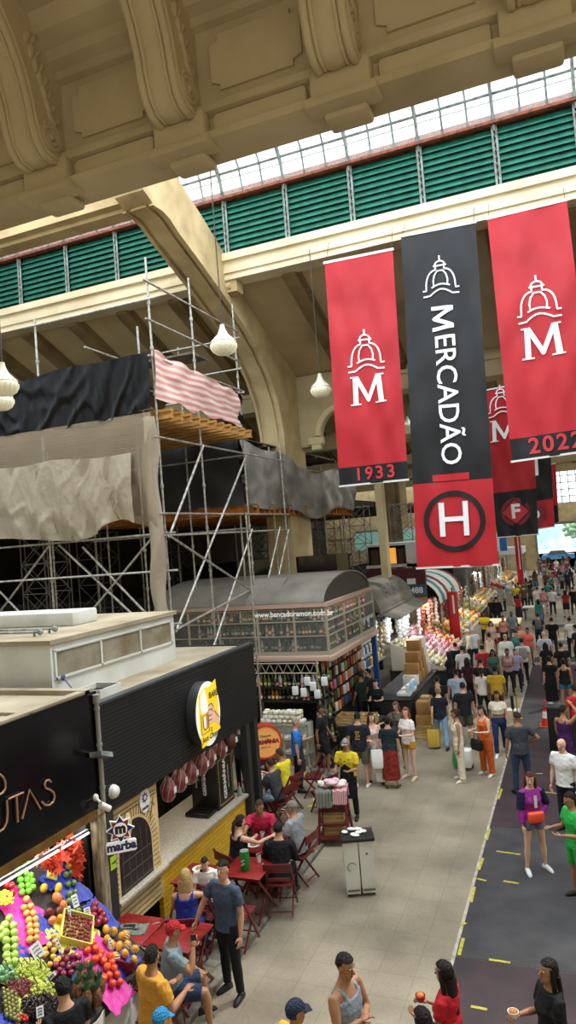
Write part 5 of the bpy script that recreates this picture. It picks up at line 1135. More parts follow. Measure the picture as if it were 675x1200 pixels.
# scales
for i, y in enumerate((21.5, 22.1)):
    r = thing('counter_scales', (-5.2, y, .95), ['blue screened white scales nearest the wine shop', 'blue screened white scales further along the counter'][i], 'scales'); b = MB(); b.bbox((-5.42, y-.2, .95), (-5.0, y+.2, 1.06), .02); b.build('base', WPL, r); b = MB(); b.bbox((-5.12, y-.2, 1.06), (-5.02, y+.2, 1.3), .02); b.build('head', WPL, r); b = MB(); b.box((-5.02, y-.14, 1.1), (-5.012, y+.14, 1.25)); b.build('screen', mat('blue_screen', '#3a7fb8', .3, emit='#4a9ad8', estr=.6), r)
CARD = mat('brown_cardboard', '#a57b45', .7, c2='#8f6837', scale=3); CARDW = mat('white_cardboard', '#d8d6cd', .6)
def carton(x, y, z, sx, sy, sz, m, lab, g, rz=0):
    r = thing('cardboard_box', (x, y, z), lab, 'box', g, rz); b = MB(); b.bbox((-sx/2, -sy/2, 0), (sx/2, sy/2, sz), .008); b.build('carton', m, r, local=True); b = MB(); b.box((-sx/2-.001, -.03, sz-.05), (sx/2+.001, .03, sz+.002)); b.build('tape', mat('parcel_tape', '#c9b88a', .4), r, local=True); return r
k = 0
for lev in range(4):
    for i in range(5-lev):
        carton(-5.3+.02*lev, 22.9+i*.52+lev*.2, .951+lev*.345, .42, .46, .34, CARD if (i+lev) % 4 else CARDW, 'brown carton in the stepped stack on the scales counter' if (i+lev) % 4 else 'white carton in the stepped stack on the scales counter', 'cartons stacked on the scales counter', rs.uniform(-.06, .06))
for i in range(4): carton(-4.6, 21.3+i*.62, 0, .5, .5, .45, (CARD, CARDW)[i % 2], ['brown carton on the floor nearest the scales counter', 'white carton standing on the floor by the dark counter', 'brown carton on the floor below the stepped stack', 'white floor carton nearest the heaped goods'][i], 'cartons on the floor', rs.uniform(-.1, .1))
for i in range(2): carton(-4.6, 21.3+i*.62, .451, .42, .42, .38, CARD, ['upper brown carton on the floor stack nearest the scales', 'upper brown carton on the white floor carton'][i], 'cartons on the floor')
protos = {}
def heap(x0, x1, y0, y1, z, n, kinds, nm, lab, group, slope=.5, cat='goods'):
    """n separate goods on a bank that rises away from the aisle"""
    for i in range(n):
        kd, c = rs.choice(kinds); key = (nm, kd, c)
        if key not in protos: protos[key] = heap_proto(nm, c, kd)
        sp_ = math.sqrt((x1-x0)*(y1-y0)/n); nx_ = max(1, round((x1-x0)/sp_)); ny_ = math.ceil(n/nx_)
        x = x1-(x1-x0)*((i % nx_)+.5)/nx_; y = y0+(y1-y0)*((i//nx_)+.5)/ny_
        rot = (Matrix.Rotation(math.atan(slope), 3, 'Y') @ Matrix.Rotation(rs.random()*3, 3, 'Z')).to_euler()
        s = min((x1-x0)/nx_, (y1-y0)/ny_)/{'bag': .25, 'box': .42, 'ball': .135, 'tray': .52}[kd]*rs.uniform(1.05, 1.35); x += rs.uniform(-.2, .2)*sp_; y += rs.uniform(-.25, .25)*sp_
        o = mesh_obj(nm, protos[key], None, (x, y, z+slope*(x1-x)+.02), rot); o.scale = (s, s, s*(1.3 if kd == 'bag' else 1))
        tag(o, lab, cat, group)
def bank(x0, x1, y0, y1, z, slope, lab):
    b = MB(); h_ = slope*(x1-x0); b.prism([(x1, z), (x1, z+.02), (x0, z+h_), (x0, z)], (0, y0, 0), (1,0,0), UZ, (0, y1-y0, 0)); tag(b.build('display_bank', mat('pale_display_board', '#a8a090', .7)), lab, 'display bank')
bank(-6.7, -4.8, 26.0, 31.1, .8, .55, 'sloped display bank of the heaped goods stall')
heap(-6.6, -4.8, 26.0, 27.4, .84, 90, [('bag', '#e6e0c8'), ('bag', '#d8cfa8'), ('tray', '#e9e6da'), ('bag', '#c9b98a')], 'cream_bag', 'cream bag of nuts heaped at the near end of the goods stall', 'cream bags heaped on the goods stall', .55, 'bag')
heap(-6.6, -4.8, 27.4, 29.4, .84, 130, [('bag', '#c98a9a'), ('bag', '#d9a9b0'), ('bag', '#a86a7a'), ('bag', '#e3ccd0'), ('bag', '#b59a9a')], 'pink_bag', 'pinkish bag of sweets heaped on the goods stall', 'pink bags heaped on the goods stall', .6, 'bag')
heap(-6.6, -4.8, 29.4, 31.1, .84, 90, [('bag', '#c9392f'), ('ball', '#d9a03a'), ('bag', '#e6dcc8'), ('bag', '#d8d2c8'), ('ball', '#b3302a')], 'mixed_bag', 'red or white bag at the far end of the goods stall', 'mixed bags heaped on the goods stall', .55, 'bag')
bank(-6.7, -5.1, 32.5, 39.9, .85, .45, 'sloped display bank beyond the red pillar sign')
heap(-6.6, -5.15, 32.5, 39.9, .9, 200, [('ball', '#d9a33a'), ('ball', '#c9402f'), ('ball', '#8fa83a'), ('ball', '#e3c87a'), ('bag', '#ddd6c8'), ('ball', '#e07a3a'), ('bag', '#a9bfc0')], 'stall_fruit', 'fruit heaped on the long counter beyond the red pillar sign', 'fruit on the long counter', .45, 'fruit')
bank(-6.7, -5.35, 41.1, 51.9, .85, .4, 'sloped display bank by the cross aisle')
heap(-6.6, -5.4, 41.1, 51.9, .9, 180, [('ball', '#c9a55a'), ('bag', '#d9d3c0'), ('ball', '#a8b05a'), ('ball', '#d98a4a'), ('bag', '#b9c9d0'), ('box', '#c9b48a')], 'far_goods', 'small goods on the far counter by the cross aisle', 'goods on the far counter', .4)
bank(-6.7, -4.5, 53.1, 65.9, .85, .4, 'sloped display bank furthest down the aisle')
heap(-6.6, -4.5, 53.1, 65.9, .9, 120, [('box', '#c9b48a'), ('bag', '#cfd3d6'), ('box', '#8aa5b5'), ('bag', '#c9a55a'), ('box', '#b8453a')], 'distant_goods', 'small goods on the furthest counter down the aisle', 'goods on the furthest counter', .4)
# hanging goods under the hood, the awning, along the further stalls
def strings(x, y0, y1, z0, z1, n, colsx, nm, lab, group, cat='garland'):
    for i in range(n):
        c = rs.choice(colsx); y = y0+(y1-y0)*(i+rs.random()*.6)/n; xx = x+rs.uniform(-.25, .25); b = MB(); z = z1
        k = 0
        while z > z0+rs.random()*.4: b.ball((xx+rs.uniform(-.03, .03), y+rs.uniform(-.03, .03), z-.08), (.07+.03*rs.random(), .08, .09), 7, 5); z -= .15
        b.bar((xx, y, z), (xx, y, z1+.05), .008, 4)
        tag(b.build(nm, mat('hung_'+c, c, .5)), lab, cat, group)
strings(-6.3, 23.2, 27.6, 1.9, 3.15, 14, ['#d8dad6', '#e6e3d8', '#b8c4cc', '#c9b48a'], 'hanging_bundle', 'pale bundle of goods hanging under the grey hood', 'bundles under the grey hood', 'bundle')
strings(-5.9, 27.8, 31.0, 1.7, 3.0, 12, ['#8a3a35', '#c9a08a', '#6a4a3a', '#d8c9c0', '#a85a4a'], 'hanging_sausage_string', 'dark string of cured sausages hanging behind the heaped bags', 'strings of sausages', 'sausages')
strings(-5.9, 32.5, 40, 1.6, 2.7, 30, ['#5a3a30', '#8a4a40', '#7a7a6a', '#a85a4a', '#3a3a30', '#c9b8a8'], 'hanging_garlic_string', 'string of goods hanging along the front of the long counter', 'strings along the long counter', 'string')
strings(-5.85, 41, 64, 1.7, 3.0, 46, ['#6a5a4a', '#c9bfae', '#7a3a35', '#8a9a9a', '#b8a07a', '#4a5a5a'], 'hanging_bundle', 'bundle hanging over the furthest counters', 'bundles over the furthest counters', 'bundle')
# blue post and white lit shelf under the hood
b = MB(); b.bbox((-6.45, 22.62, 0), (-6.3, 22.78, 3.2), .01); tag(b.build('blue_post', mat('blue_paint', '#1f4a86', .5)), 'blue post at the near corner of the grey hooded stall', 'post')
b = MB(); b.beam((-6.1, 22.8, 3.1), (-6.1, 27.8, 3.1), .08, .12); tag(b.build('blue_beam', mat('blue_paint', '#1f4a86', .5)), 'blue beam under the lip of the grey hood', 'beam')
r = thing('jar_shelf', (-7.6, 25, 1), 'pale lit wall shelf at the back of the hooded stall', 'shelf')
for z in (1.0, 1.5, 2.0, 2.5): b = MB(); b.box((-7.7, 22.9, z), (-7.35, 27.8, z+.03)); b.build('board', WHITEP, r)
b = MB(); b.box((-7.75, 22.85, 0), (-7.7, 27.85, 3.2)); b.build('back_panel', WHITEP, r)
for i in range(60):
    z = (1.03, 1.53, 2.03)[i % 3]; c = rs.choice(['#d9b83a', '#c9d0d6', '#4a6a8a', '#e6e3d8', '#8a5a3a']); key = ('jar', c)
    if key not in protos: protos[key] = MB().lathe([(0, 0), (.08, 0), (.08, .24), (.05, .28), (.05, .32), (0, .32)], n=10).mesh('jar', mat('shelfjar_'+c, c, .3))
    o = mesh_obj('shelf_jar', protos[key], None, (-7.52, 23.0+(i//3)*.24, z+.003)); tag(o, 'jar on the lit wall shelf of the hooded stall', 'jar', 'jars on the lit wall shelf')
for y, p_, c_ in ((24.3, 90, (.93, .97, 1)), (26.6, 90, (.93, .97, 1)), (29, 130, (1, .97, .9)), (34, 110, (1, .95, .88)), (38, 110, (1, .95, .88)), (45, 150, (1, .96, .9)), (57, 150, (1, .96, .9))):
    area('stall_lamp', (-5.8, y, 3.0 if y > 28 else 3.05), .5, 1.8, p_*.4, (0, math.radians(15), 0), c_)
# umbrella-like awnings and a cool box in the cross aisle
r = thing('red_chest', (-3.9, 37.5, 0), 'red market chest with a cream lid standing out in the aisle', 'chest'); b = MB(); b.bbox((-4.5, 36.6, 0), (-2.9, 38.4, .82), .03); b.build('chest_body', mat('red_chest_paint', '#9a1c22', .5), r); b = MB(); b.bbox((-4.55, 36.5, .82), (-2.85, 38.5, 1.0), .03); b.build('lid', mat('cream_lid', '#dccfa8', .6), r); b = MB(); b.box((-4.3, 36.59, .3), (-3.1, 36.6, .5)); b.build('panel', WPL, r)
r = thing('trestle_table', (-2.6, 45, 0), 'small dark trestle table in the cross aisle', 'table'); b = MB(); b.box((-3.2, 44.5, .75), (-2.0, 45.5, .8)); b.build('tabletop', WPL, r)
for x in (-3.1, -2.1):
    for y in (44.6, 45.4): b = MB(); b.bar((x, y, 0), (x, y, .75), .025, 6); b.build('leg', INT, r)
# far white stalls, blue signs, street cars and tree
r = thing('white_kiosk', (-5.5, 70, 0), 'white glazed kiosk beside the far doorway', 'kiosk'); b = MB(); b.box((-7.5, 69, 0), (-4.6, 74, 1.0)); b.box((-7.5, 69, 2.9), (-4.5, 74.1, 3.5)); b.build('walls', WPL, r); b = MB()
for x, y in ((-4.65, 69.05), (-4.65, 71.5), (-4.65, 73.95), (-6, 69.05), (-7.4, 69.05)): b.box((x-.05, y-.05, 1), (x+.05, y+.05, 2.9))
b.build('mullion', STEELM, r); b = MB(); b.box((-7.45, 69.1, 1.0), (-4.7, 69.12, 2.9)); b.box((-4.7, 69.1, 1), (-4.68, 74, 2.9)); b.build('glass', GLS, r)
r = thing('blue_sign', (-6, 66.2, 3.0), 'blue and white hanging sign before the far kiosk', 'sign'); b = MB(); b.box((-7.2, 66.1, 3.4), (-6.2, 66.2, 5.0)); b.build('white_panel', WPL, r); b = MB(); b.box((-6.2, 66.1, 3.4), (-5.6, 66.2, 5.0)); b.build('blue_panel', mat('blue_panel', '#2b62b0', .5), r); b = MB(); b.bar((-6.4, 66.15, 0), (-6.4, 66.15, 3.4), .05, 6); b.build('post', STEELM, r)
for i, (x, y, c) in enumerate(((-2.2, 104, '#5a9ad0'), (2.4, 110, '#b9c8d4'), (6, 103, '#d0d6da'))):
    r = thing('parked_car', (x, y, 0), ['blue car outside the far doorway', 'silver car outside, behind the blue one', 'white car outside at the right of the doorway'][i], 'car'); m = mat('car_paint_'+c, c, .3, .2, coat=.5)
    b = MB(); b.loft([[V((x+xx, y+yy*.85, z)) for xx, yy in ((-2.1, -.8), (2.1, -.8), (2.1, .8), (-2.1, .8))] for z in (.35, .6, .85)] + [[V((x+xx, y+yy, 1.0)) for xx, yy in ((-1.95, -.72), (1.95, -.72), (1.95, .72), (-1.95, .72))]]); b.build('car_body', m, r)
    b = MB(); b.loft([[V((x+xx, y+yy, 1.0)) for xx, yy in ((-1.4, -.72), (1.3, -.72), (1.3, .72), (-1.4, .72))], [V((x+xx, y+yy, 1.5)) for xx, yy in ((-.9, -.6), (.8, -.6), (.8, .6), (-.9, .6))]]); b.build('cabin', mat('car_glass', '#2f3d48', .1), r)
    for xx in (-1.3, 1.3):
        for yy in (-.78, .6): b = MB(); b.bar((x+xx, y+yy, .33), (x+xx, y+yy+.2, .33), .33, 14); b.build('wheel', INT, r)
r = thing('street_tree', (1, 118, 0), 'pale green street tree outside the far doorway', 'tree'); b = MB(); b.tube([(1, 118, 0), (1.1, 118, 1.6), (1, 118, 3)], [.2, .16, .1], 8); b.build('trunk', WOODP, r); b = MB()
for i in range(160): a = rs.random()*6.28; q = 2.4*rs.random()**.5; b.ball((1+q*math.cos(a), 118+q*math.sin(a), 2.8+2.6*rs.random()), .2+.18*rs.random(), 6, 4)
b.build('crown', mat('tree_leaves', '#9dbb92', .7, c2='#7c9f80', scale=3), r)
# dim structures behind the bar and left of the wine shop
for i, (x0_, x1_, y0_, y1_, h_) in enumerate(((-20, -12.6, 16.5, 21, 3.2), (-24, -13.5, 23.5, 30, 4.0), (-22, -13.5, 33, 44, 4.6), (-11, -7.5, 45, 56, 4.2))):
    b = MB(); b.box((x0_, y0_, 0), (x1_, y1_, h_)); b.box((x0_-.1, y0_-.1, h_), (x1_+.1, y1_+.1, h_+.15)); tag(b.build('closed_stall', mat('dark_stall_shutter', '#1c1a18', .7)), ['dark closed stall behind the scaffold', 'dark closed stall in the middle of the side aisle', 'dark closed stall far down the side aisle', 'dark closed stall behind the far goods counter'][i], 'stall')
# ================================================================ fruit display
PX0, PA, PK = -5.6, .7, .8125
PN = V((PK, 0, 1)).normalized()
def onp(px, py, h=0.):
    r = _ray(px, py); t = (PA+PK*PX0-CAMZ - 0)/(r.z+PK*r.x); p = EYE+r*t; return p+PN*h
fd = thing('fruit_display', (-6.6, 6.3, 0), 'sloped fruit display stand with a white front cloth, under the black lettered fascia', 'display stand')
b = MB(); b.prism([(PX0, .55), (PX0, PA-.02), (-7.75, PA-.02+PK*2.15), (-7.75, .55)], (0, 4.4, 0), (1,0,0), UZ, (0, 3.55, 0)); b.build('sloped_board', mat('display_board', '#2b2624', .8), fd)
b = MB(); b.slab(lambda u, v: (PX0+.02+.03*math.sin(u*40), 4.4+3.55*u, .66-.64*v), 60, 4, (-.01, 0, 0)); b.build('front_cloth', mat('white_front_cloth', '#c9c7c2', .8), fd)
for y in (4.5, 7.85): b = MB(); b.box((-7.7, y, 0), (-7.62, y+.08, .55)); b.box((PX0-.1, y, 0), (PX0-.02, y+.08, .55)); b.build('leg', INT, fd)
FR = {}
def fruit_proto(nm):
    if nm in FR: return FR[nm]
    spec = {'green_apple': ('#7fc93a', '#5aa828', 'apple'), 'red_apple': ('#b3202a', '#7d1420', 'apple'), 'granny_apple': ('#a9c95a', '#86ab3c', 'apple'), 'golden_apple': ('#e3b45a', '#d98f4a', 'apple'), 'dark_apple': ('#7d1a30', '#a8384a', 'apple'),
            'yellow_melon': ('#e3c23a', '#d3a82a', 'oval'), 'papaya': ('#d98a4a', '#c95f3a', 'oval'), 'dark_mango': ('#5a1f26', '#8a3a2a', 'oval'), 'mango': ('#e0a22a', '#c98a22', 'oval'), 'custard_apple': ('#6f8a4a', '#4f6a3a', 'knob'),
            'persimmon': ('#e0582a', '#c93a1f', 'apple'), 'plum': ('#8a1f3a', '#5f1230', 'apple'), 'peach': ('#e0a04a', '#d8c04a', 'apple'), 'kiwi': ('#8a8a4a', '#6a6a3a', 'oval'), 'lychee': ('#8f3a34', '#6a2426', 'knob'), 'strawberry': ('#c41f2a', '#9a1420', 'oval')}[nm]
    c, c2, sh = spec; m = mat('skin_'+nm, c, .32, c2=c2, scale=5, mix=(.4, .7), coat=.25)
    b = MB()
    if sh == 'apple': b.lathe([(0, -.8), (.3, -.88), (.75, -.6), (1, -.05), (.93, .4), (.6, .78), (.25, .85), (.1, .72), (0, .66)], n=14)
    elif sh == 'oval': b.ball((0, 0, 0), (.82, .82, 1.05), 12, 9)
    else:
        b.ball((0, 0, 0), (.85, .85, .95), 14, 10); b.v = [p*(1+.1*noise.noise(p*6)) for p in b.v]
    me = b.mesh(nm, m, 80); st = None
    if sh == 'apple': q = MB(); q.tube([(0, 0, .66), (.05, 0, .9), (.14, 0, 1.08)], .06, 6); st = q.mesh('stem', mat('fruit_stem', '#4a3a1f', .8))
    FR[nm] = (me, st); return FR[nm]
rf = random.Random(9)
def fruit(nm, p, R_, lab, group, cat=None):
    me, st = fruit_proto(nm); o = mesh_obj(nm, me, None, p, (rf.uniform(-.5, .5), rf.uniform(.1, .8), rf.random()*6)); o.scale = (R_,)*3
    if st: mesh_obj('stem', st, o)
    return tag(o, lab, cat or nm.split('_')[-1], group)
def many(nm, pts, sx, x0, y0, R_, lab, group, h=None, cat=None):
    for x, y in pts: fruit(nm, onp(x0+x/sx, y0+y/sx, R_*.85+.03), R_*rf.uniform(.84, .94), lab, group, cat)
A, B_, C_, D2 = (6.75, 0, 1000), (6.43, 60, 1000), (6.75, 0, 1090), (5.625, 70, 1090)
many('green_apple', [(130,195),(185,190),(140,243),(195,238),(148,292),(203,285),(155,340),(208,330),(120,150),(175,140),(195,105),(222,205),(236,250),(240,300)], *A, .05, 'shiny bright green apple in the stack under the tube lamp', 'bright green apples under the tube lamp')
many('red_apple', [(55,230),(65,290),(75,345),(30,285),(20,240)], *A, .055, 'red apple left of the bright green stack', 'red apples at the left edge')
many('granny_apple', [(50,548),(15,605),(80,610),(20,668),(85,665),(-20,640),(-20,700)], *A, .056, 'pale green apple in the double column at the left edge', 'pale green apples at the left edge')
many('granny_apple', [(20,60),(85,60),(25,120),(90,120),(30,180),(90,175),(30,240),(92,235),(35,292),(95,288)], *C_, .056, 'pale green apple in the double column at the left edge', 'pale green apples at the left edge')
many('golden_apple', [(190,395),(170,460),(222,450),(190,505),(240,505),(208,560),(258,555),(215,610),(265,607),(220,655),(265,655),(265,705),(215,715)], *A, .048, 'golden apple on magenta paper', 'golden apples on magenta paper')
for p, l in (((328, 305), 'left of the two yellow melons'), ((442, 302), 'right of the two yellow melons')): fruit('yellow_melon', onp(p[0]/6.75, 1000+p[1]/6.75, .07), .06, l+' above the papayas', 'yellow melons')
for p, R_, nm, l in (((432, 385), .075, 'papaya', 'largest orange papaya below the melons'), ((485, 435), .06, 'papaya', 'orange papaya right of the largest one'), ((445, 485), .06, 'dark_mango', 'dark mango in the middle below the papayas'), ((375, 490), .06, 'dark_mango', 'dark red mango left of the dark one'), ((395, 560), .062, 'papaya', 'red orange papaya lowest on the left'), ((460, 545), .06, 'mango', 'yellow mango lowest on the right below the papayas')): fruit(nm, onp(p[0]/6.75, 1000+p[1]/6.75, R_), R_, l, 'papayas and dark mangoes')
many('custard_apple', [(545,185),(505,200),(565,265),(520,275),(575,340),(530,355),(600,490),(555,500),(525,410)], *A, .052, 'green custard apple on blue paper', 'custard apples on blue paper', cat='custard apple')
many('peach', [(525,135)], *A, .05, 'single peach at the peak of the blue paper', None)
many('dark_apple', [(310,415),(345,465),(300,500),(370,495),(350,525),(330,555),(285,570),(385,540),(300,455)], *B_, .055, 'dark red apple beside the wooden post', 'dark red apples by the post')
many('mango', [(285,25),(385,70),(290,90),(370,135),(410,185),(470,225)], *D2, .062, 'bare yellow mango behind the man in orange', 'bare yellow mangoes')
NETF = mat('white_foam_net', '#e3ddcf', .7)
for x, y in ((340, 30), (430, 120), (480, 150), (350, 195), (420, 55), (325, 120)):
    p = onp(70+x/5.625, 1090+y/5.625, .06); o = fruit('mango', p, .06, 'yellow mango in a white foam net behind the man in orange', 'netted yellow mangoes'); b = MB()
    for k in range(9):
        a = 2*PI*k/9; b.tube([V((.86*math.sin(t)*math.cos(a+t*.8), .86*math.sin(t)*math.sin(a+t*.8), 1.09*math.cos(t))) for t in [PI*(.35+.65*q/7) for q in range(8)]], .09, 5)
    mesh_obj('foam_net', b.mesh('foam_net', NETF), o)
many('persimmon', [(165,160),(215,150),(255,175),(215,218),(270,230),(160,240),(325,240),(295,270),(340,280),(270,345),(308,325),(360,320),(330,380),(378,370),(200,115),(245,205),(310,200)], *D2, .052, 'glossy orange red persimmon on magenta paper', 'persimmons on magenta paper')
many('plum', [(510,195),(420,310),(470,310),(520,330),(415,380),(480,380),(550,240),(500,270),(590,300),(560,310),(450,350),(540,370),(600,250),(470,250)], *C_, .047, 'dark red plum left of the persimmons', 'plums left of the persimmons')
many('peach', [(370,150),(415,120),(335,185),(440,165),(345,215),(405,190),(400,240),(450,255),(425,275),(375,300),(410,75),(330,225)], *C_, .04, 'small yellow peach between the golden apples and the plums', 'small yellow peaches')
for j in range(7):
    for i in range(4): many('kiwi', [(10+i*32+j*4, 495+j*34+i*14)], *C_, .03, 'brown green kiwi in the tray at the lower left corner', 'kiwis in the lower left tray')
many('strawberry', [(110,715),(135,700),(160,700),(180,715),(150,728),(125,735),(175,738),(195,730)], *C_, .026, 'red strawberry at the bottom left edge', 'strawberries at the bottom edge')
# fruit box of lychees on yellow paper
bc = onp(86.5, 1093, .02); e1 = V((0, 1, 0)); e2 = PN.cross(e1).normalized()
d1 = (e1+e2*.8).normalized(); d2 = PN.cross(d1)
r = thing('lychee_box', bc, 'open yellow card box of small dark red lychees in the middle of the display', 'box')
YPAP = mat('pale_yellow_paper', '#dfe07a', .7, c2='#cfc95a', scale=3)
b = MB(); b.obox(bc, d1*.2, d2*.2, PN*.01); b.build('bottom', YPAP, r)
for a, q in ((d1, d2), (d2, d1)):
    for s in (-1, 1): b = MB(); b.obox(bc+a*(s*.2)+PN*.05, a*.006, q*.2, PN*.055); b.build('side', YPAP, r)
for i in range(8):
    for j in range(8):
        p = bc+d1*(-.165+.047*i+rf.uniform(-.012, .012))+d2*(-.165+.047*j+rf.uniform(-.012, .012))+PN*(.05+.035*math.sin((i+.5)/8*PI)*math.sin((j+.5)/8*PI)); fruit('lychee', p, .025, 'small dark red lychee in the yellow card box', 'lychees in the card box')
def paper(px, py, w_, h_, c, lab, seed, lift=.015, amp=.02):
    c0 = onp(px, py, lift); b = MB()
    b.slab(lambda u, v: c0 + e1*((u-.5)*w_*(1+.25*noise.noise((v*4, seed, 0)))) + e2*((v-.5)*h_*(1+.25*noise.noise((u*4, seed, 3)))) + PN*(.006+amp*abs(noise.noise((u*6, v*6, seed)))), 16, 16, PN*.004)
    tag(b.build('tissue_paper', mat('tissue_'+c, c, .55, bump=.5, bscale=14), None, 30), lab, 'paper')
MAG, BLU, YLW = '#c2208f', '#16309a', '#c9cc4e'
for i, a in enumerate(((22, 1066, .42, .5, MAG, 'crumpled magenta paper behind the golden apples'), (26, 1095, .4, .55, MAG, 'magenta paper hanging below the golden apples'), (112, 1128, .55, .5, MAG, 'magenta paper under the persimmons'), (130, 1160, .42, .5, MAG, 'magenta paper falling over the front by the man in orange'), (98, 1112, .3, .3, MAG, 'magenta paper left of the persimmons'),
    (78, 1040, .42, .6, BLU, 'blue paper under the custard apples'), (60, 1032, .3, .25, BLU, 'blue paper beside the yellow tray'), (52, 1090, .2, .4, BLU, 'blue paper between the golden apples and the lychee box'), (118, 1075, .28, .5, BLU, 'blue paper beside the dark red apples'), (85, 1125, .4, .36, BLU, 'blue paper among the plums'), (140, 1128, .5, .36, BLU, 'blue paper under the mangoes'), (22, 1123, .22, .22, BLU, 'blue paper below the pale green apples'), (10, 1197, .3, .2, BLU, 'blue paper under the strawberries'),
    (82, 1096, .6, .52, YLW, 'pale yellow paper spread under the lychee box'), (24, 1150, .4, .4, YLW, 'yellow paper under the green grapes'), (28, 1175, .45, .3, YLW, 'yellow paper by the black berries'), (92, 1107, .2, .26, YLW, 'yellow paper corner hanging below the lychee box'))): paper(*a, seed=i*3.7, lift=.012+.004*(i % 3))
# grapes, berries, pineapples
def grapes(px, py, c, n, lab, group, R_=.02, spread=.075, nm='grape_bunch', cat='grapes'):
    p = onp(px, py, .03); r = thing(nm, p, lab, cat, group); b = MB()
    for i in range(n):
        a = rf.random()*6.28; q = spread*rf.random()**.5; b.ball(p+e1*(q*math.cos(a))+e2*(q*1.2*math.sin(a))+PN*(.05*(1-q/spread)+.02*rf.random()), R_, 7, 5)
    tag(b.build('berries', mat('berry_'+c, c, .3, coat=.3), r), kind='stuff'); b = MB(); b.tube([p+PN*.05, p+PN*.09+e2*.03, p+PN*.1+e2*.1], .006, 5); b.build('stem', mat('fruit_stem', '#4a3a1f', .8), r)
for x, y in ((190, 330), (150, 350), (215, 300), (300, 340), (270, 490), (340, 360), (250, 450), (395, 510), (380, 480), (300, 310)): grapes(x/6.75, 1090+y/6.75, '#b5c25a', 46, 'bunch of green grapes on yellow paper', 'green grape bunches')
for x, y in ((90, 450), (150, 470), (190, 455), (120, 500)): grapes(x/6.75, 1090+y/6.75, '#7a3a3e', 44, 'bunch of red grapes beside the green grapes', 'red grape bunches', .019)
for x, y in ((220, 620), (270, 600), (330, 630), (390, 600), (350, 580), (300, 660), (400, 640), (250, 650)): grapes(x/6.75, 1090+y/6.75, '#1f1a22', 60, 'heap of black grapes at the bottom of the display', 'black grape bunches', .02, .085)
for x, y in ((40, 350), (20, 380), (60, 390)): grapes(x/6.75, 1090+y/6.75, '#6a9a6a', 26, 'pale green star fruit cluster in a clear wrap', 'green wrapped fruit', .035)
PINE = mat('pineapple_skin', '#8a5a34', .6, c2='#4f3a24', scale=30, mix=(.4, .6), bump=1., bscale=30); CROWN = mat('pineapple_crown', '#3f6a4a', .6, c2='#284a36', scale=6)
_pine = []
for i, (x, y) in enumerate(((110, 480), (165, 525), (235, 515), (130, 395), (195, 390), (185, 455), (255, 440))):
    p = onp(70+x/5.625, 1090+y/5.625, .05); p.z += .0
    r = thing('pineapple', p, 'brown pineapple with a green crown standing at the foot of the display', 'pineapple', 'pineapples at the foot of the display', rf.random()*6)
    if not _pine:
        b = MB(); rg = []
        for k in range(9):
            t = k/8; R_ = .075*math.sin(PI*(.12+.76*t))**.5; rg.append([V((R_*(1+.08*((q+k) % 2))*math.cos(2*PI*q/16), R_*(1+.08*((q+k) % 2))*math.sin(2*PI*q/16), .2*t)) for q in range(16)])
        b.loft(rg); m1 = b.mesh('fruit_body', PINE, 20); b = MB()
        for k in range(20):
            a = k*2.4; L_ = .09+.05*(k % 3)/2; o_ = .02+.05*(1-k/20); tip = V((o_*1.6*math.cos(a), o_*1.6*math.sin(a), .2+L_)); u_ = V((-math.sin(a), math.cos(a), 0))*.014; c0 = V((.02*math.cos(a), .02*math.sin(a), .19)); b.add([c0-u_, c0+u_, tip, c0-u_+V((0, 0, .01)), c0+u_+V((0, 0, .01))], [(0, 1, 2), (3, 2, 4), (0, 2, 3), (1, 4, 2), (0, 3, 4, 1)])
        m2 = b.mesh('leaf_crown', CROWN, 20); _pine += [m1, m2]
    mesh_obj('fruit_body', _pine[0], r); mesh_obj('leaf_crown', _pine[1], r); r.scale = (.85, .85, .95)
# tags, tray, flower, garland
TAGM = mat('price_card', '#e3e6e6', .5)
for i, (px, py, w_, h_, t_) in enumerate(((84, 1062, .1, .2, .1), (98, 1075, .11, .13, .0), (39, 1121, .17, .22, .35), (77, 1076, .05, .2, -.1), (64, 1114, .05, .22, .2), (55, 1152, .16, .06, .4), (42, 1193, .1, .14, -.1), (125, 1112, .05, .16, .0))):
    w_ *= .78; h_ *= .78; p = onp(px, py, .1); r = thing('price_card', p, ['white price card in front of the custard apples', 'white price card left of the dark red apples', 'large white price card above the green grapes', 'narrow price card by the yellow mango', 'narrow price card left of the lychee box', 'white card lying by the green grapes', 'white price card on the black grapes', 'narrow price card in front of the mangoes'][i], 'price card')
    d_ = V((.8, -.45, .3)).normalized(); sx = V((.49, .87, 0)).normalized(); sy = d_.cross(sx)*-1 if d_.cross(sx).z < 0 else d_.cross(sx); sx2 = (sx*math.cos(t_)+sy*math.sin(t_)); sy2 = sy*math.cos(t_)-sx*math.sin(t_)
    b = MB(); b.obox(p, sx2*w_/2, sy2*h_/2, d_*.003); b.build('card', TAGM, r); b = MB()
    for k in range(3): b.ribbon([(-w_*.3, h_*(.25-.25*k)), (0, h_*(.29-.25*k)), (w_*.3, h_*(.25-.25*k))], .012, p+d_*.004, sx2, sy2, d_*.002)
    b.build('printed_price', mat('price_ink', '#55606a', .6), r); b = MB(); b.bar(p-sy2*h_/2, onp(px, py, .0), .005, 5); b.build('pin', STEELM, r)
p = onp(59, 1027, .06); r = thing('yellow_tray', p, 'pale yellow tray of sliced fruit beside the blue paper', 'tray'); b = MB(); b.obox(p, d1*.09, d2*.07, PN*.012); b.build('tray_base', YPAP, r); b = MB()
for k in range(6): b.ball(p+d1*(-.05+.05*(k % 3))+d2*(-.03+.06*(k//3))+PN*.02, .025, 8, 6)
b.build('fruit_slices', mat('slice_orange', '#d9a24a', .5), r)
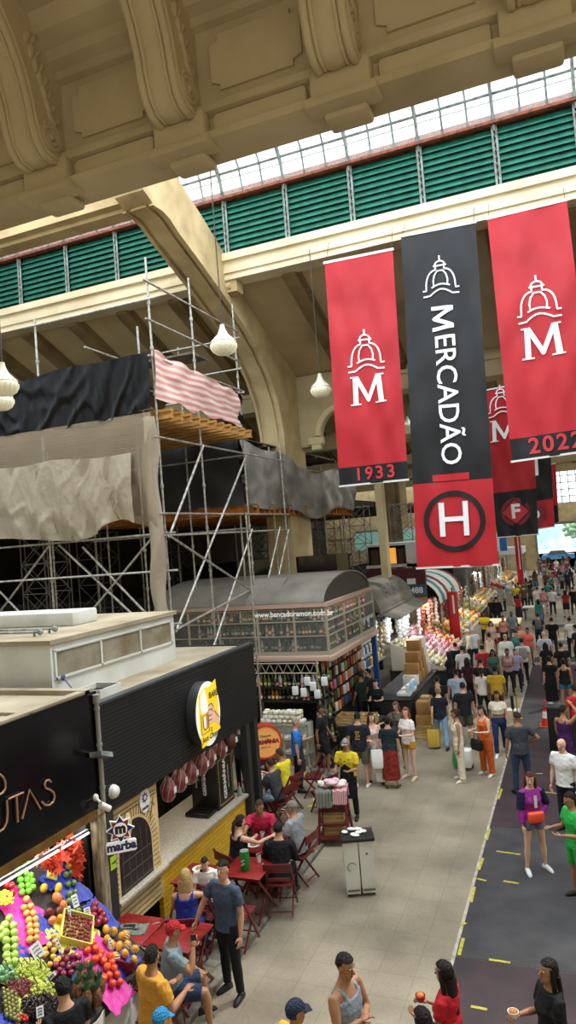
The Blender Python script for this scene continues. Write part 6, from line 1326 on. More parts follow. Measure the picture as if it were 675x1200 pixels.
p = onp(2, 1060, .1); r = thing('paper_flower', p, 'yellow ruffled flower at the left edge', 'flower'); b = MB()
for k in range(26):
    a = k*2.4; q = .03+.003*k; b.ball(p+e1*(q*math.cos(a))+e2*(q*math.sin(a))+PN*(.05-.0015*k), (.028, .02, .016), 6, 5, Matrix.Rotation(a, 3, 'Z'))
b.build('petals', mat('yellow_petal', '#f0d92a', .6), r)
def maple(b, c, s, rx):
    o = []
    for k in range(15):
        a = 2*PI*k/15; q = s*(1.0 if k % 3 == 0 else .5 if k % 3 == 1 else .55); o.append((q*math.cos(a), q*math.sin(a)))
    ux = rx @ V((1, 0, 0)); uy = rx @ V((0, 1, 0)); b.prism(o, c, ux, uy, (rx @ V((0, 0, 1)))*.004)
for j, (cs, lab) in enumerate((([(78, 990), (90, 985), (72, 1000), (100, 978)], 'strand of orange artificial maple leaves along the back of the stall'), ([(96, 992), (100, 1012), (95, 1030), (100, 1045), (92, 1003), (103, 1000)], 'hanging bunch of orange red artificial maple leaves by the wooden post'), ([(60, 1008), (66, 1013), (50, 1003)], 'small spray of orange artificial leaves behind the tube lamp'))):
    p0 = atx(cs[0][0], cs[0][1], -6.72); r = thing('hanging_leaf_garland', p0, lab, 'garland'); b = MB(); sb = MB(); prev = None
    for px, py in cs:
        for k in range(9):
            p = atx(px+rf.uniform(-7, 7), py+rf.uniform(-8, 8), -6.72+rf.uniform(-.1, .12)); p.y = min(p.y, 7.97); maple(b, p, .07+.03*rf.random(), Matrix.Rotation(rf.random()*6, 3, 'Z') @ Matrix.Rotation(rf.uniform(.6, 1.5), 3, 'Y'))
        q = atx(px, py, -6.72)
        if prev is not None: sb.bar(prev, q, .008, 5)
        prev = q
    tag(b.build('leaves', mat('orange_leaf', '#d8502a', .6, c2='#b8341f', scale=5), r), kind='stuff'); sb.build('stem', mat('fruit_stem', '#4a3a1f', .8), r)
b = MB(); b.slab(lambda u, v: (-7.2+.05*math.sin(u*30), 7.0+.5*u, 2.45-.4*v), 20, 6, (-.01, 0, 0)); tag(b.build('purple_drape', mat('dusky_purple_drape', '#4f3a4a', .8), None, 60), 'dusky purple drape at the back of the fruit stall', 'drape')
# ================================================================ red folding tables and chairs
REDW = mat('red_stained_wood', '#661417', .45, c2='#4c0d10', scale=4, stretch=(1, 6, 6), coat=.2); REDT = mat('red_table_top', '#8c1a1b', .4, c2='#6e1416', scale=3, stretch=(1, 8, 1), coat=.25)
def chair_proto():
    r = thing('folding_chair', (0, 0, -50), 'x', 'chair', 'red folding chairs of the bar')
    b = MB()
    for i in range(6): b.bbox((-.21, -.19+i*.068, .44), (.21, -.19+i*.068+.058, .46), .004)
    b.box((-.2, -.18, .415), (-.17, .2, .44)); b.box((.17, -.18, .415), (.2, .2, .44)); b.build('seat', REDW, r, local=True)
    b = MB(); b.bbox((-.215, -.29, .70), (.215, -.265, .84), .008); b.bbox((-.2, -.275, .56), (.2, -.255, .62), .006); b.build('backrest', REDW, r, local=True)
    for s in (-1, 1):
        b = MB(); b.beam((s*.215, .22, 0), (s*.215, -.29, .86), .022, .035); b.build('leg', REDW, r, local=True)
        b = MB(); b.beam((s*.19, -.25, 0), (s*.19, .18, .45), .022, .035); b.build('leg', REDW, r, local=True)
    b = MB(); b.bar((-.21, .16, .1), (.21, .16, .1), .01, 6); b.build('stretcher', REDW, r, local=True); b = MB(); b.bar((-.19, -.2, .06), (.19, -.2, .06), .01, 6); b.build('stretcher', REDW, r, local=True)
    return r
def table_proto():
    r = thing('folding_table', (0, 0, -50), 'x', 'table', 'red folding tables of the bar')
    b = MB(); b.bbox((-.35, -.35, .72), (.35, .35, .745), .01); b.build('tabletop', REDT, r, local=True)
    b = MB(); b.box((-.3, -.3, .67), (.3, -.27, .72)); b.box((-.3, .27, .67), (.3, .3, .72)); b.build('apron_rail', REDW, r, local=True)
    for s in (-1, 1):
        b = MB(); b.beam((s*.27, -.32, 0), (s*.27, .3, .7), .025, .04); b.build('leg', REDW, r, local=True)
        b = MB(); b.beam((s*.3, .32, 0), (s*.3, -.3, .7), .025, .04); b.build('leg', REDW, r, local=True)
    b = MB(); b.bar((-.3, -.2, .13), (.3, -.2, .13), .012, 6); b.build('stretcher', REDW, r, local=True)
    return r
_cp = []; _tp = []
def chair(x, y, face, label, z=.075):
    if not _cp: o = chair_proto(); _cp.append(o)
    else: o = copy_tree(_cp[0])
    o.location = (x, y, z); o.rotation_euler = (0, 0, math.radians(face)); o['label'] = label; return o
def table(x, y, face, label, z=.0605):
    if not _tp: o = table_proto(); _tp.append(o)
    else: o = copy_tree(_tp[0])
    o.location = (x, y, z); o.rotation_euler = (0, 0, math.radians(face)); o['label'] = label; return o
T1 = table(-5.4, 8.35, 0, 'red folding table the standing man leans his hand on')
T0 = table(-6.12, 8.32, 0, 'red folding table with a newspaper, against the dark post')
T2 = table(-5.95, 9.95, 0, 'red folding table of the blonde woman, by the yellow counter front')
T2b = table(-5.3, 10.35, 0, 'red folding table with a green tumbler, by the empty chairs')
T3 = table(-5.38, 11.2, 0, 'red folding table crowded by four diners')
T4 = table(-6.95, 14.55, 0, 'red folding table with food papers under the round beer sign', 0)
TZ = .0605+.745
chair(-5.12, 9.55, 0, 'empty red folding chair facing the table with the green tumbler, near the kerb')
chair(-5.62, 9.42, 0, 'empty red folding chair behind the standing man, facing the green tumbler table')
chair(-5.75, 8.95, 180, 'empty red folding chair behind the seated man in the red cap, by the yellow counter')
chair(-5.2, 11.0, 180, 'empty red folding chair backing on to the crowded table')
chair(-5.75, 7.75, 0, 'empty red folding chair beside the newspaper table')
chair(-6.1, 15.6, 100, 'empty red folding chair left of the waiter in blue', 0)
chair(-5.55, 14.7, 60, 'empty red folding chair tilted towards the aisle behind the yellow shirt diner', 0)
PAPERW = mat('white_paper', '#dedcd6', .7)
r = thing('newspaper', (-6.1, 8.3, TZ), 'folded grey newspaper on the red table by the dark post', 'newspaper', rz=.3); b = MB(); b.slab(lambda u, v: (-.2+.4*u, -.14+.28*v, .004+.008*math.sin(u*6)), 8, 6, (0, 0, .006)); b.build('sheets', mat('newsprint', '#7d8478', .8, c2='#4d5148', scale=30), r, local=True); b = MB(); b.box((-.15, -.02, .02), (.1, .0, .022)); b.box((-.15, .04, .02), (.02, .1, .022)); b.build('printed_block', INT, r, local=True)
def cup(x, y, z, h, R_, c, lab, cat='cup', nm='drinking_cup'):
    r = thing(nm, (x, y, z), lab, cat); b = MB(); b.lathe([(0, 0), (R_*.8, 0), (R_, h), (R_*.93, h), (R_*.74, .01), (0, .01)], n=16); b.build('vessel', mat('vessel_'+c, c, .25), r, local=True); b = MB(); b.lathe([(R_*1.02, h-.012), (R_*1.02, h), (R_*.9, h), (R_*.9, h-.012)], n=16); b.build('rim', mat('vessel_'+c, c, .25), r, local=True); return r
r = thing('green_can', (-5.3, 10.25, TZ), 'tall green can standing on the table by the empty chairs', 'can'); b = MB(); b.lathe([(0, 0), (.07, 0), (.078, .02), (.078, .27), (.07, .3), (0, .3)], n=18); b.build('can_body', mat('bright_green_can', '#1f8a3c', .3, .3), r, local=True); b = MB(); b.lathe([(0, .295), (.07, .295), (.07, .305), (0, .302)], n=18); b.build('can_top', STEELM, r, local=True); b = MB(); b.ribbon([(-.03, .1), (.03, .13), (-.03, .16), (.03, .19)], .02, (0, -.0785, 0), (1, 0, 0), UZ, (0, -.002, 0)); b.build('printed_mark', WPL, r, local=True)
r = thing('black_bottle', (-5.75, 9.68, TZ), 'black thermos bottle with a white cap on the blonde woman\'s table', 'bottle'); b = MB(); b.lathe([(0, 0), (.045, 0), (.048, .02), (.048, .2), (.03, .24), (0, .24)], n=14); b.build('bottle_body', mat('black_bottle', '#1c1c20', .3), r, local=True); b = MB(); b.lathe([(0, .24), (.03, .24), (.03, .29), (0, .29)], n=12); b.build('cap', WPL, r, local=True)
for i, (x, y, z, c, lab) in enumerate(((-5.2, 10.55, TZ, '#e6e2da', 'white paper napkin holder on the green tumbler table'), (-5.5, 11.38, TZ, '#e9e6df', 'white cup on the crowded red table'), (-5.25, 11.1, TZ, '#c9402f', 'red cup on the crowded red table'), (-6.8, 14.4, TZ-.06, '#e6e2da', 'white cup on the table under the round beer sign'), (-7.1, 14.7, TZ-.06, '#b9d0d8', 'pale blue cup on the table under the round beer sign'))):
    cup(x, y, z, .12, .04, c, lab)
for i, (x, y, z, lab) in enumerate(((-5.55, 11.1, TZ, 'white plate of food by the woman in the black vest'), (-5.3, 11.36, TZ, 'white plate of food in front of the grey shirted diner'), (-6.95, 14.3, TZ-.06, 'white plate on the table under the round beer sign'), (-6.05, 10.1, TZ, 'white plate on the blonde woman\'s table'))):
    r = thing('dinner_plate', (x, y, z), lab, 'plate'); b = MB(); b.lathe([(0, 0), (.07, 0), (.12, .015), (.118, .02), (.07, .008), (0, .008)], n=22); b.build('plate', WPL, r, local=True); b = MB()
    for q in range(5): b.ball((.035*math.cos(q*1.3), .035*math.sin(q*1.3), .022), (.03, .025, .018), 8, 6)
    b.build('food', mat('fried_food', '#b5792f', .6), r, local=True)
r = thing('table_paper', (-6.95, 14.55, TZ-.06), 'white and red printed paper sheet on the table under the beer sign', 'paper'); b = MB(); b.box((-.25, -.2, 0), (.2, .2, .003)); b.build('sheet', PAPERW, r, local=True); b = MB(); b.box((-.2, -.15, .003), (0, .1, .004)); b.build('printed_red', REDM, r, local=True)
# round beer sign on its barrel stand
r = thing('round_beer_sign', (-7.0, 15.2, 0), 'round orange and red beer sign on a dark red stand beside the bar', 'sign')
nrm = V((.55, -.83, -.0)).normalized(); ux = V((.83, .55, 0)).normalized(); c = atx(310, 868, -7.05)
b = MB(); b.prism(pill(36, .39, .39), c-nrm*.12, ux, UZ, nrm*.24); b.build('drum', mat('red_drum', '#b5321f', .4), r)
b = MB(); b.ribbon([(.37*math.cos(2*PI*k/36), .37*math.sin(2*PI*k/36)) for k in range(37)], .05, c+nrm*.12, ux, UZ, nrm*.02); b.build('rim', mat('red_rim', '#c4452e', .35), r)
b = MB(); b.prism(pill(36, .345, .345), c+nrm*.12, ux, UZ, nrm*.008); b.build('face', mat('orange_sign_face', '#e5a35c', .45, emit='#e5a35c', estr=.15), r)
b = text_mb('GERMÂNIA', .125, c+nrm*.13+V((0, 0, .0)), ux, UZ, nrm*.004, .008); b.build('lettering', mat('maroon_letter', '#8a1f25', .5), r, smooth=0)
b = text_mb('Choperia', .07, c+nrm*.13+V((0, 0, .14)), ux, UZ, nrm*.004, .002, shear=.3); b.build('lettering', mat('green_letter', '#4a5a2a', .5), r, smooth=0)
b = text_mb('DESDE 1991', .045, c+nrm*.13+V((0, 0, -.12)), ux, UZ, nrm*.004, .001); b.build('lettering', mat('maroon_letter', '#8a1f25', .5), r, smooth=0)
b = MB(); b.prism([(-.2, 0), (.2, 0), (.14, .2), (-.14, .2)], c+V((0, 0, -.52))-nrm*.12, ux, UZ, nrm*.24); b.bar((c.x, c.y, 0), (c.x, c.y, c.z-.5), .05, 10); b.lathe([(0, 0), (.3, 0), (.3, .04), (.08, .08), (0, .08)], (c.x, c.y, 0), 20); b.build('stand', mat('dark_red_stand', '#4a1014', .5), r)
# white double bin
r = thing('litter_bin', (-3.83, 11.55, 0), 'white twin litter bin with a black lid standing alone on the aisle floor', 'bin', rz=math.radians(22))
for sx in (-.13, .13): b = MB(); b.loft([[V((sx+x*q, y*q2, z)) for x, y in ((-.125, -.2), (.125, -.2), (.125, .2), (-.125, .2))] for z, q, q2 in ((.05, .9, .9), (.9, 1, 1))]); b.build('bin_body', mat('bin_white', '#d6d7d0', .45, c2='#bfbfb6', scale=2), r, local=True)
b = MB(); b.bbox((-.28, -.225, .9), (.28, .225, .96), .015); b.build('lid', mat('bin_lid_black', '#1a1b1c', .4), r, local=True)
for sx in (-.13, .13):
    b = MB(); b.ribbon([(.07*math.cos(.5+k*.55), .07*math.sin(.5+k*.55)) for k in range(8)], .012, (sx, -.2, .5), (1, 0, 0), UZ, (0, -.004, 0)) if sx < 0 else b.ball((sx, -.2, .7), (.02, .008, .02), 8, 6); b.build('printed_mark', mat('grey_print', '#5c5f60', .6), r, local=True)
    b = MB(); b.box((sx-.1, -.205, .1), (sx+.1, -.195, .13)); b.build('base_strip', mat('grey_print', '#5c5f60', .6), r, local=True)
for x in (-.2, .2): b = MB(); b.bar((x, -.15, .03), (x, .15, .03), .03, 8); b.build('foot', mat('bin_lid_black', '#1a1b1c', .4), r, local=True)
NAPK = mat('crumpled_napkin', '#e6e4de', .8, bump=.6, bscale=20)
for i in range(7):
    a = i*1.7; p = V((-3.83, 11.55, .962)) + V((.17*math.cos(a)*((i % 3)/2+.2), .13*math.sin(a), .0)); b = MB(); b.ball(p+V((0, 0, .022)), (.06+.02*(i % 2), .05, .022), 8, 5); tag(b.build('crumpled_napkin', NAPK), 'crumpled white napkin lying on the black bin lid', 'napkin', 'napkins on the bin lid')
# serving stand of folded red trestles with cloths
r = thing('serving_stand', (-4.85, 13.35, 0), 'red A-frame serving stand with slatted shelves, beside the man in yellow', 'stand', rz=math.radians(12))
for s in (-1, 1):
    for q in (-1, 1): b = MB(); b.beam((s*.3, q*.36, 0), (s*.24, q*.1, 1.0), .035, .05); b.build('leg', REDW, r, local=True)
for z, w_ in ((.15, .3), (.38, .24), (.62, .18)):
    b = MB()
    for i in range(3): b.box((-.3, -w_+i*w_*.7, z), (.3, -w_+i*w_*.7+w_*.45, z+.02))
    b.build('slat_shelf', REDW, r, local=True)
b = MB(); b.bbox((-.3, -.2, .98), (.3, .2, 1.01), .006); b.build('top_board', REDW, r, local=True)
for i, z in enumerate((.401, .17)):
    rr_ = thing('wooden_crate', (-4.85, 13.32, z), ['pale wooden crate on the middle shelf of the red serving stand', 'pale wooden crate on the lowest shelf of the red serving stand'][i], 'crate', rz=math.radians(12)); b = MB(); b.box((-.2, -.13, 0), (.2, .13, .02)); b.build('bottom', CRATE, rr_, local=True)
    for q in range(2):
        b = MB(); z_ = .03+q*.075; b.box((-.2, -.13, z_), (.2, -.115, z_+.06)); b.box((-.2, .115, z_), (.2, .13, z_+.06)); b.box((-.2, -.115, z_), (-.185, .115, z_+.06)); b.box((.185, -.115, z_), (.2, .115, z_+.06)); b.build('slat_ring', CRATE, rr_, local=True)
def striped_cloth(c1, c2, sc_):
    m = bpy.data.materials.new('striped_cloth'); m.use_nodes = True; nt = m.node_tree; b = nt.nodes['Principled BSDF']; L = nt.links.new
    tc = nt.nodes.new('ShaderNodeTexCoord'); wv = nt.nodes.new('ShaderNodeTexWave'); wv.inputs['Scale'].default_value = sc_; wv.inputs['Distortion'].default_value = .6
    rp = nt.nodes.new('ShaderNodeValToRGB'); rp.color_ramp.interpolation = 'CONSTANT'; rp.color_ramp.elements[1].position = .55; rp.color_ramp.elements[0].color = (*lin(c1), 1); rp.color_ramp.elements[1].color = (*lin(c2), 1)
    L(tc.outputs['Object'], wv.inputs[0]); L(wv.outputs[0], rp.inputs[0]); L(rp.outputs[0], b.inputs['Base Color']); b.inputs['Roughness'].default_value = .8; return m
def drop_cloth(x0, x1, y0, y1, zt, drop, lab, m, rz):
    c_ = V((-4.85, 13.35, 0)); R_ = Matrix.Rotation(rz, 3, 'Z'); b = MB()
    def fn(u, v):
        y = y0-drop+(y1-y0+2*drop)*v; z = zt
        if y < y0: z = zt-(y0-y); yy = y0-.02-.12*(zt-z)
        elif y > y1: z = zt-(y-y1); yy = y1+.02+.12*(zt-z)
        else: yy = y
        return c_ + R_ @ V((x0+(x1-x0)*u, yy, z+.01*math.sin(u*14+v*9)))
    b.slab(fn, 10, 30, (0, 0, .008)); return tag(b.build('cloth', m, None, 60), lab, 'cloth')
drop_cloth(-.32, .0, -.2, .2, 1.035, .3, 'green and red patterned cloth over the left of the serving stand', striped_cloth('#2f8f7e', '#9a3f4a', 5), math.radians(12))
drop_cloth(.02, .3, -.2, .2, 1.035, .24, 'pale striped cloth over the right of the serving stand', striped_cloth('#d8b9b8', '#a14a5e', 9), math.radians(12))
for i, (dx, dy, dz, c) in enumerate(((-.15, 0, 0, '#e6e3dc'), (.12, .05, 0, '#ddd2cf'), (0, -.05, .06, '#d9b9c4'))):
    b = MB(); p = V((-4.85+dx, 13.35+dy, 1.06+dz))
    b.ball(p+V((0, 0, .04)), (.15, .12, .06), 12, 8); b.ball(p+V((.08, .04, .07)), (.08, .07, .05), 10, 7); b.ball(p+V((-.07, -.05, .07)), (.07, .06, .05), 10, 7); tag(b.build('bundled_napkins', mat('bundle_'+c, c, .8, bump=.8, bscale=15)), ['white bundle of napkins on the left of the serving stand', 'pale bundle on the right of the serving stand', 'pinkish bundle on top of the others on the serving stand'][i], 'napkins')
# aisle furniture on the right
p = atz(641, 851, .006); r = thing('traffic_cone', (p.x, p.y, .0065), 'red and white traffic cone on the dark aisle floor', 'cone'); b = MB(); b.bbox((-.2, -.2, 0), (.2, .2, .035), .01); b.build('base', mat('cone_base', '#b0502a', .6), r, local=True); b = MB(); b.lathe([(0, .03), (.15, .03), (.115, .25)], n=20); b.lathe([(.085, .44), (.035, .74), (0, .74)], n=20); b.build('cone_body', mat('cone_red', '#c9291c', .5), r, local=True); b = MB(); b.lathe([(.115, .25), (.085, .44)], n=20); b.build('white_band', WPL, r, local=True)
p = atz(655, 882, .006); r = thing('black_totem', (p.x, p.y, .0065), 'slim black totem stand beside the traffic cone', 'totem'); b = MB(); b.bbox((-.2, -.16, 0), (.2, .16, 1.15), .02); b.build('cabinet', mat('totem_black', '#121315', .4), r, local=True); b = MB(); b.bbox((-.24, -.2, 1.15), (.24, .2, 1.22), .02); b.build('top', mat('totem_top', '#3a3d40', .4), r, local=True); b = MB(); b.ball((-.1, -.05, 1.26), (.08, .06, .04), 8, 6); b.build('lamp', STEELM, r, local=True)
for i, (px, py, h_) in enumerate(((607, 842, 1.3), (605, 875, 1.35))):
    p = atz(px, py, 0); r = thing('barrier_post', (p.x, p.y, 0), ['thin black topped post farther along the edge of the dark floor', 'thin black topped post beside the man in the black vest'][i], 'post'); b = MB(); b.bar((0, 0, 0), (0, 0, h_-.35), .02, 8); b.lathe([(0, 0), (.14, 0), (.14, .02), (0, .03)], n=16); b.build('pole', mat('yellow_pole', '#a08a2a', .5), r, local=True); b = MB(); b.bar((0, 0, h_-.35), (0, 0, h_), .04, 10); b.build('head', mat('totem_black', '#121315', .4), r, local=True)
a, c = atz(592, 833), atz(606, 833); b = MB(); b.box((a.x, a.y, 0), (-2.1, a.y+.35, .003)); struct('trim_floor', b, mat('white_floor_paint', '#d8d6cc', .7))
p = atz(563, 905); r = thing('white_trolley', (p.x-.4, p.y+.15, 0), 'white shopping trolley bag between the cream and the orange jumpsuits', 'trolley'); b = MB(); b.bbox((-.2, -.15, .08), (.2, .15, .5), .03); b.build('bag', BAGW, r, local=True); b = MB(); b.bar((-.15, .16, .1), (-.15, .2, .95), .012, 6); b.bar((.15, .16, .1), (.15, .2, .95), .012, 6); b.bar((-.15, .2, .95), (.15, .2, .95), .015, 6); b.build('handle', STEELM, r, local=True)
for s in (-.18, .18): b = MB(); b.bar((s-.02, .15, .06), (s+.02, .15, .06), .06, 12); b.build('wheel', INT, r, local=True)
# ================================================================ people
SKINM = objcol('skin', .55, spec=.35); CLOTH = objcol('cloth', .8, bump=.9, bscale=13); CLOTHP = objcol('patterned_cloth', .8, bump=.4, bscale=9, pat=.8, pscale=14); HAIRM = objcol('hair_strands', .5, bump=1., bscale=55); SHOEM = objcol('shoe_leather', .5)
EYEW = mat('eye_white', '#d8d2cb', .3); EYED = mat('eye_dark', '#1d1410', .3); LIP = mat('lips', '#8a4640', .5)
def remesh(b, name, mats, vox, smooth=3):
    me = b.mesh(name, mats, 0)
    o = bpy.data.objects.new('t', me); col.objects.link(o)
    m = o.modifiers.new('r', 'REMESH'); m.mode = 'VOXEL'; m.voxel_size = vox; m.use_smooth_shade = True
    s = o.modifiers.new('s', 'SMOOTH'); s.iterations = smooth; s.factor = .5
    dg = bpy.context.evaluated_depsgraph_get(); out = bpy.data.meshes.new_from_object(o.evaluated_get(dg), depsgraph=dg)
    bpy.data.objects.remove(o); bpy.data.meshes.remove(me)
    out.name = name
    return out
def U(v): return V(v).normalized()
POSES = {
 'stand': dict(R=((.16, .02, -1), (.06, .22, -1)), L=((.16, -.02, -1), (.08, .18, -1)), legs=(((.07, .02, -1), (.03, -.04, -1)), ((.07, -.02, -1), (.03, -.03, -1)))),
 'walk': dict(R=((.14, -.3, -1), (.08, .05, -1)), L=((.14, .3, -1), (.05, .6, -1)), legs=(((.05, .34, -1), (.02, -.05, -1)), ((.05, -.25, -1), (.02, -.5, -1)))),
 'walk2': dict(R=((.14, .25, -1), (.05, .5, -1)), L=((.14, -.3, -1), (.08, .05, -1)), legs=(((.05, -.22, -1), (.02, -.45, -1)), ((.05, .3, -1), (.02, -.05, -1)))),
 'cross': dict(R=((.22, .28, -1), (-.95, .35, .12)), L=((.22, .28, -1), (-.95, .42, .0)), legs=(((.08, .02, -1), (.04, -.04, -1)), ((.08, -.02, -1), (.04, -.03, -1)))),
 'hold': dict(R=((.16, .25, -1), (-.35, .95, .18)), L=((.16, .2, -1), (-.35, .95, .1)), legs=(((.06, .02, -1), (.03, -.04, -1)), ((.06, -.02, -1), (.03, -.03, -1)))),
 'hips': dict(R=((.7, -.25, -.75), (-.62, .55, -.4)), L=((.2, .02, -1), (.05, .35, -1)), legs=(((.08, .02, -1), (.04, -.04, -1)), ((.1, .05, -1), (.05, -.03, -1)))),
 'carry': dict(R=((.16, .02, -1), (.04, .1, -1)), L=((.16, .2, -1), (-.25, .85, .25)), legs=(((.06, .12, -1), (.03, -.1, -1)), ((.06, -.1, -1), (.03, -.1, -1)))),
 'raise': dict(R=((.6, .25, .75), (-.75, .1, .65)), L=((.16, .1, -1), (-.1, .5, -1)), legs=(((.07, .02, -1), (.03, -.04, -1)), ((.07, -.02, -1), (.03, -.03, -1)))),
 'reach': dict(R=((.2, .75, -.5), (.0, 1, .15)), L=((.16, .1, -1), (-.1, .4, -1)), legs=(((.07, .02, -1), (.03, -.04, -1)), ((.07, -.02, -1), (.03, -.03, -1)))),
 'lean': dict(L=((.18, -.05, -1), (.05, .25, -1)), R=((.55, .25, -.9), (.34, .32, -1)), legs=(((.05, -.08, -1), (.02, -.05, -1)), ((.14, .1, -1), (.06, -.06, -1)))),
 'wide': dict(R=((.2, .05, -1), (.05, .3, -1)), L=((.45, -.1, -.85), (-.75, .35, -.55)), legs=(((.14, .05, -1), (.08, -.03, -1)), ((.12, -.02, -1), (.05, -.03, -1)))),
 'sit': dict(R=((.18, .35, -1), (-.15, .95, -.25)), L=((.18, .35, -1), (-.15, .95, -.2)), legs=(((.14, 1, -.1), (.03, .12, -1)), ((.14, 1, -.1), (.03, .05, -1))), hip=.57),
 'sitface': dict(R=((.2, .75, -.7), (-.45, .2, .9)), L=((.22, .3, -1), (-.2, .75, -.5)), legs=(((.2, 1, -.12), (.03, .05, -1)), ((.22, 1, -.12), (.06, -.05, -1))), hip=.57),
 'sitreach': dict(R=((.25, .85, -.45), (.1, 1, .1)), L=((.2, .5, -.9), (-.2, .95, .1)), legs=(((.12, 1, -.1), (.03, .0, -1)), ((.12, 1, -.1), (.03, -.1, -1))), hip=.57),
}
_figs = {}
def figure(pose, H=1.7, sex='m', wt=1., lean=0., head=(0., 0.), top='tee', bot='trousers', hair='short', vox=.018, fine=True, apron=False, neck=0.):
    """meshes of one figure: body, and every garment as its own mesh; person faces +Y"""
    key = (pose, H, sex, wt, lean, head, top, bot, hair, vox, fine, apron)
    if key in _figs: return _figs[key]
    k = H/1.72; P = POSES[pose]; f = sex == 'f'
    cl, sl = math.cos(lean), math.sin(lean)
    r = V((1, 0, 0)); fw = V((0, cl, -sl)); up = V((0, sl, cl))
    hipw, shw = (.095, .168) if f else (.09, .2)
    tl = .50
    # legs first, to find the hip height
    legs = []
    for i, s in enumerate((1, -1)):
        a, b_ = P['legs'][i]; t, sh = U((s*a[0], a[1], a[2])), U((s*b_[0], b_[1], b_[2])); legs.append((s, t, sh))
    low = min(-(.43*t.z+.42*sh.z) for _, t, sh in legs) if 'hip' not in P else 0
    low = max(-(.43*t.z+.42*sh.z) for _, t, sh in legs)
    hz = P['hip']/k if 'hip' in P else low+.085
    hip = V((0, 0, hz))
    J = lambda x, y, z: hip + r*x + fw*y + up*z
    body, shirt, pants, skirt = MB(), MB(), MB(), MB()
    n = 14
    def ring(c, ax, ay, w_, d, infl=0.):
        return [c + ax*((w_+infl)*math.cos(2*PI*q/n)) + ay*((d+infl)*math.sin(2*PI*q/n)) for q in range(n)]
    wf = wt
    T = [(-.1, .1, .075, .0), (-.04, .165+.012*f, .11*wf, -.005), (.06, .162+.01*f, .108*wf, -.005), (.17, (.148 if not f else .126)*(.5+.5*wf), .093*wf, .0), (.3, (.178 if not f else .146)*(.6+.4*wf), (.11 if not f else .112)*(.6+.4*wf), .008+.012*f), (.4, .182 if not f else .155, .102, .0), (.46, .158 if not f else .135, .084, -.01), (.5, .09, .066, -.01), (.55, .058, .058, .0)]
    body.loft([ring(J(0, y, t), r, fw, w_, d) for t, w_, d, y in T])
    neckp = J(0, 0, .5); hy, hp = head
    hu = U(up + fw*math.tan(-hp)*.9 + V((0, .12, 0))); hf = U(fw - hu*fw.dot(hu)); hr = hf.cross(hu)
    c_, s_ = math.cos(hy), math.sin(hy); hf, hr = hf*c_ - hr*s_, hr*c_ + hf*s_
    hc = neckp + U(up+V((0, .15+neck, 0)))*.072 + hu*.088
    body.tube([J(0, -.01, .44), neckp, hc - hu*.02], [.07, .06, .056], 10)
    rot = Matrix((hr, hf, hu)).transposed()
    body.ball(hc + hu*.025, (.076, .092, .096), 16, 12, rot); body.ball(hc + hf*.02 - hu*.045, (.062, .07, .066), 14, 10, rot); body.ball(hc+hf*.055-hu*.085, (.03, .03, .026), 10, 8, rot)
    hands = MB()
    arms = []
    for s, nm in ((1, 'R'), (-1, 'L')):
        a, b_ = P[nm]; ua = U(r*(s*a[0]) + V((0, a[1], a[2]))); fa = U(r*(s*b_[0]) + V((0, b_[1], b_[2])))
        S = J(s*shw, -.005, .435); E = S+ua*.285; Wp = E+fa*.245; arms.append((s, S, E, Wp, ua, fa))
        m_ = (.85 if f else 1.)*(.6+.4*wf)
        body.tube([J(s*.1, -.005, .44), S-V((0, 0, .005)), S+ua*.06, S+ua*.18, E, E+fa*.07, E+fa*.16, Wp, Wp+fa*.03], [.05, .058*m_, .054*m_, .046*m_, .038*m_, .042*m_, .036*m_, .026*m_, .026*m_], 10)
        # hand: palm, four unequal bent fingers and a thumb from the side of the palm
        side = fa.cross(V((0, 0, 1))); side = side.normalized() if side.length > .3 else V((0, 1, 0)); side = side if abs(fa.z) < .8 else V((0, 1, 0)); side = (side - fa*side.dot(fa)).normalized()
        pn = side.cross(fa)*(-s)
        if pn.dot(r*(-s)) < 0 and abs(fa.z) > .7: pn = -pn
        Rp = Matrix((side, pn, fa)).transposed(); pc = Wp+fa*.065
        hands.ball(pc, (.041, .018, .052), 8, 6, Rp)
        if fine:
            for q in range(4):
                o_ = pc + fa*.04 + side*(.03-.02*q); L_ = (.07, .078, .074, .058)[q]
                p1 = o_+fa*L_*.42+pn*.008; p2 = p1+(fa*.8+pn*.6).normalized()*L_*.33; p3 = p2+(fa*.4+pn*.9).normalized()*L_*.25
                hands.tube([o_-fa*.015, p1, p2, p3], [.0095, .009, .0082, .006], 6)
            o_ = pc - fa*.025 + side*.035; p1 = o_+(fa*.6+side*.7+pn*.2).normalized()*.035; p2 = p1+(fa*.85+side*.15+pn*.4).normalized()*.03
            hands.tube([o_, p1, p2], [.012, .0105, .008], 6)
        # sleeves
        slv = {'tee': .62, 'long': 1.7, 'tank': 0, 'polo': .66, 'dress': 0, 'crop': .5, 'jacket': 1.75, 'none': 0}[top]
        lo = .016 if top in ('tee', 'crop', 'polo') else .012
        if top == 'jacket': lo = .022
        if slv:
            pts = [J(s*.09, 0, .435), S+up*.0, S+ua*.07]; rad = [.06, .062*m_+lo*.6, .057*m_+lo]
            if slv <= 1: pts += [S+ua*.285*slv]; rad += [.05*m_+lo*1.3]
            else:
                fr = slv-1; pts += [S+ua*.18, E, E+fa*.08, E+fa*.245*min(1, fr+.2)]; rad += [.048*m_+lo, .042*m_+lo, .043*m_+lo, .03+lo]
            shirt.tube(pts, rad, 10)
    ank = []
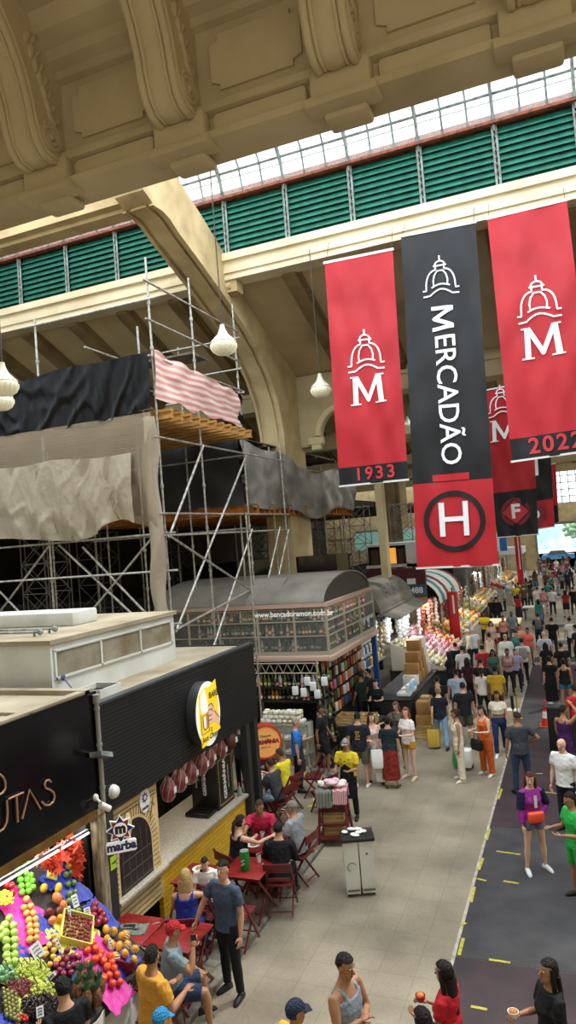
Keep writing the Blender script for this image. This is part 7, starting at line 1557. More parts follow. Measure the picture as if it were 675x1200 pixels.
    for i, (s, t, sh) in enumerate(legs):
        Hj = V((s*hipw, 0, hz-.02)); K = Hj+t*.43; A = K+sh*.42; ank.append((s, A, sh)); m_ = (.6+.4*wf)*(1.03 if f else 1)
        body.tube([Hj+V((0, 0, .03)), Hj, Hj+t*.12, Hj+t*.3, K, K+sh*.06, K+sh*.14, K+sh*.3, A, A+V((0, 0, -.02))], [.07, .085*m_, .08*m_, .064*m_, .05*m_, .05*m_, .054*m_, .038*m_, .031, .03], 10)
        fd = V((0, 1, 0)) if abs(t.y) < .8 else V((0, 1, 0)); fd = U((s*.22, 1, 0))
        body.tube([A+V((0, 0, -.03))-fd*.04, A+V((0, 0, -.045))+fd*.04, A+V((0, 0, -.06))+fd*.13], [.035, (.04, .03), (.034, .018)], 8)
        frac = {'trousers': 1.93, 'jeans': 1.93, 'shorts': .88, 'miniskirt': 0, 'hotpants': .42, 'skirt': 0, 'dress': 0, 'wide': 1.95, 'none': 0}[bot]
        if frac:
            lo = .014 if bot != 'wide' else .03; g = 1.0 if bot != 'shorts' else 1.1
            pts = [Hj+V((0, 0, .05)), Hj, Hj+t*.12]; rad = [.075, .085*m_+lo, .082*m_*g+lo]
            if frac <= 1: pts += [Hj+t*.43*frac]; rad += [(.085-.03*frac)*m_*g+lo*1.6]
            else: pts += [Hj+t*.3, K, K+sh*.14, K+sh*.3, K+sh*.42*(frac-1)]; rad += [.066*m_+lo, .052*m_+lo*1.1, .053*m_+lo, .042+lo*1.2, .04+lo*(1.2 if bot != 'wide' else 1.6)]
            pants.tube(pts, rad, 10)
    if bot in ('trousers', 'jeans', 'shorts', 'hotpants', 'wide'):
        pants.loft([ring(J(0, y, t), r, fw, w_, d, .014) for t, w_, d, y in ((-.1, .11, .085, 0), (-.04, .168+.012*f, .112*wf, -.005), (.03, .165+.01*f, .11*wf, -.005), (.10, .15*(.5+.5*wf), .1*wf, 0))])
    if bot in ('skirt', 'dress', 'miniskirt'):
        hemz = {'skirt': .22, 'dress': .1, 'miniskirt': .52}[bot]
        mid = (ank[0][1]+ank[1][1])/2
        rg = [(J(0, 0, .1), .13, .095), (J(0, 0, .02), .168, .12), (J(0, 0, -.06), .185, .135)]
        for q in range(1, 6):
            z = (hz-.06)+(hemz-(hz-.06))*q/5; fr = (hz-z)/hz; rg.append((V((mid.x*fr, mid.y*fr, z)), .185+.03*q/5, .14+.035*q/5))
        pants.loft([ring(c, r if i < 3 else V((1, 0, 0)), fw if i < 3 else V((0, 1, 0)), w_, d, .012) for i, (c, w_, d) in enumerate(rg)])
    # shirt body
    if top != 'none':
        hem = {'tee': -.09, 'polo': -.07, 'long': -.08, 'tank': -.07, 'dress': .03, 'crop': .17, 'jacket': -.1}[top]
        lo = .02 if top not in ('dress',) else .012
        rows = [(t, w_, d, y) for t, w_, d, y in T if t > hem+.02 and t < .52]
        if top in ('tank', 'dress'): rows = [q for q in rows if q[0] < .42]
        w0 = .168 if not f else .16
        rr = [(hem, max(w0, .15)*(.5+.5*wf) if hem < .1 else .14, .115*wf, 0)] + [(t, max(w_, (.152 if not f else .135)*(.5+.5*wf)), d, y) for t, w_, d, y in rows]
        shirt.loft([ring(J(0, y, t), r, fw, w_, d, lo) for t, w_, d, y in rr])
        if top in ('tank', 'dress'):
            for s in (-1, 1): shirt.tube([J(s*.09, .095, .38), J(s*.1, .06, .45), J(s*.1, 0, .475), J(s*.1, -.06, .45), J(s*.09, -.085, .38)], [.028]*5, 6)
    if f and top != 'none':
        for s in (-1, 1): (shirt).ball(J(s*.065, .1, .305), (.06, .055, .06), 10, 8)
    out = {}
    me = remesh(body, 'person', [SKINM, EYEW, EYED, LIP], vox)
    # face, ears and hands joined to the same mesh
    x = MB()
    for s in (-1, 1):
        x.mi = 0; x.ball(hc+hr*(s*.073)+hu*.005, (.01, .022, .032), 8, 6, rot)
        e = hc+hr*(s*.03)+hf*.083+hu*.022
        x.mi = 1; x.ball(e, (.0145, .008, .0085), 8, 6, rot); x.mi = 2; x.ball(e+hf*.005, (.007, .006, .007), 6, 5, rot)
        x.tube([e+hr*(-.018)+hu*.018-hf*.002, e+hu*.022+hf*.004, e+hr*.018+hu*.018-hf*.004], .0042, 5)
    x.mi = 0; x.tube([hc+hf*.085+hu*.02, hc+hf*.1-hu*.008, hc+hf*.106-hu*.022, hc+hf*.088-hu*.03], [.008, .012, .016, .01], 8)
    x.mi = 3; x.tube([hc+hr*.024+hf*.078-hu*.055, hc+hf*.09-hu*.053, hc-hr*.024+hf*.078-hu*.055], [.004, .007, .004], 6)
    x.mi = 0; b0 = len(x.v); x.v += hands.v; x.f += [[i+b0 for i in q] for q in hands.f]; x.m += [0]*len(hands.f)
    bm = bmesh.new(); bm.from_mesh(me)
    vs = [bm.verts.new(p) for p in x.v]
    for q, mi in zip(x.f, x.m):
        try: fc = bm.faces.new([vs[i] for i in q]); fc.material_index = mi; fc.smooth = True
        except ValueError: pass
    bmesh.ops.scale(bm, vec=(k, k, k), verts=bm.verts[:]); bm.to_mesh(me); bm.free()
    out['body'] = me
    def fin(b, nm, m, vx=None):
        mm = remesh(b, nm, m, vx or vox, 2); mm.transform(Matrix.Scale(k, 4)); return mm
    out['shirt'] = fin(shirt, 'shirt', CLOTH) if shirt.v else None
    out['pants'] = fin(pants, 'trousers', CLOTH) if pants.v else None
    # shoes
    out['shoes'] = []
    for s, A, sh in ank:
        fd = U((s*.22, 1, 0)); b = MB(); pts = [(-.075, .0, .02), (-.06, .035, .045), (0, .04, .055), (.07, .043, .045), (.13, .042, .035), (.17, .03, .022), (.185, .008, .01)]
        rg = []
        for y, w_, h_ in pts:
            c = V((A.x, A.y, A.z-.085))+fd*y; sx = fd.cross(V((0, 0, 1)))
            rg.append([c+sx*(max(w_, .012)*math.cos(2*PI*q/10)) + V((0, 0, .006+h_+h_*math.sin(2*PI*q/10))) for q in range(10)])
        b.loft(rg); mm = b.mesh('shoe', SHOEM, 60); mm.transform(Matrix.Scale(k, 4)); out['shoes'].append(mm)
    # hair or cap
    hb = MB(); nu_, nv_ = 22, 16; c = hc+hu*.022
    vs = []
    style = hair
    for j in range(nv_+1):
        th = PI*j/nv_
        for i in range(nu_):
            ph = 2*PI*i/nu_; d = V((math.sin(th)*math.cos(ph), math.sin(th)*math.sin(ph), math.cos(th)))
            lim = (.42 if d.y > .25 else (.42-(.25-d.y)*1.1 if d.y > -.3 else -.55 if style != 'fade' else -.1))
            on = d.z > lim
            if style == 'cap': on = d.z > .12
            if style in ('long', 'blonde', 'bun', 'pony') and d.y < .1: on = d.z > -.75
            if style == 'bald': on = False
            R_ = 1.15 if style in ('long',) else 1.12
            if style == 'cap': R_ = 1.14
            q = (R_ if on else .8)
            if on and style not in ('cap',): q += .07*noise.noise(d*5) + (.05 if d.z > .5 else 0)
            vs.append(c + hr*(d.x*.073*q) + hf*(d.y*.092*q) + hu*(d.z*.1*q))
    fs = [(j*nu_+i, j*nu_+(i+1) % nu_, (j+1)*nu_+(i+1) % nu_, (j+1)*nu_+i) for j in range(nv_) for i in range(nu_)]
    if style != 'bald': hb.add(vs, fs)
    if style in ('long', 'blonde'):
        L_ = .36; rg = []
        for q in range(8):
            t = q/7; w_ = .085*(1+.15*math.sin(t*3))*(1-.35*t*t); d_ = .05*(1-.5*t)
            p = hc - hf*(.055+.035*t) - hu*(.02) - V((0, 0, 1))*(L_*t) - fw*.01
            rg.append([p + hr*(w_*math.cos(2*PI*z/12)) + hf*(d_*math.sin(2*PI*z/12)) for z in range(12)])
        hb.loft(rg)
        for s in (-1, 1): hb.tube([hc+hr*(s*.07)+hu*.06+hf*.02, hc+hr*(s*.082)-hu*.03, hc+hr*(s*.085)-hu*.13-hf*.02, hc+hr*(s*.075)-hu*.24-hf*.02], [.02, .026, .028, .012], 8)
    if style == 'bun': hb.ball(hc-hf*.09+hu*.07, .045, 12, 9)
    if style == 'pony': hb.tube([hc-hf*.085+hu*.05, hc-hf*.13+hu*.0, hc-hf*.13-hu*.12, hc-hf*.11-hu*.22], [.03, .035, .03, .01], 8)
    if style == 'cap':
        rg = []
        for q in range(5):
            t = q/4; w_ = .075*(1-.35*t*t); p = c+hu*(.012-.018*t)+hf*(.075+.085*t); rg.append([p-hr*w_, p+hr*w_, p+hr*w_-hu*.008, p-hr*w_-hu*.008])
        hb.loft(rg); hb.ball(c+hu*.113, .008, 6, 5)
    out['hair'] = None
    if hb.v: mm = hb.mesh('hair', HAIRM, 50); mm.transform(Matrix.Scale(k, 4)); out['hair'] = mm
    if style == 'cap':                                   # hair showing under the cap
        b = MB(); vs2 = [c + (p-c)*(1.0) for p in vs]; vv = []
        for j in range(nv_+1):
            th = PI*j/nv_
            for i in range(nu_):
                ph = 2*PI*i/nu_; d = V((math.sin(th)*math.cos(ph), math.sin(th)*math.sin(ph), math.cos(th))); on = d.y < .1 and -.5 < d.z < .2; q = 1.07 if on else .8
                vv.append(c + hr*(d.x*.073*q) + hf*(d.y*.092*q) + hu*(d.z*.1*q))
        b.add(vv, fs); mm = b.mesh('hair', HAIRM, 50); mm.transform(Matrix.Scale(k, 4)); out['hair2'] = mm
    if apron:
        b = MB(); rg = []
        for t, w_, d, y in ((.34, .1, .135, 0), (.2, .15, .125, 0), (.08, .175, .128, 0)): rg.append((J(0, 0, t), w_, d*wf))
        m_ = (legs[0][1]+legs[1][1])*.5
        pts = [(c_, w_, d_) for c_, w_, d_ in rg] + [(hip+V((0, 0, -.12)), .19, .15), (hip+m_*.3+V((0, .0, -.0)), .2, .17), (hip+m_*.45, .2, .17)]
        rings = []
        for c_, w_, d_ in pts:
            arc = [c_ + r*(w_*math.sin(a_)) + V((0, 1, 0))*(d_*math.cos(a_)) for a_ in [(-1.15+2.3*q/10) for q in range(11)]]
            rings.append(arc + [p-(p-c_).normalized()*.006 for p in arc[::-1]])
        b.loft(rings); b.tube([J(-.09, .13, .35), J(-.06, .02, .5), J(.06, .02, .5), J(.09, .13, .35)], .008, 5); mm = b.mesh('apron', CLOTH, 50); mm.transform(Matrix.Scale(k, 4)); out['apron'] = mm
    out['hc'] = hc*k; out['wr'] = [a[3]*k for a in arms]; out['fa'] = [a[5] for a in arms]; out['el'] = [a[2]*k for a in arms]; out['J'] = lambda x, y, z: J(x, y, z)*k; out['hip'] = hip*k
    _figs[key] = out
    return out
SK = dict(a='#c0957b', b='#a17658', c='#835c46', d='#d4ab94', e='#654636')
PANTN = {'trousers': 'trousers', 'jeans': 'jeans', 'shorts': 'shorts', 'hotpants': 'shorts', 'skirt': 'skirt', 'miniskirt': 'skirt', 'dress': 'long_skirt', 'wide': 'wide_trousers'}
SHN = {'tee': 'tshirt', 'long': 'shirt', 'tank': 'tank_top', 'polo': 'polo_shirt', 'dress': 'bodice', 'crop': 'crop_top', 'jacket': 'jacket'}
def person(at, face, label, pose='stand', H=1.7, sex='m', wt=1., lean=0., head=(0, 0), top='tee', tc='#888888', bot='trousers', bc='#22242a', hair='short', hcol='#17120f', skin='a', shoe='#1c1c1e', apron=None, vox=None, pat='', group=None, capc=None, neck=0.):
    dist = (V(at)-V((0, 0, at[2]))).length
    if vox is None: vox = .014 if dist < 11 else (.018 if dist < 20 else .026)
    F = figure(pose, H, sex, wt, lean, tuple(head), top, bot, hair, vox, dist < 24, bool(apron), neck)
    o = mesh_obj('person', F['body'], None, at, (0, 0, math.radians(face)), SK.get(skin, skin))
    tag(o, label, 'person', group)
    def ch(nm, me, c, m=None):
        if me is None: return None
        if m is not None:
            me = me.copy(); me.materials.clear(); me.materials.append(m)
        return mesh_obj(nm, me, o, (0, 0, 0), None, c)
    ch(SHN.get(top, 'shirt'), F['shirt'], tc, CLOTHP if 't' in pat else None)
    ch(PANTN.get(bot, 'trousers'), F['pants'], bc, CLOTHP if 'b' in pat else None)
    for s in F['shoes']: ch('shoe', s, shoe)
    if hair == 'cap': ch('cap', F['hair'], capc or hcol); ch('hair', F['hair2'], hcol if capc else '#17120f')
    else: ch('hair', F['hair'], hcol)
    if apron: ch('apron', F['apron'], apron)
    o['_f'] = 0; del o['_f']
    _F[o.name] = (F, o)
    return o
_F = {}
def local_pt(o, p): return Matrix.Translation(o.location) @ Matrix.Rotation(o.rotation_euler.z, 4, 'Z') @ V(p)
def wrist(o, i): return local_pt(o, _F[o.name][0]['wr'][i] + _F[o.name][0]['fa'][i]*.09)
def seated(px, py, z=1.15): return atz(px, py, z)
# ================================================================ who stands where
def feet(px, py, face, label, base=0., **k): p = atz(px, py, base+.02); return person((p.x, p.y, base), face, label, **k)
def headat(px, py, face, label, base=0., **k):
    args = dict(pose='stand', H=1.7, sex='m', wt=1., lean=0., head=(0, 0), top='tee', bot='trousers', hair='short', neck=0.); args.update({q: k[q] for q in k if q in args})
    F = figure(args['pose'], args['H'], args['sex'], args['wt'], args['lean'], tuple(args['head']), args['top'], args['bot'], args['hair'], k.get('vox') or .014, True, bool(k.get('apron')), args['neck'])
    t = atz(px, py, base+F['hc'].z); o = Matrix.Rotation(math.radians(face), 3, 'Z') @ F['hc']
    return person((t.x-o.x, t.y-o.y, base), face, label, vox=k.pop('vox', None) or .014, **k)
BZ = .0605
def with_chair(o, label, back=.02):
    F, _ = _F[o.name]; z = o.location.z; h = local_pt(o, (0, -.0-back, 0)); c = chair(h.x, h.y, math.degrees(o.rotation_euler.z), label, z+.001 if z > .01 else 0.0); return o
def hand_bag(o, i, c, lab, size=(.3, .1, .34), cat='bag', nm='carrier_bag', strap=.2):
    p = wrist(o, i); r = thing(nm, (p.x, p.y, p.z-strap-size[2]), lab, cat, rz=o.rotation_euler.z); a, d_, h_ = size
    b = MB(); b.loft([[V((x*a/2*q, y*d_/2*q2, z)) for x, y in ((-1, -1), (0, -1.25), (1, -1), (1.1, 0), (1, 1), (0, 1.25), (-1, 1), (-1.1, 0))] for z, q, q2 in ((0, .85, .8), (.05, .97, 1), (h_*.6, 1, 1), (h_, .95, .5))]); b.build('bag_body', mat('bag_'+c, c, .5, bump=.4, bscale=12), r, local=True)
    b = MB(); b.tube([(-a*.3, 0, h_), (-a*.15, 0, h_+strap*.8), (0, 0, h_+strap), (a*.15, 0, h_+strap*.8), (a*.3, 0, h_)], .009, 6); b.build('handle', mat('bag_'+c, c, .5), r, local=True); return r
def backpack(o, c, lab, front=False):
    F, _ = _F[o.name]; s = 1 if front else -1; h = F['J'](0, s*.17, .28); p = local_pt(o, h); r = thing('backpack' if not front else 'waist_bag', p, lab, 'backpack' if not front else 'bag', rz=o.rotation_euler.z)
    b = MB(); b.bbox((-.14, -.07, -.2), (.14, .07, .2), .05); b.build('bag_body', mat('bag_'+c, c, .6), r, local=True); b = MB(); b.bbox((-.11, -.1, -.18), (.11, -.06, .02), .03); b.build('front_pocket', mat('bag_'+c, c, .6), r, local=True); return r
# --- along the bottom edge
P1 = headat(178, 1122, -25, 'man in an orange yellow tshirt with his back turned, beside the mangoes', pose='hold', wt=1.4, H=1.7, tc='#d39a3e', bc='#2c2c30', skin='b', head=(.6, .1))
P2 = with_chair(headat(203, 1091, -55, 'seated man in a red cap and grey tshirt, hand raised to his face', BZ, pose='sitface', wt=1.32, tc='#6f7f88', bot='shorts', bc='#22304e', hair='cap', hcol='#b3202c', capc='#b3202c', skin='b', head=(.15, .25), lean=.12), 'red folding chair under the seated man in the red cap')
P3 = feet(272, 1163, 165, 'standing man in a slate blue tshirt leaning a hand on the red table', .0, pose='lean', H=1.76, tc="#3c4c60", bc="#16181c", skin="a", shoe="#22242c", head=(.2, .25), wt=1.02)
P4 = headat(74, 1160, 65, 'man in a black cap and black tshirt with his back turned, facing the fruit', pose='hold', wt=1.1, tc='#0f1216', bc='#1a1c22', hair='cap', hcol='#0d0f14', capc='#0d0f14', skin='a')
P5 = headat(188, 1196, -20, 'person in a bright blue cap cut off by the bottom edge', pose='stand', H=1.55, tc='#b8a05a', hair='cap', hcol='#2a8ec6', capc='#2a8ec6', skin='b')
P6 = headat(346, 1187, -30, 'man in a navy cap and yellow top at the bottom edge', pose='stand', H=1.68, tc='#c9a23a', hair='cap', hcol='#1c2c44', capc='#1c2c44', skin='b', head=(-.3, .1))
P7 = headat(404, 1133, -105, 'man in a grey blue sleeveless shirt with folded arms', pose='cross', H=1.78, wt=1.12, top='tank', tc='#7e8a96', bc='#20242c', skin='b', hair='fade', hcol='#14110f')
P8 = headat(521, 1141, 75, 'woman in a short red top with long dark hair, holding a red snack', pose='hold', sex='f', H=1.64, top='crop', tc='#b51f2c', bot='jeans', bc='#c2b4a6', hair='long', hcol='#17100e', skin='b', head=(0, .15))
P9 = headat(496, 1197, 60, 'dark haired person whose head just shows at the bottom edge', sex='f', H=1.6, pose='stand', tc='#2a2428', hair='long', hcol='#0f0c0c', skin='b')
P10 = headat(643, 1139, 120, 'woman in a black tshirt eating from a paper tray at the right edge', pose='hold', sex='f', H=1.66, wt=1.25, tc='#121316', bc='#1a1a1d', hair='long', hcol='#120e0d', skin='b', head=(.1, .3))
for o, lab, c in ((P8, 'small red snack cup held by the woman in red', '#b5202c'), (P10, 'white paper food tray held by the woman in black', '#e6e3dc')):
    w_ = wrist(o, 0); r = thing('snack_cup', w_ + V((0, 0, .0)), lab, 'snack'); b = MB(); b.lathe([(0, -.01), (.04, -.01), (.055, .05), (.05, .05), (.035, 0), (0, 0)], n=14); b.build('paper_cup', mat('snack_'+c, c, .5), r, local=True); b = MB(); b.ball((0, 0, .045), (.04, .04, .025), 10, 7); b.build('food', mat('fried_food', '#b5792f', .6), r, local=True)
w_ = wrist(P2, 0); r = thing('mobile_phone', w_, 'black mobile phone held to the face of the man in the red cap', 'phone', rz=.6); b = MB(); b.bbox((-.035, -.006, -.06), (.035, .006, .08), .004); b.build('phone_body', mat('phone_black', '#101114', .2), r, local=True); b = MB(); b.box((-.03, -.008, -.05), (.03, -.006, .07)); b.build('screen', mat('phone_screen', '#22262c', .1), r, local=True)
# --- the bar terrace
with_chair(headat(217, 1029, 20, 'blonde woman with long hair and a blue strap top, seated with her back turned', BZ, pose='sitreach', sex='f', top='tank', tc='#20308a', bot='jeans', bc='#1f2c66', hair='blonde', hcol='#b59a6a', skin='a', lean=.1), 'red folding chair of the blonde woman')
headat(240, 1012, 200, 'child in white seated across from the blonde woman', BZ, pose='sit', H=1.35, top='tee', tc='#e3e0da', hair='short', hcol='#2a1c14', skin='d', lean=.2)
with_chair(headat(281, 964, -25, 'woman in a black vest with tied back hair, reaching across the crowded table', BZ, pose='sitreach', sex='f', wt=1.2, top='tank', tc='#16171a', bot='jeans', bc='#1a1c22', hair='pony', hcol='#2a1d16', skin='d', lean=.15), 'red folding chair of the woman in the black vest')
headat(304, 946, 200, 'diner in a crimson tshirt bending over the crowded table', BZ, pose='sitreach', tc='#c02a4e', bc='#22242a', hair='short', hcol='#4a3a30', skin='b', lean=.35, head=(0, .4))
with_chair(headat(342, 947, 80, 'man in a grey printed tshirt and pale teal shorts, hand at his mouth', BZ, pose='sitface', wt=1.15, tc='#8f949a', bot='shorts', bc='#a9cfc6', hair='cap', hcol='#8a8078', capc='#8a8078', skin='a', head=(.1, .2), lean=.1, shoe='#b9b2a8'), 'red folding chair of the man in pale teal shorts')
with_chair(headat(326, 972, 15, 'person in a black jacket and black cap with back turned at the crowded table', BZ, pose='sit', top='jacket', tc='#15171b', bc='#15171b', hair='cap', hcol='#14161a', capc='#14161a', skin='a', lean=.2, head=(0, .3)), 'red folding chair of the diner in the black cap')
with_chair(headat(316, 896, 75, 'man in a charcoal tshirt and denim shorts bent over the beer sign table', 0, pose='sitreach', tc='#3a3d42', bot='shorts', bc='#8fa9bf', hair='short', hcol='#3a2c22', skin='a', lean=.3, head=(0, .3)), 'red folding chair of the man in the charcoal tshirt')
with_chair(headat(328, 884, 75, 'seated person in a bright yellow tshirt and jeans', 0, pose='sit', tc='#e2d233', bot='jeans', bc='#7f9cb4', hair='short', hcol='#3a2c22', skin='b', lean=.15), 'red folding chair of the person in bright yellow')
headat(296, 880, -60, 'diner half hidden behind the end post of the bar', 0, pose='sit', tc='#7a2a30', hair='short', skin='b', lean=.2)
feet(352, 926, -70, 'waiter in a bright blue polo with a dark apron and white hair', 0, pose='carry', H=1.74, top='polo', tc='#2c6fc0', bc='#1c1e24', apron='#2b2b30', hair='short', hcol='#a8a39c', skin='a', head=(-.2, .1), wt=1.1)
w_ = None
feet(381, 906, -80, 'young man in a black tshirt and apron standing by the glass counter', 0, pose='walk', H=1.76, tc='#17181c', bot='shorts', bc='#121318', apron='#14151a', hair='short', skin='c', head=(-.2, 0), shoe='#77787a')
feet(412, 958, 175, 'man in a yellow shirt and grey cap with a black apron behind the serving stand', 0, pose='hold', H=1.68, top='polo', tc='#d8c02f', bc='#101114', apron='#101114', hair='cap', hcol='#9a958c', capc='#9a958c', skin='b', head=(.2, .2))
o = feet(425, 921, 5, 'man in a navy tshirt with a gold print on the back and olive shorts', 0, pose='stand', H=1.76, tc='#1c222e', bot='shorts', bc='#5f5c4e', hair='cap', hcol='#151a24', capc='#151a24', skin='a', shoe='#d6d6d4', wt=1.1)
F, _ = _F[o.name]; c_ = F['J'](0, -.142, .3); b = MB()
for pth in ([(-.06, .06), (-.01, .09), (-.03, .02), (.0, -.04), (-.05, -.06)], [(.06, .06), (.02, .08), (.02, .01), (.06, -.03), (.01, -.06)], [(-.06, -.1), (.06, -.1)]): b.ribbon(pth, .018, c_, (1, 0, 0), UZ, (0, -.006, 0))
b.build('printed_figures', mat('gold_print', '#c9a44a', .5), o, local=True)
o = feet(441, 917, -160, 'woman with long dark hair in a pale pink vest and denim shorts', 0, pose='hold', sex='f', H=1.68, top='tank', tc='#dcc5be', bot='hotpants', bc='#4f86b8', hair='long', hcol='#3a1f18', skin='d', head=(.5, .2)); hand_bag(o, 1, '#e3e6e4', 'white carrier bag with a green panel, held by the woman in denim shorts', (.36, .12, .42))
o = feet(460, 922, 10, 'woman in a dark teal tshirt and long red patterned skirt', 0, pose='stand', sex='f', H=1.66, tc='#1f2c34', bot='skirt', bc='#8a2a22', hair='bun', hcol='#1c1412', skin='a', pat='b', shoe='#5a3a28'); hand_bag(o, 1, '#c9c9c6', 'grey white paper bag beside the red patterned skirt', (.26, .1, .4))
feet(482, 911, 150, 'woman with reddish hair in a white printed tshirt and mustard shorts', 0, pose='hold', sex='f', H=1.7, tc='#dcd6d2', bot='hotpants', bc='#c08a22', hair='long', hcol='#8a5530', skin='d', shoe='#cbb9a8', head=(.3, .2))
feet(470, 897, 170, 'stall hand in a dark patterned blouse behind the produce table', 0, pose='reach', sex='f', H=1.64, tc='#5f5a4e', bc='#16171a', hair='long', hcol='#6a4a30', skin='a', pat='t')
headat(440, 801, 175, 'stall hand in black with a pale face mask by the hanging packs', 0, pose='hold', sex='f', H=1.62, tc='#121216', bc='#121216', hair='bun', skin='d', vox=.02)
o = headat(434, 792, 60, 'stall hand in a dark green top turned to the hanging packs', 0, pose='raise', H=1.78, tc='#16261f', bc='#121216', hair='short', skin='b', vox=.02)
o.location.x = -6.42; o = headat(455, 788, 90, 'stall hand in dark clothes at the scales', 0, pose='reach', H=1.7, tc='#1c1c22', bc='#121216', hair='short', skin='b', vox=.02)
o.location.x = -6.4; headat(278, 852, 150, 'person standing in the dim left end of the wine shop', 0, pose='stand', H=1.7, tc='#20242c', bc='#15171c', hair='short', skin='b', vox=.02)
# --- middle of the aisle
o = feet(541, 914, 105, 'woman in a cream sleeveless jumpsuit', 0, pose='stand', sex='f', H=1.68, top='tank', tc='#d6cdb8', bot='wide', bc='#d6cdb8', hair='bun', hcol='#3a221a', skin='b', head=(-.2, 0), shoe='#d6cdb8'); hand_bag(o, 0, '#2f8a5c', 'green plastic bag carried by the woman in cream', (.3, .14, .36), strap=.12)
o = feet(572, 907, 140, 'woman in an orange jumpsuit with long dark hair', 0, pose='hold', sex='f', H=1.66, top='tank', tc='#c9622a', bot='wide', bc='#c05a22', hair='long', hcol='#17100e', skin='d', shoe='#d9d9d6', head=(.3, -.2)); hand_bag(o, 1, '#15161a', 'black handbag on the arm of the woman in orange', (.3, .12, .24), strap=.16)
feet(588, 884, 190, 'woman in a cream top and navy trousers with dark hair, behind the orange jumpsuit', 0, pose='walk', sex='f', H=1.68, top='crop', tc='#cfc6b4', bot='jeans', bc='#1e2a4e', hair='long', hcol='#120e0d', skin='b', shoe='#d9d9d6')
o = feet(519, 876, 10, 'fair haired woman in a navy top and blue jeans, seen from behind', 0, pose='walk2', sex='f', H=1.68, tc='#161c2a', bot='jeans', bc='#6f94b2', hair='bun', hcol='#a58a5c', skin='d'); hand_bag(o, 1, '#b89a3a', 'mustard tote bag of the fair haired woman', (.32, .12, .46))
o = headat(653, 760, 0, 'x', 0, pose='stand') if False else None
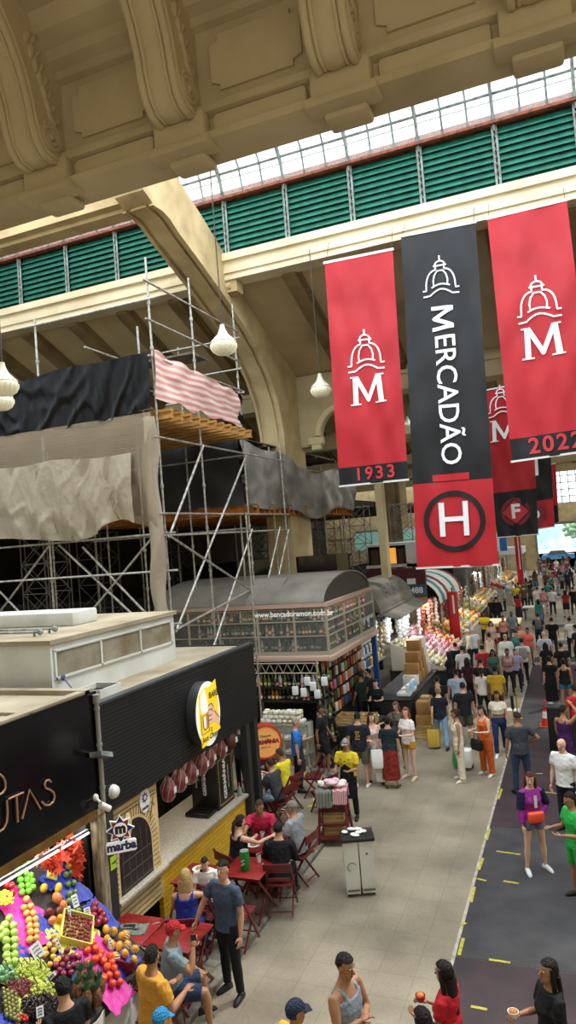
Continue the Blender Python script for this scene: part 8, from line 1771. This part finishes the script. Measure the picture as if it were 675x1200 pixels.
M = [ # px, py of the feet or head, mode, facing, label, look
 ('h', 512, 797, 20, 'man in a black tshirt at the left edge of the packed crowd', dict(tc='#14161b', hair='short')),
 ('h', 534, 789, 10, 'man in a pale blue tshirt with his back turned in the packed crowd', dict(tc='#9fadc0', bc='#4a4a46', wt=1.1)),
 ('h', 542, 805, 15, 'broad man in a near black tshirt and khaki shorts, back turned in the crowd', dict(tc='#141820', bot='shorts', bc='#4c4a3c', wt=1.25)),
 ('h', 564, 787, 5, 'woman in a white tshirt with a long dark plait, back turned', dict(sex='f', tc='#d9d6d0', bc='#16181e', hair='pony')),
 ('h', 580, 785, 0, 'man in a mustard tshirt with his back turned', dict(tc='#b8962a', bc='#3f4030', wt=1.15, skin='c')),
 ('h', 547, 775, 20, 'person in a dark maroon top between the white and the black tshirts', dict(tc='#3a1820', sex='f', hair='long')),
 ('h', 563, 776, 0, 'person in a charcoal top in front of the red tshirt', dict(tc='#1e1a20')),
 ('h', 518, 768, 60, 'woman with a hand at her chin in a black top by the goods stall', dict(tc='#16161a', sex='f', pose='sitface' if False else 'hold', hair='long')),
 ('h', 530, 757, 10, 'man in a black tshirt below the vendor in white', dict(tc='#101114')),
 ('h', 541, 761, 30, 'person in a pale grey tshirt with short dark hair beside the goods stall', dict(tc='#c9c9c6')),
 ('h', 565, 760, 10, 'man in a bright red tshirt with his back turned', dict(tc='#b0242c', wt=1.1)),
 ('h', 577, 765, 200, 'woman with dark hair facing the camera beside the red tshirt', dict(tc='#3a5a52', sex='f', hair='long', skin='c')),
 ('h', 594, 764, 190, 'woman in a mauve vest with folded arms', dict(tc='#a58a92', sex='f', top='tank', pose='cross', hair='bun', skin='c', bc='#121318')),
 ('h', 603, 764, 170, 'child in lilac beside the woman in the mauve vest', dict(tc='#9a94b5', H=1.5)),
 ('h', 611, 752, 10, 'person in a white shirt with a grey backpack and black trousers', dict(tc='#d3d2cc', pose='walk')),
 ('h', 553, 739, 15, 'man in a white tshirt and white cap with his back turned', dict(tc='#d5dade', hair='cap', hcol='#cfd0cc', capc='#cfd0cc', bc='#20283c', wt=1.15)),
 ('h', 527, 741, 100, 'vendor in a white coat with a raised arm under the red pillar sign', dict(tc='#d8d3c4', top='long', pose='raise', hair='cap', hcol='#d6d0c0', capc='#d6d0c0')),
 ('h', 592, 747, 190, 'grey haired man in a white shirt and blue jeans', dict(tc='#e0dfda', top='long', bot='jeans', bc='#4f82a0', hcol='#b5b1aa')),
 ('h', 618, 739, 185, 'woman in a coral shirt and denim shorts', dict(tc='#e0665a', sex='f', top='polo', bot='hotpants', bc='#7f8f9a', pose='walk', hair='bun', skin='b')),
 ('h', 608, 735, 180, 'person in a peach top left of the coral shirt', dict(tc='#d99a80', sex='f', hair='bun')),
 ('h', 605, 743, 170, 'person in a teal top below the peach top', dict(tc='#3a7a78', sex='f', hair='short')),
 ('h', 561, 720, 170, 'man in a bright yellow tshirt facing the camera', dict(tc='#d8bf22', skin='c', pose='cross')),
 ('h', 575, 731, 200, 'woman with long dark hair in a blush top by the yellow tshirt', dict(tc='#c9a59a', sex='f', hair='long')),
 ('h', 573, 745, 10, 'woman in a cream vest below the blush top', dict(tc='#d9cdb5', sex='f', top='tank', hair='bun')),
 ('h', 589, 724, 175, 'woman in a rose vest beside the grey tshirt man', dict(tc='#c98a82', sex='f', top='tank', hair='bun', skin='b')),
 ('h', 599, 719, 180, 'bald dark skinned man in a grey blue tshirt', dict(tc='#72838c', hair='bald', skin='e', bot='jeans', bc='#5a6470')),
 ('h', 581, 702, 5, 'tall person all in black standing with back turned by the red chest', dict(tc='#0e0f12', top='long', hair='short', H=1.82)),
 ('h', 564, 703, 170, 'dark dressed person left of the tall figure in black', dict(tc='#2a2622')),
 ('h', 630, 722, 0, 'man in a charcoal tshirt carrying a grey backpack', dict(tc='#2c2f34', pose='walk')),
 ('h', 646, 727, 0, 'man in a plain black tshirt to the right of the backpack', dict(tc='#0f1013', pose='walk2')),
 ('h', 637, 744, 0, 'grey haired man in a pale striped shirt with his back turned', dict(tc='#b9c2d3', top='polo', hcol='#b9b5ac', wt=1.15)),
 ('h', 639, 757, 5, 'woman with long black hair and dark clothes, back turned', dict(tc='#15151a', sex='f', hair='long')),
 ('h', 657, 757, 20, 'man in a black tshirt with dark trousers, below the navy shirt at the right', dict(tc='#101216')),
 ('h', 643, 773, 15, 'woman in a black top and long dark skirt', dict(tc='#121216', sex='f', bot='skirt', bc='#131318', hair='bun')),
 ('h', 660, 776, 5, 'woman in a black vest and teal shorts with her back turned', dict(tc='#131418', sex='f', top='tank', bot='hotpants', bc='#2a6a88', hair='bun', skin='b')),
 ('h', 674, 736, 60, 'man in a navy polo at the right edge', dict(tc='#141c2e', top='polo', H=1.76)),
 ('h', 667, 727, 30, 'person in a pale grey tshirt near the right edge', dict(tc='#cfcfcb')),
 ('h', 646, 691, 0, 'man in a pale grey tshirt and black trousers far along the aisle', dict(tc='#cdd0d2', pose='walk')),
 ('h', 629, 690, 10, 'person in a white tshirt and pale jeans beside the grey tshirt man', dict(tc='#dcd9d2', bot='jeans', bc='#9fb0ba', pose='walk2')),
 ('h', 636, 691, 5, 'woman in a pink top partly behind the white tshirt', dict(tc='#c98a92', sex='f', bot='hotpants', bc='#7a6a62', hair='bun')),
 ('h', 662, 694, 10, 'woman in a crimson top and black skirt', dict(tc='#8a1f2e', sex='f', bot='miniskirt', bc='#141418', hair='long')),
 ('h', 650, 667, 0, 'person in a pink red top under a white sun hat', dict(tc='#b52a4e', hair='cap', hcol='#e0ddd6', capc='#e0ddd6', bot='jeans', bc='#d6d3cc')),
 ('h', 601, 684, 90, 'vendor in a white coat and dark trousers by the trestle table', dict(tc='#dcdcd8', top='long')),
 ('h', 671, 690, 0, 'dark dressed man beside the crimson top at the right edge', dict(tc='#1a1414')),
 ('h', 668, 668, 10, 'person in black near the right edge of the far aisle', dict(tc='#15161a', sex='f', hair='long')),
 ('h', 586, 690, 100, 'stall customer in a pale green top leaning to the goods', dict(tc='#9ab0a0', sex='f', hair='bun')),
 ('h', 613, 688, 20, 'person in brown by the trestle table', dict(tc='#5a4034')),
 ('h', 620, 687, 30, 'person in dark olive right of the brown top', dict(tc='#3a3c2a', sex='f', hair='long')),
]
for m, px, py, fc, lab, lk in M:
    k = dict(pose='stand', H=1.7, bc='#1a1c22'); k.update(lk)
    if k.get('sex') == 'f' and 'H' not in lk: k['H'] = 1.62
    o = headat(px, py, fc, lab, 0, vox=.026, **k)
    if o.location.x < -4.25 and o.location.y > 24: o.location.x = max(o.location.x, -4.4 if o.location.y < 41 else -4.7)
    if 'grey backpack' in lab: backpack(o, '#8a8d8e' if 'white shirt' in lab else '#5a5d60', 'grey backpack worn by the person in the %s' % ('white shirt' if 'white shirt' in lab else 'charcoal tshirt'))
    if 'sun hat' in lab:
        hand_bag(o, 0, '#2f7a4a', 'green bag carried by the person in the sun hat', (.3, .14, .4), strap=.1)
# --- the dark floor on the right
feet(614, 929, 20, 'man in a black vest over a grey tshirt and jeans, hand on hip, back turned', .006, pose='hips', H=1.78, tc='#3a4046', bot='jeans', bc='#2c3f56', hair='fade', hcol='#2a1c14', skin='b', wt=1.15, head=(.4, .1), shoe='#15161a')
PV = feet(630, 1019, -150, 'woman in a purple and navy jacket with white trainers', .006, pose='wide', sex='f', H=1.68, top='jacket', tc='#8a2a86', bot='hotpants', bc='#6f7a8a', hair='long', hcol='#5a2018', skin='d', shoe='#d3d8da', head=(-.5, 0))
F, _ = _F[PV.name]
b = MB(); p = F['J'](.02, .17, .06); b.bbox(p-V((.14, .05, .09)), p+V((.14, .05, .09)), .03); o = b.build('belt_bag', mat('coral_bag', '#e8502f', .5), None, 60, local=True)
o.location = PV.location; o.rotation_euler = PV.rotation_euler; tag(o, 'bright coral bag at the waist of the woman in the purple jacket', 'bag')
NV2 = '#1b2140'
for i in (0, 1):
    S_, W_ = F['J']((.17, -.17)[i], 0, .43), F['wr'][i]; 
    b = MB(); e_ = S_ + (F['el'][i]-S_)*.95; b.tube([S_+V((0, 0, .03)), S_.lerp(e_, .3), S_.lerp(e_, .65), e_], [.07, .078, .072, .066], 10); mesh_obj('shoulder_panel', b.mesh('shoulder_panel', CLOTH, 60), PV, (0, 0, 0), None, NV2)
b = MB(); b.ribbon([(0, -.0), (.0, .2)], .05, F['J'](0, .158, .22), (1, 0, 0), UZ, (0, .01, 0)); mesh_obj('white_shirt_front', b.mesh('white_shirt_front', CLOTH), PV, (0, 0, 0), None, '#d9d6d8')
feet(668, 972, 150, 'bald man in a white tshirt at the right edge', .006, pose='stand', H=1.76, tc='#d9d9d8', bc='#1f2430', hair='bald', skin='d', wt=1.15)
feet(667, 915, -40, 'person in a purple and gold sports vest, hand raised to the head', .006, pose='raise', H=1.72, top='tank', tc='#3f1c4e', bot='shorts', bc='#3f1c4e', hair='short', skin='b')
feet(680, 1052, 120, 'person in a bright green top and shorts cut by the right edge', .006, pose='hold', H=1.66, tc='#2fa84a', bot='shorts', bc='#2fa84a', hair='short', skin='b')
feet(680, 880, 30, 'person in a red tshirt cut by the right edge', .006, pose='stand', H=1.7, tc='#b0242c', hair='short', skin='b')
# --- the far crowd
tops = ['white', 'grey', 'black', 'navy', 'red', 'teal', 'yellow', 'pink', 'olive', 'purple', 'sky blue', 'brown']; topc = ['#d9d8d4', '#8a8c8e', '#141518', '#1c2642', '#a8262e', '#2f7a78', '#c9b02f', '#c98a9a', '#5a5f3a', '#5f2f78', '#8ab0d0', '#5a4030']
bots = [('black trousers', 'trousers', '#141519'), ('blue jeans', 'jeans', '#5f7f9a'), ('khaki shorts', 'shorts', '#6a6350'), ('a dark skirt', 'skirt', '#2a2228'), ('pale trousers', 'trousers', '#b9b4a8')]
rc = random.Random(5); combos = [(a, c) for a in range(len(tops)) for c in range(len(bots))]; rc.shuffle(combos)
n_far = 0
while n_far < 56:
    a, c = combos[n_far]; y = 41+46*rc.random()**.8; x = -4.1+4.9*rc.random() if y < 70 else -3.9+4.6*rc.random()
    sx_ = 'f' if (bots[c][1] == 'skirt' or rc.random() < .4) else 'm'
    person((x, y, 0), rc.choice([0, 180, 0, 180, 90, -90, 20, 200]), 'distant shopper in a %s top and %s, far down the aisle' % (tops[a], bots[c][0]), pose=rc.choice(['stand', 'walk', 'walk2', 'hold']), H=1.62 if sx_ == 'f' else 1.72, sex=sx_, tc=topc[a], bot=bots[c][1], bc=bots[c][2], hair='long' if sx_ == 'f' else 'short', skin=rc.choice('abcd'), vox=.03, group='shoppers far down the aisle')
    n_far += 1
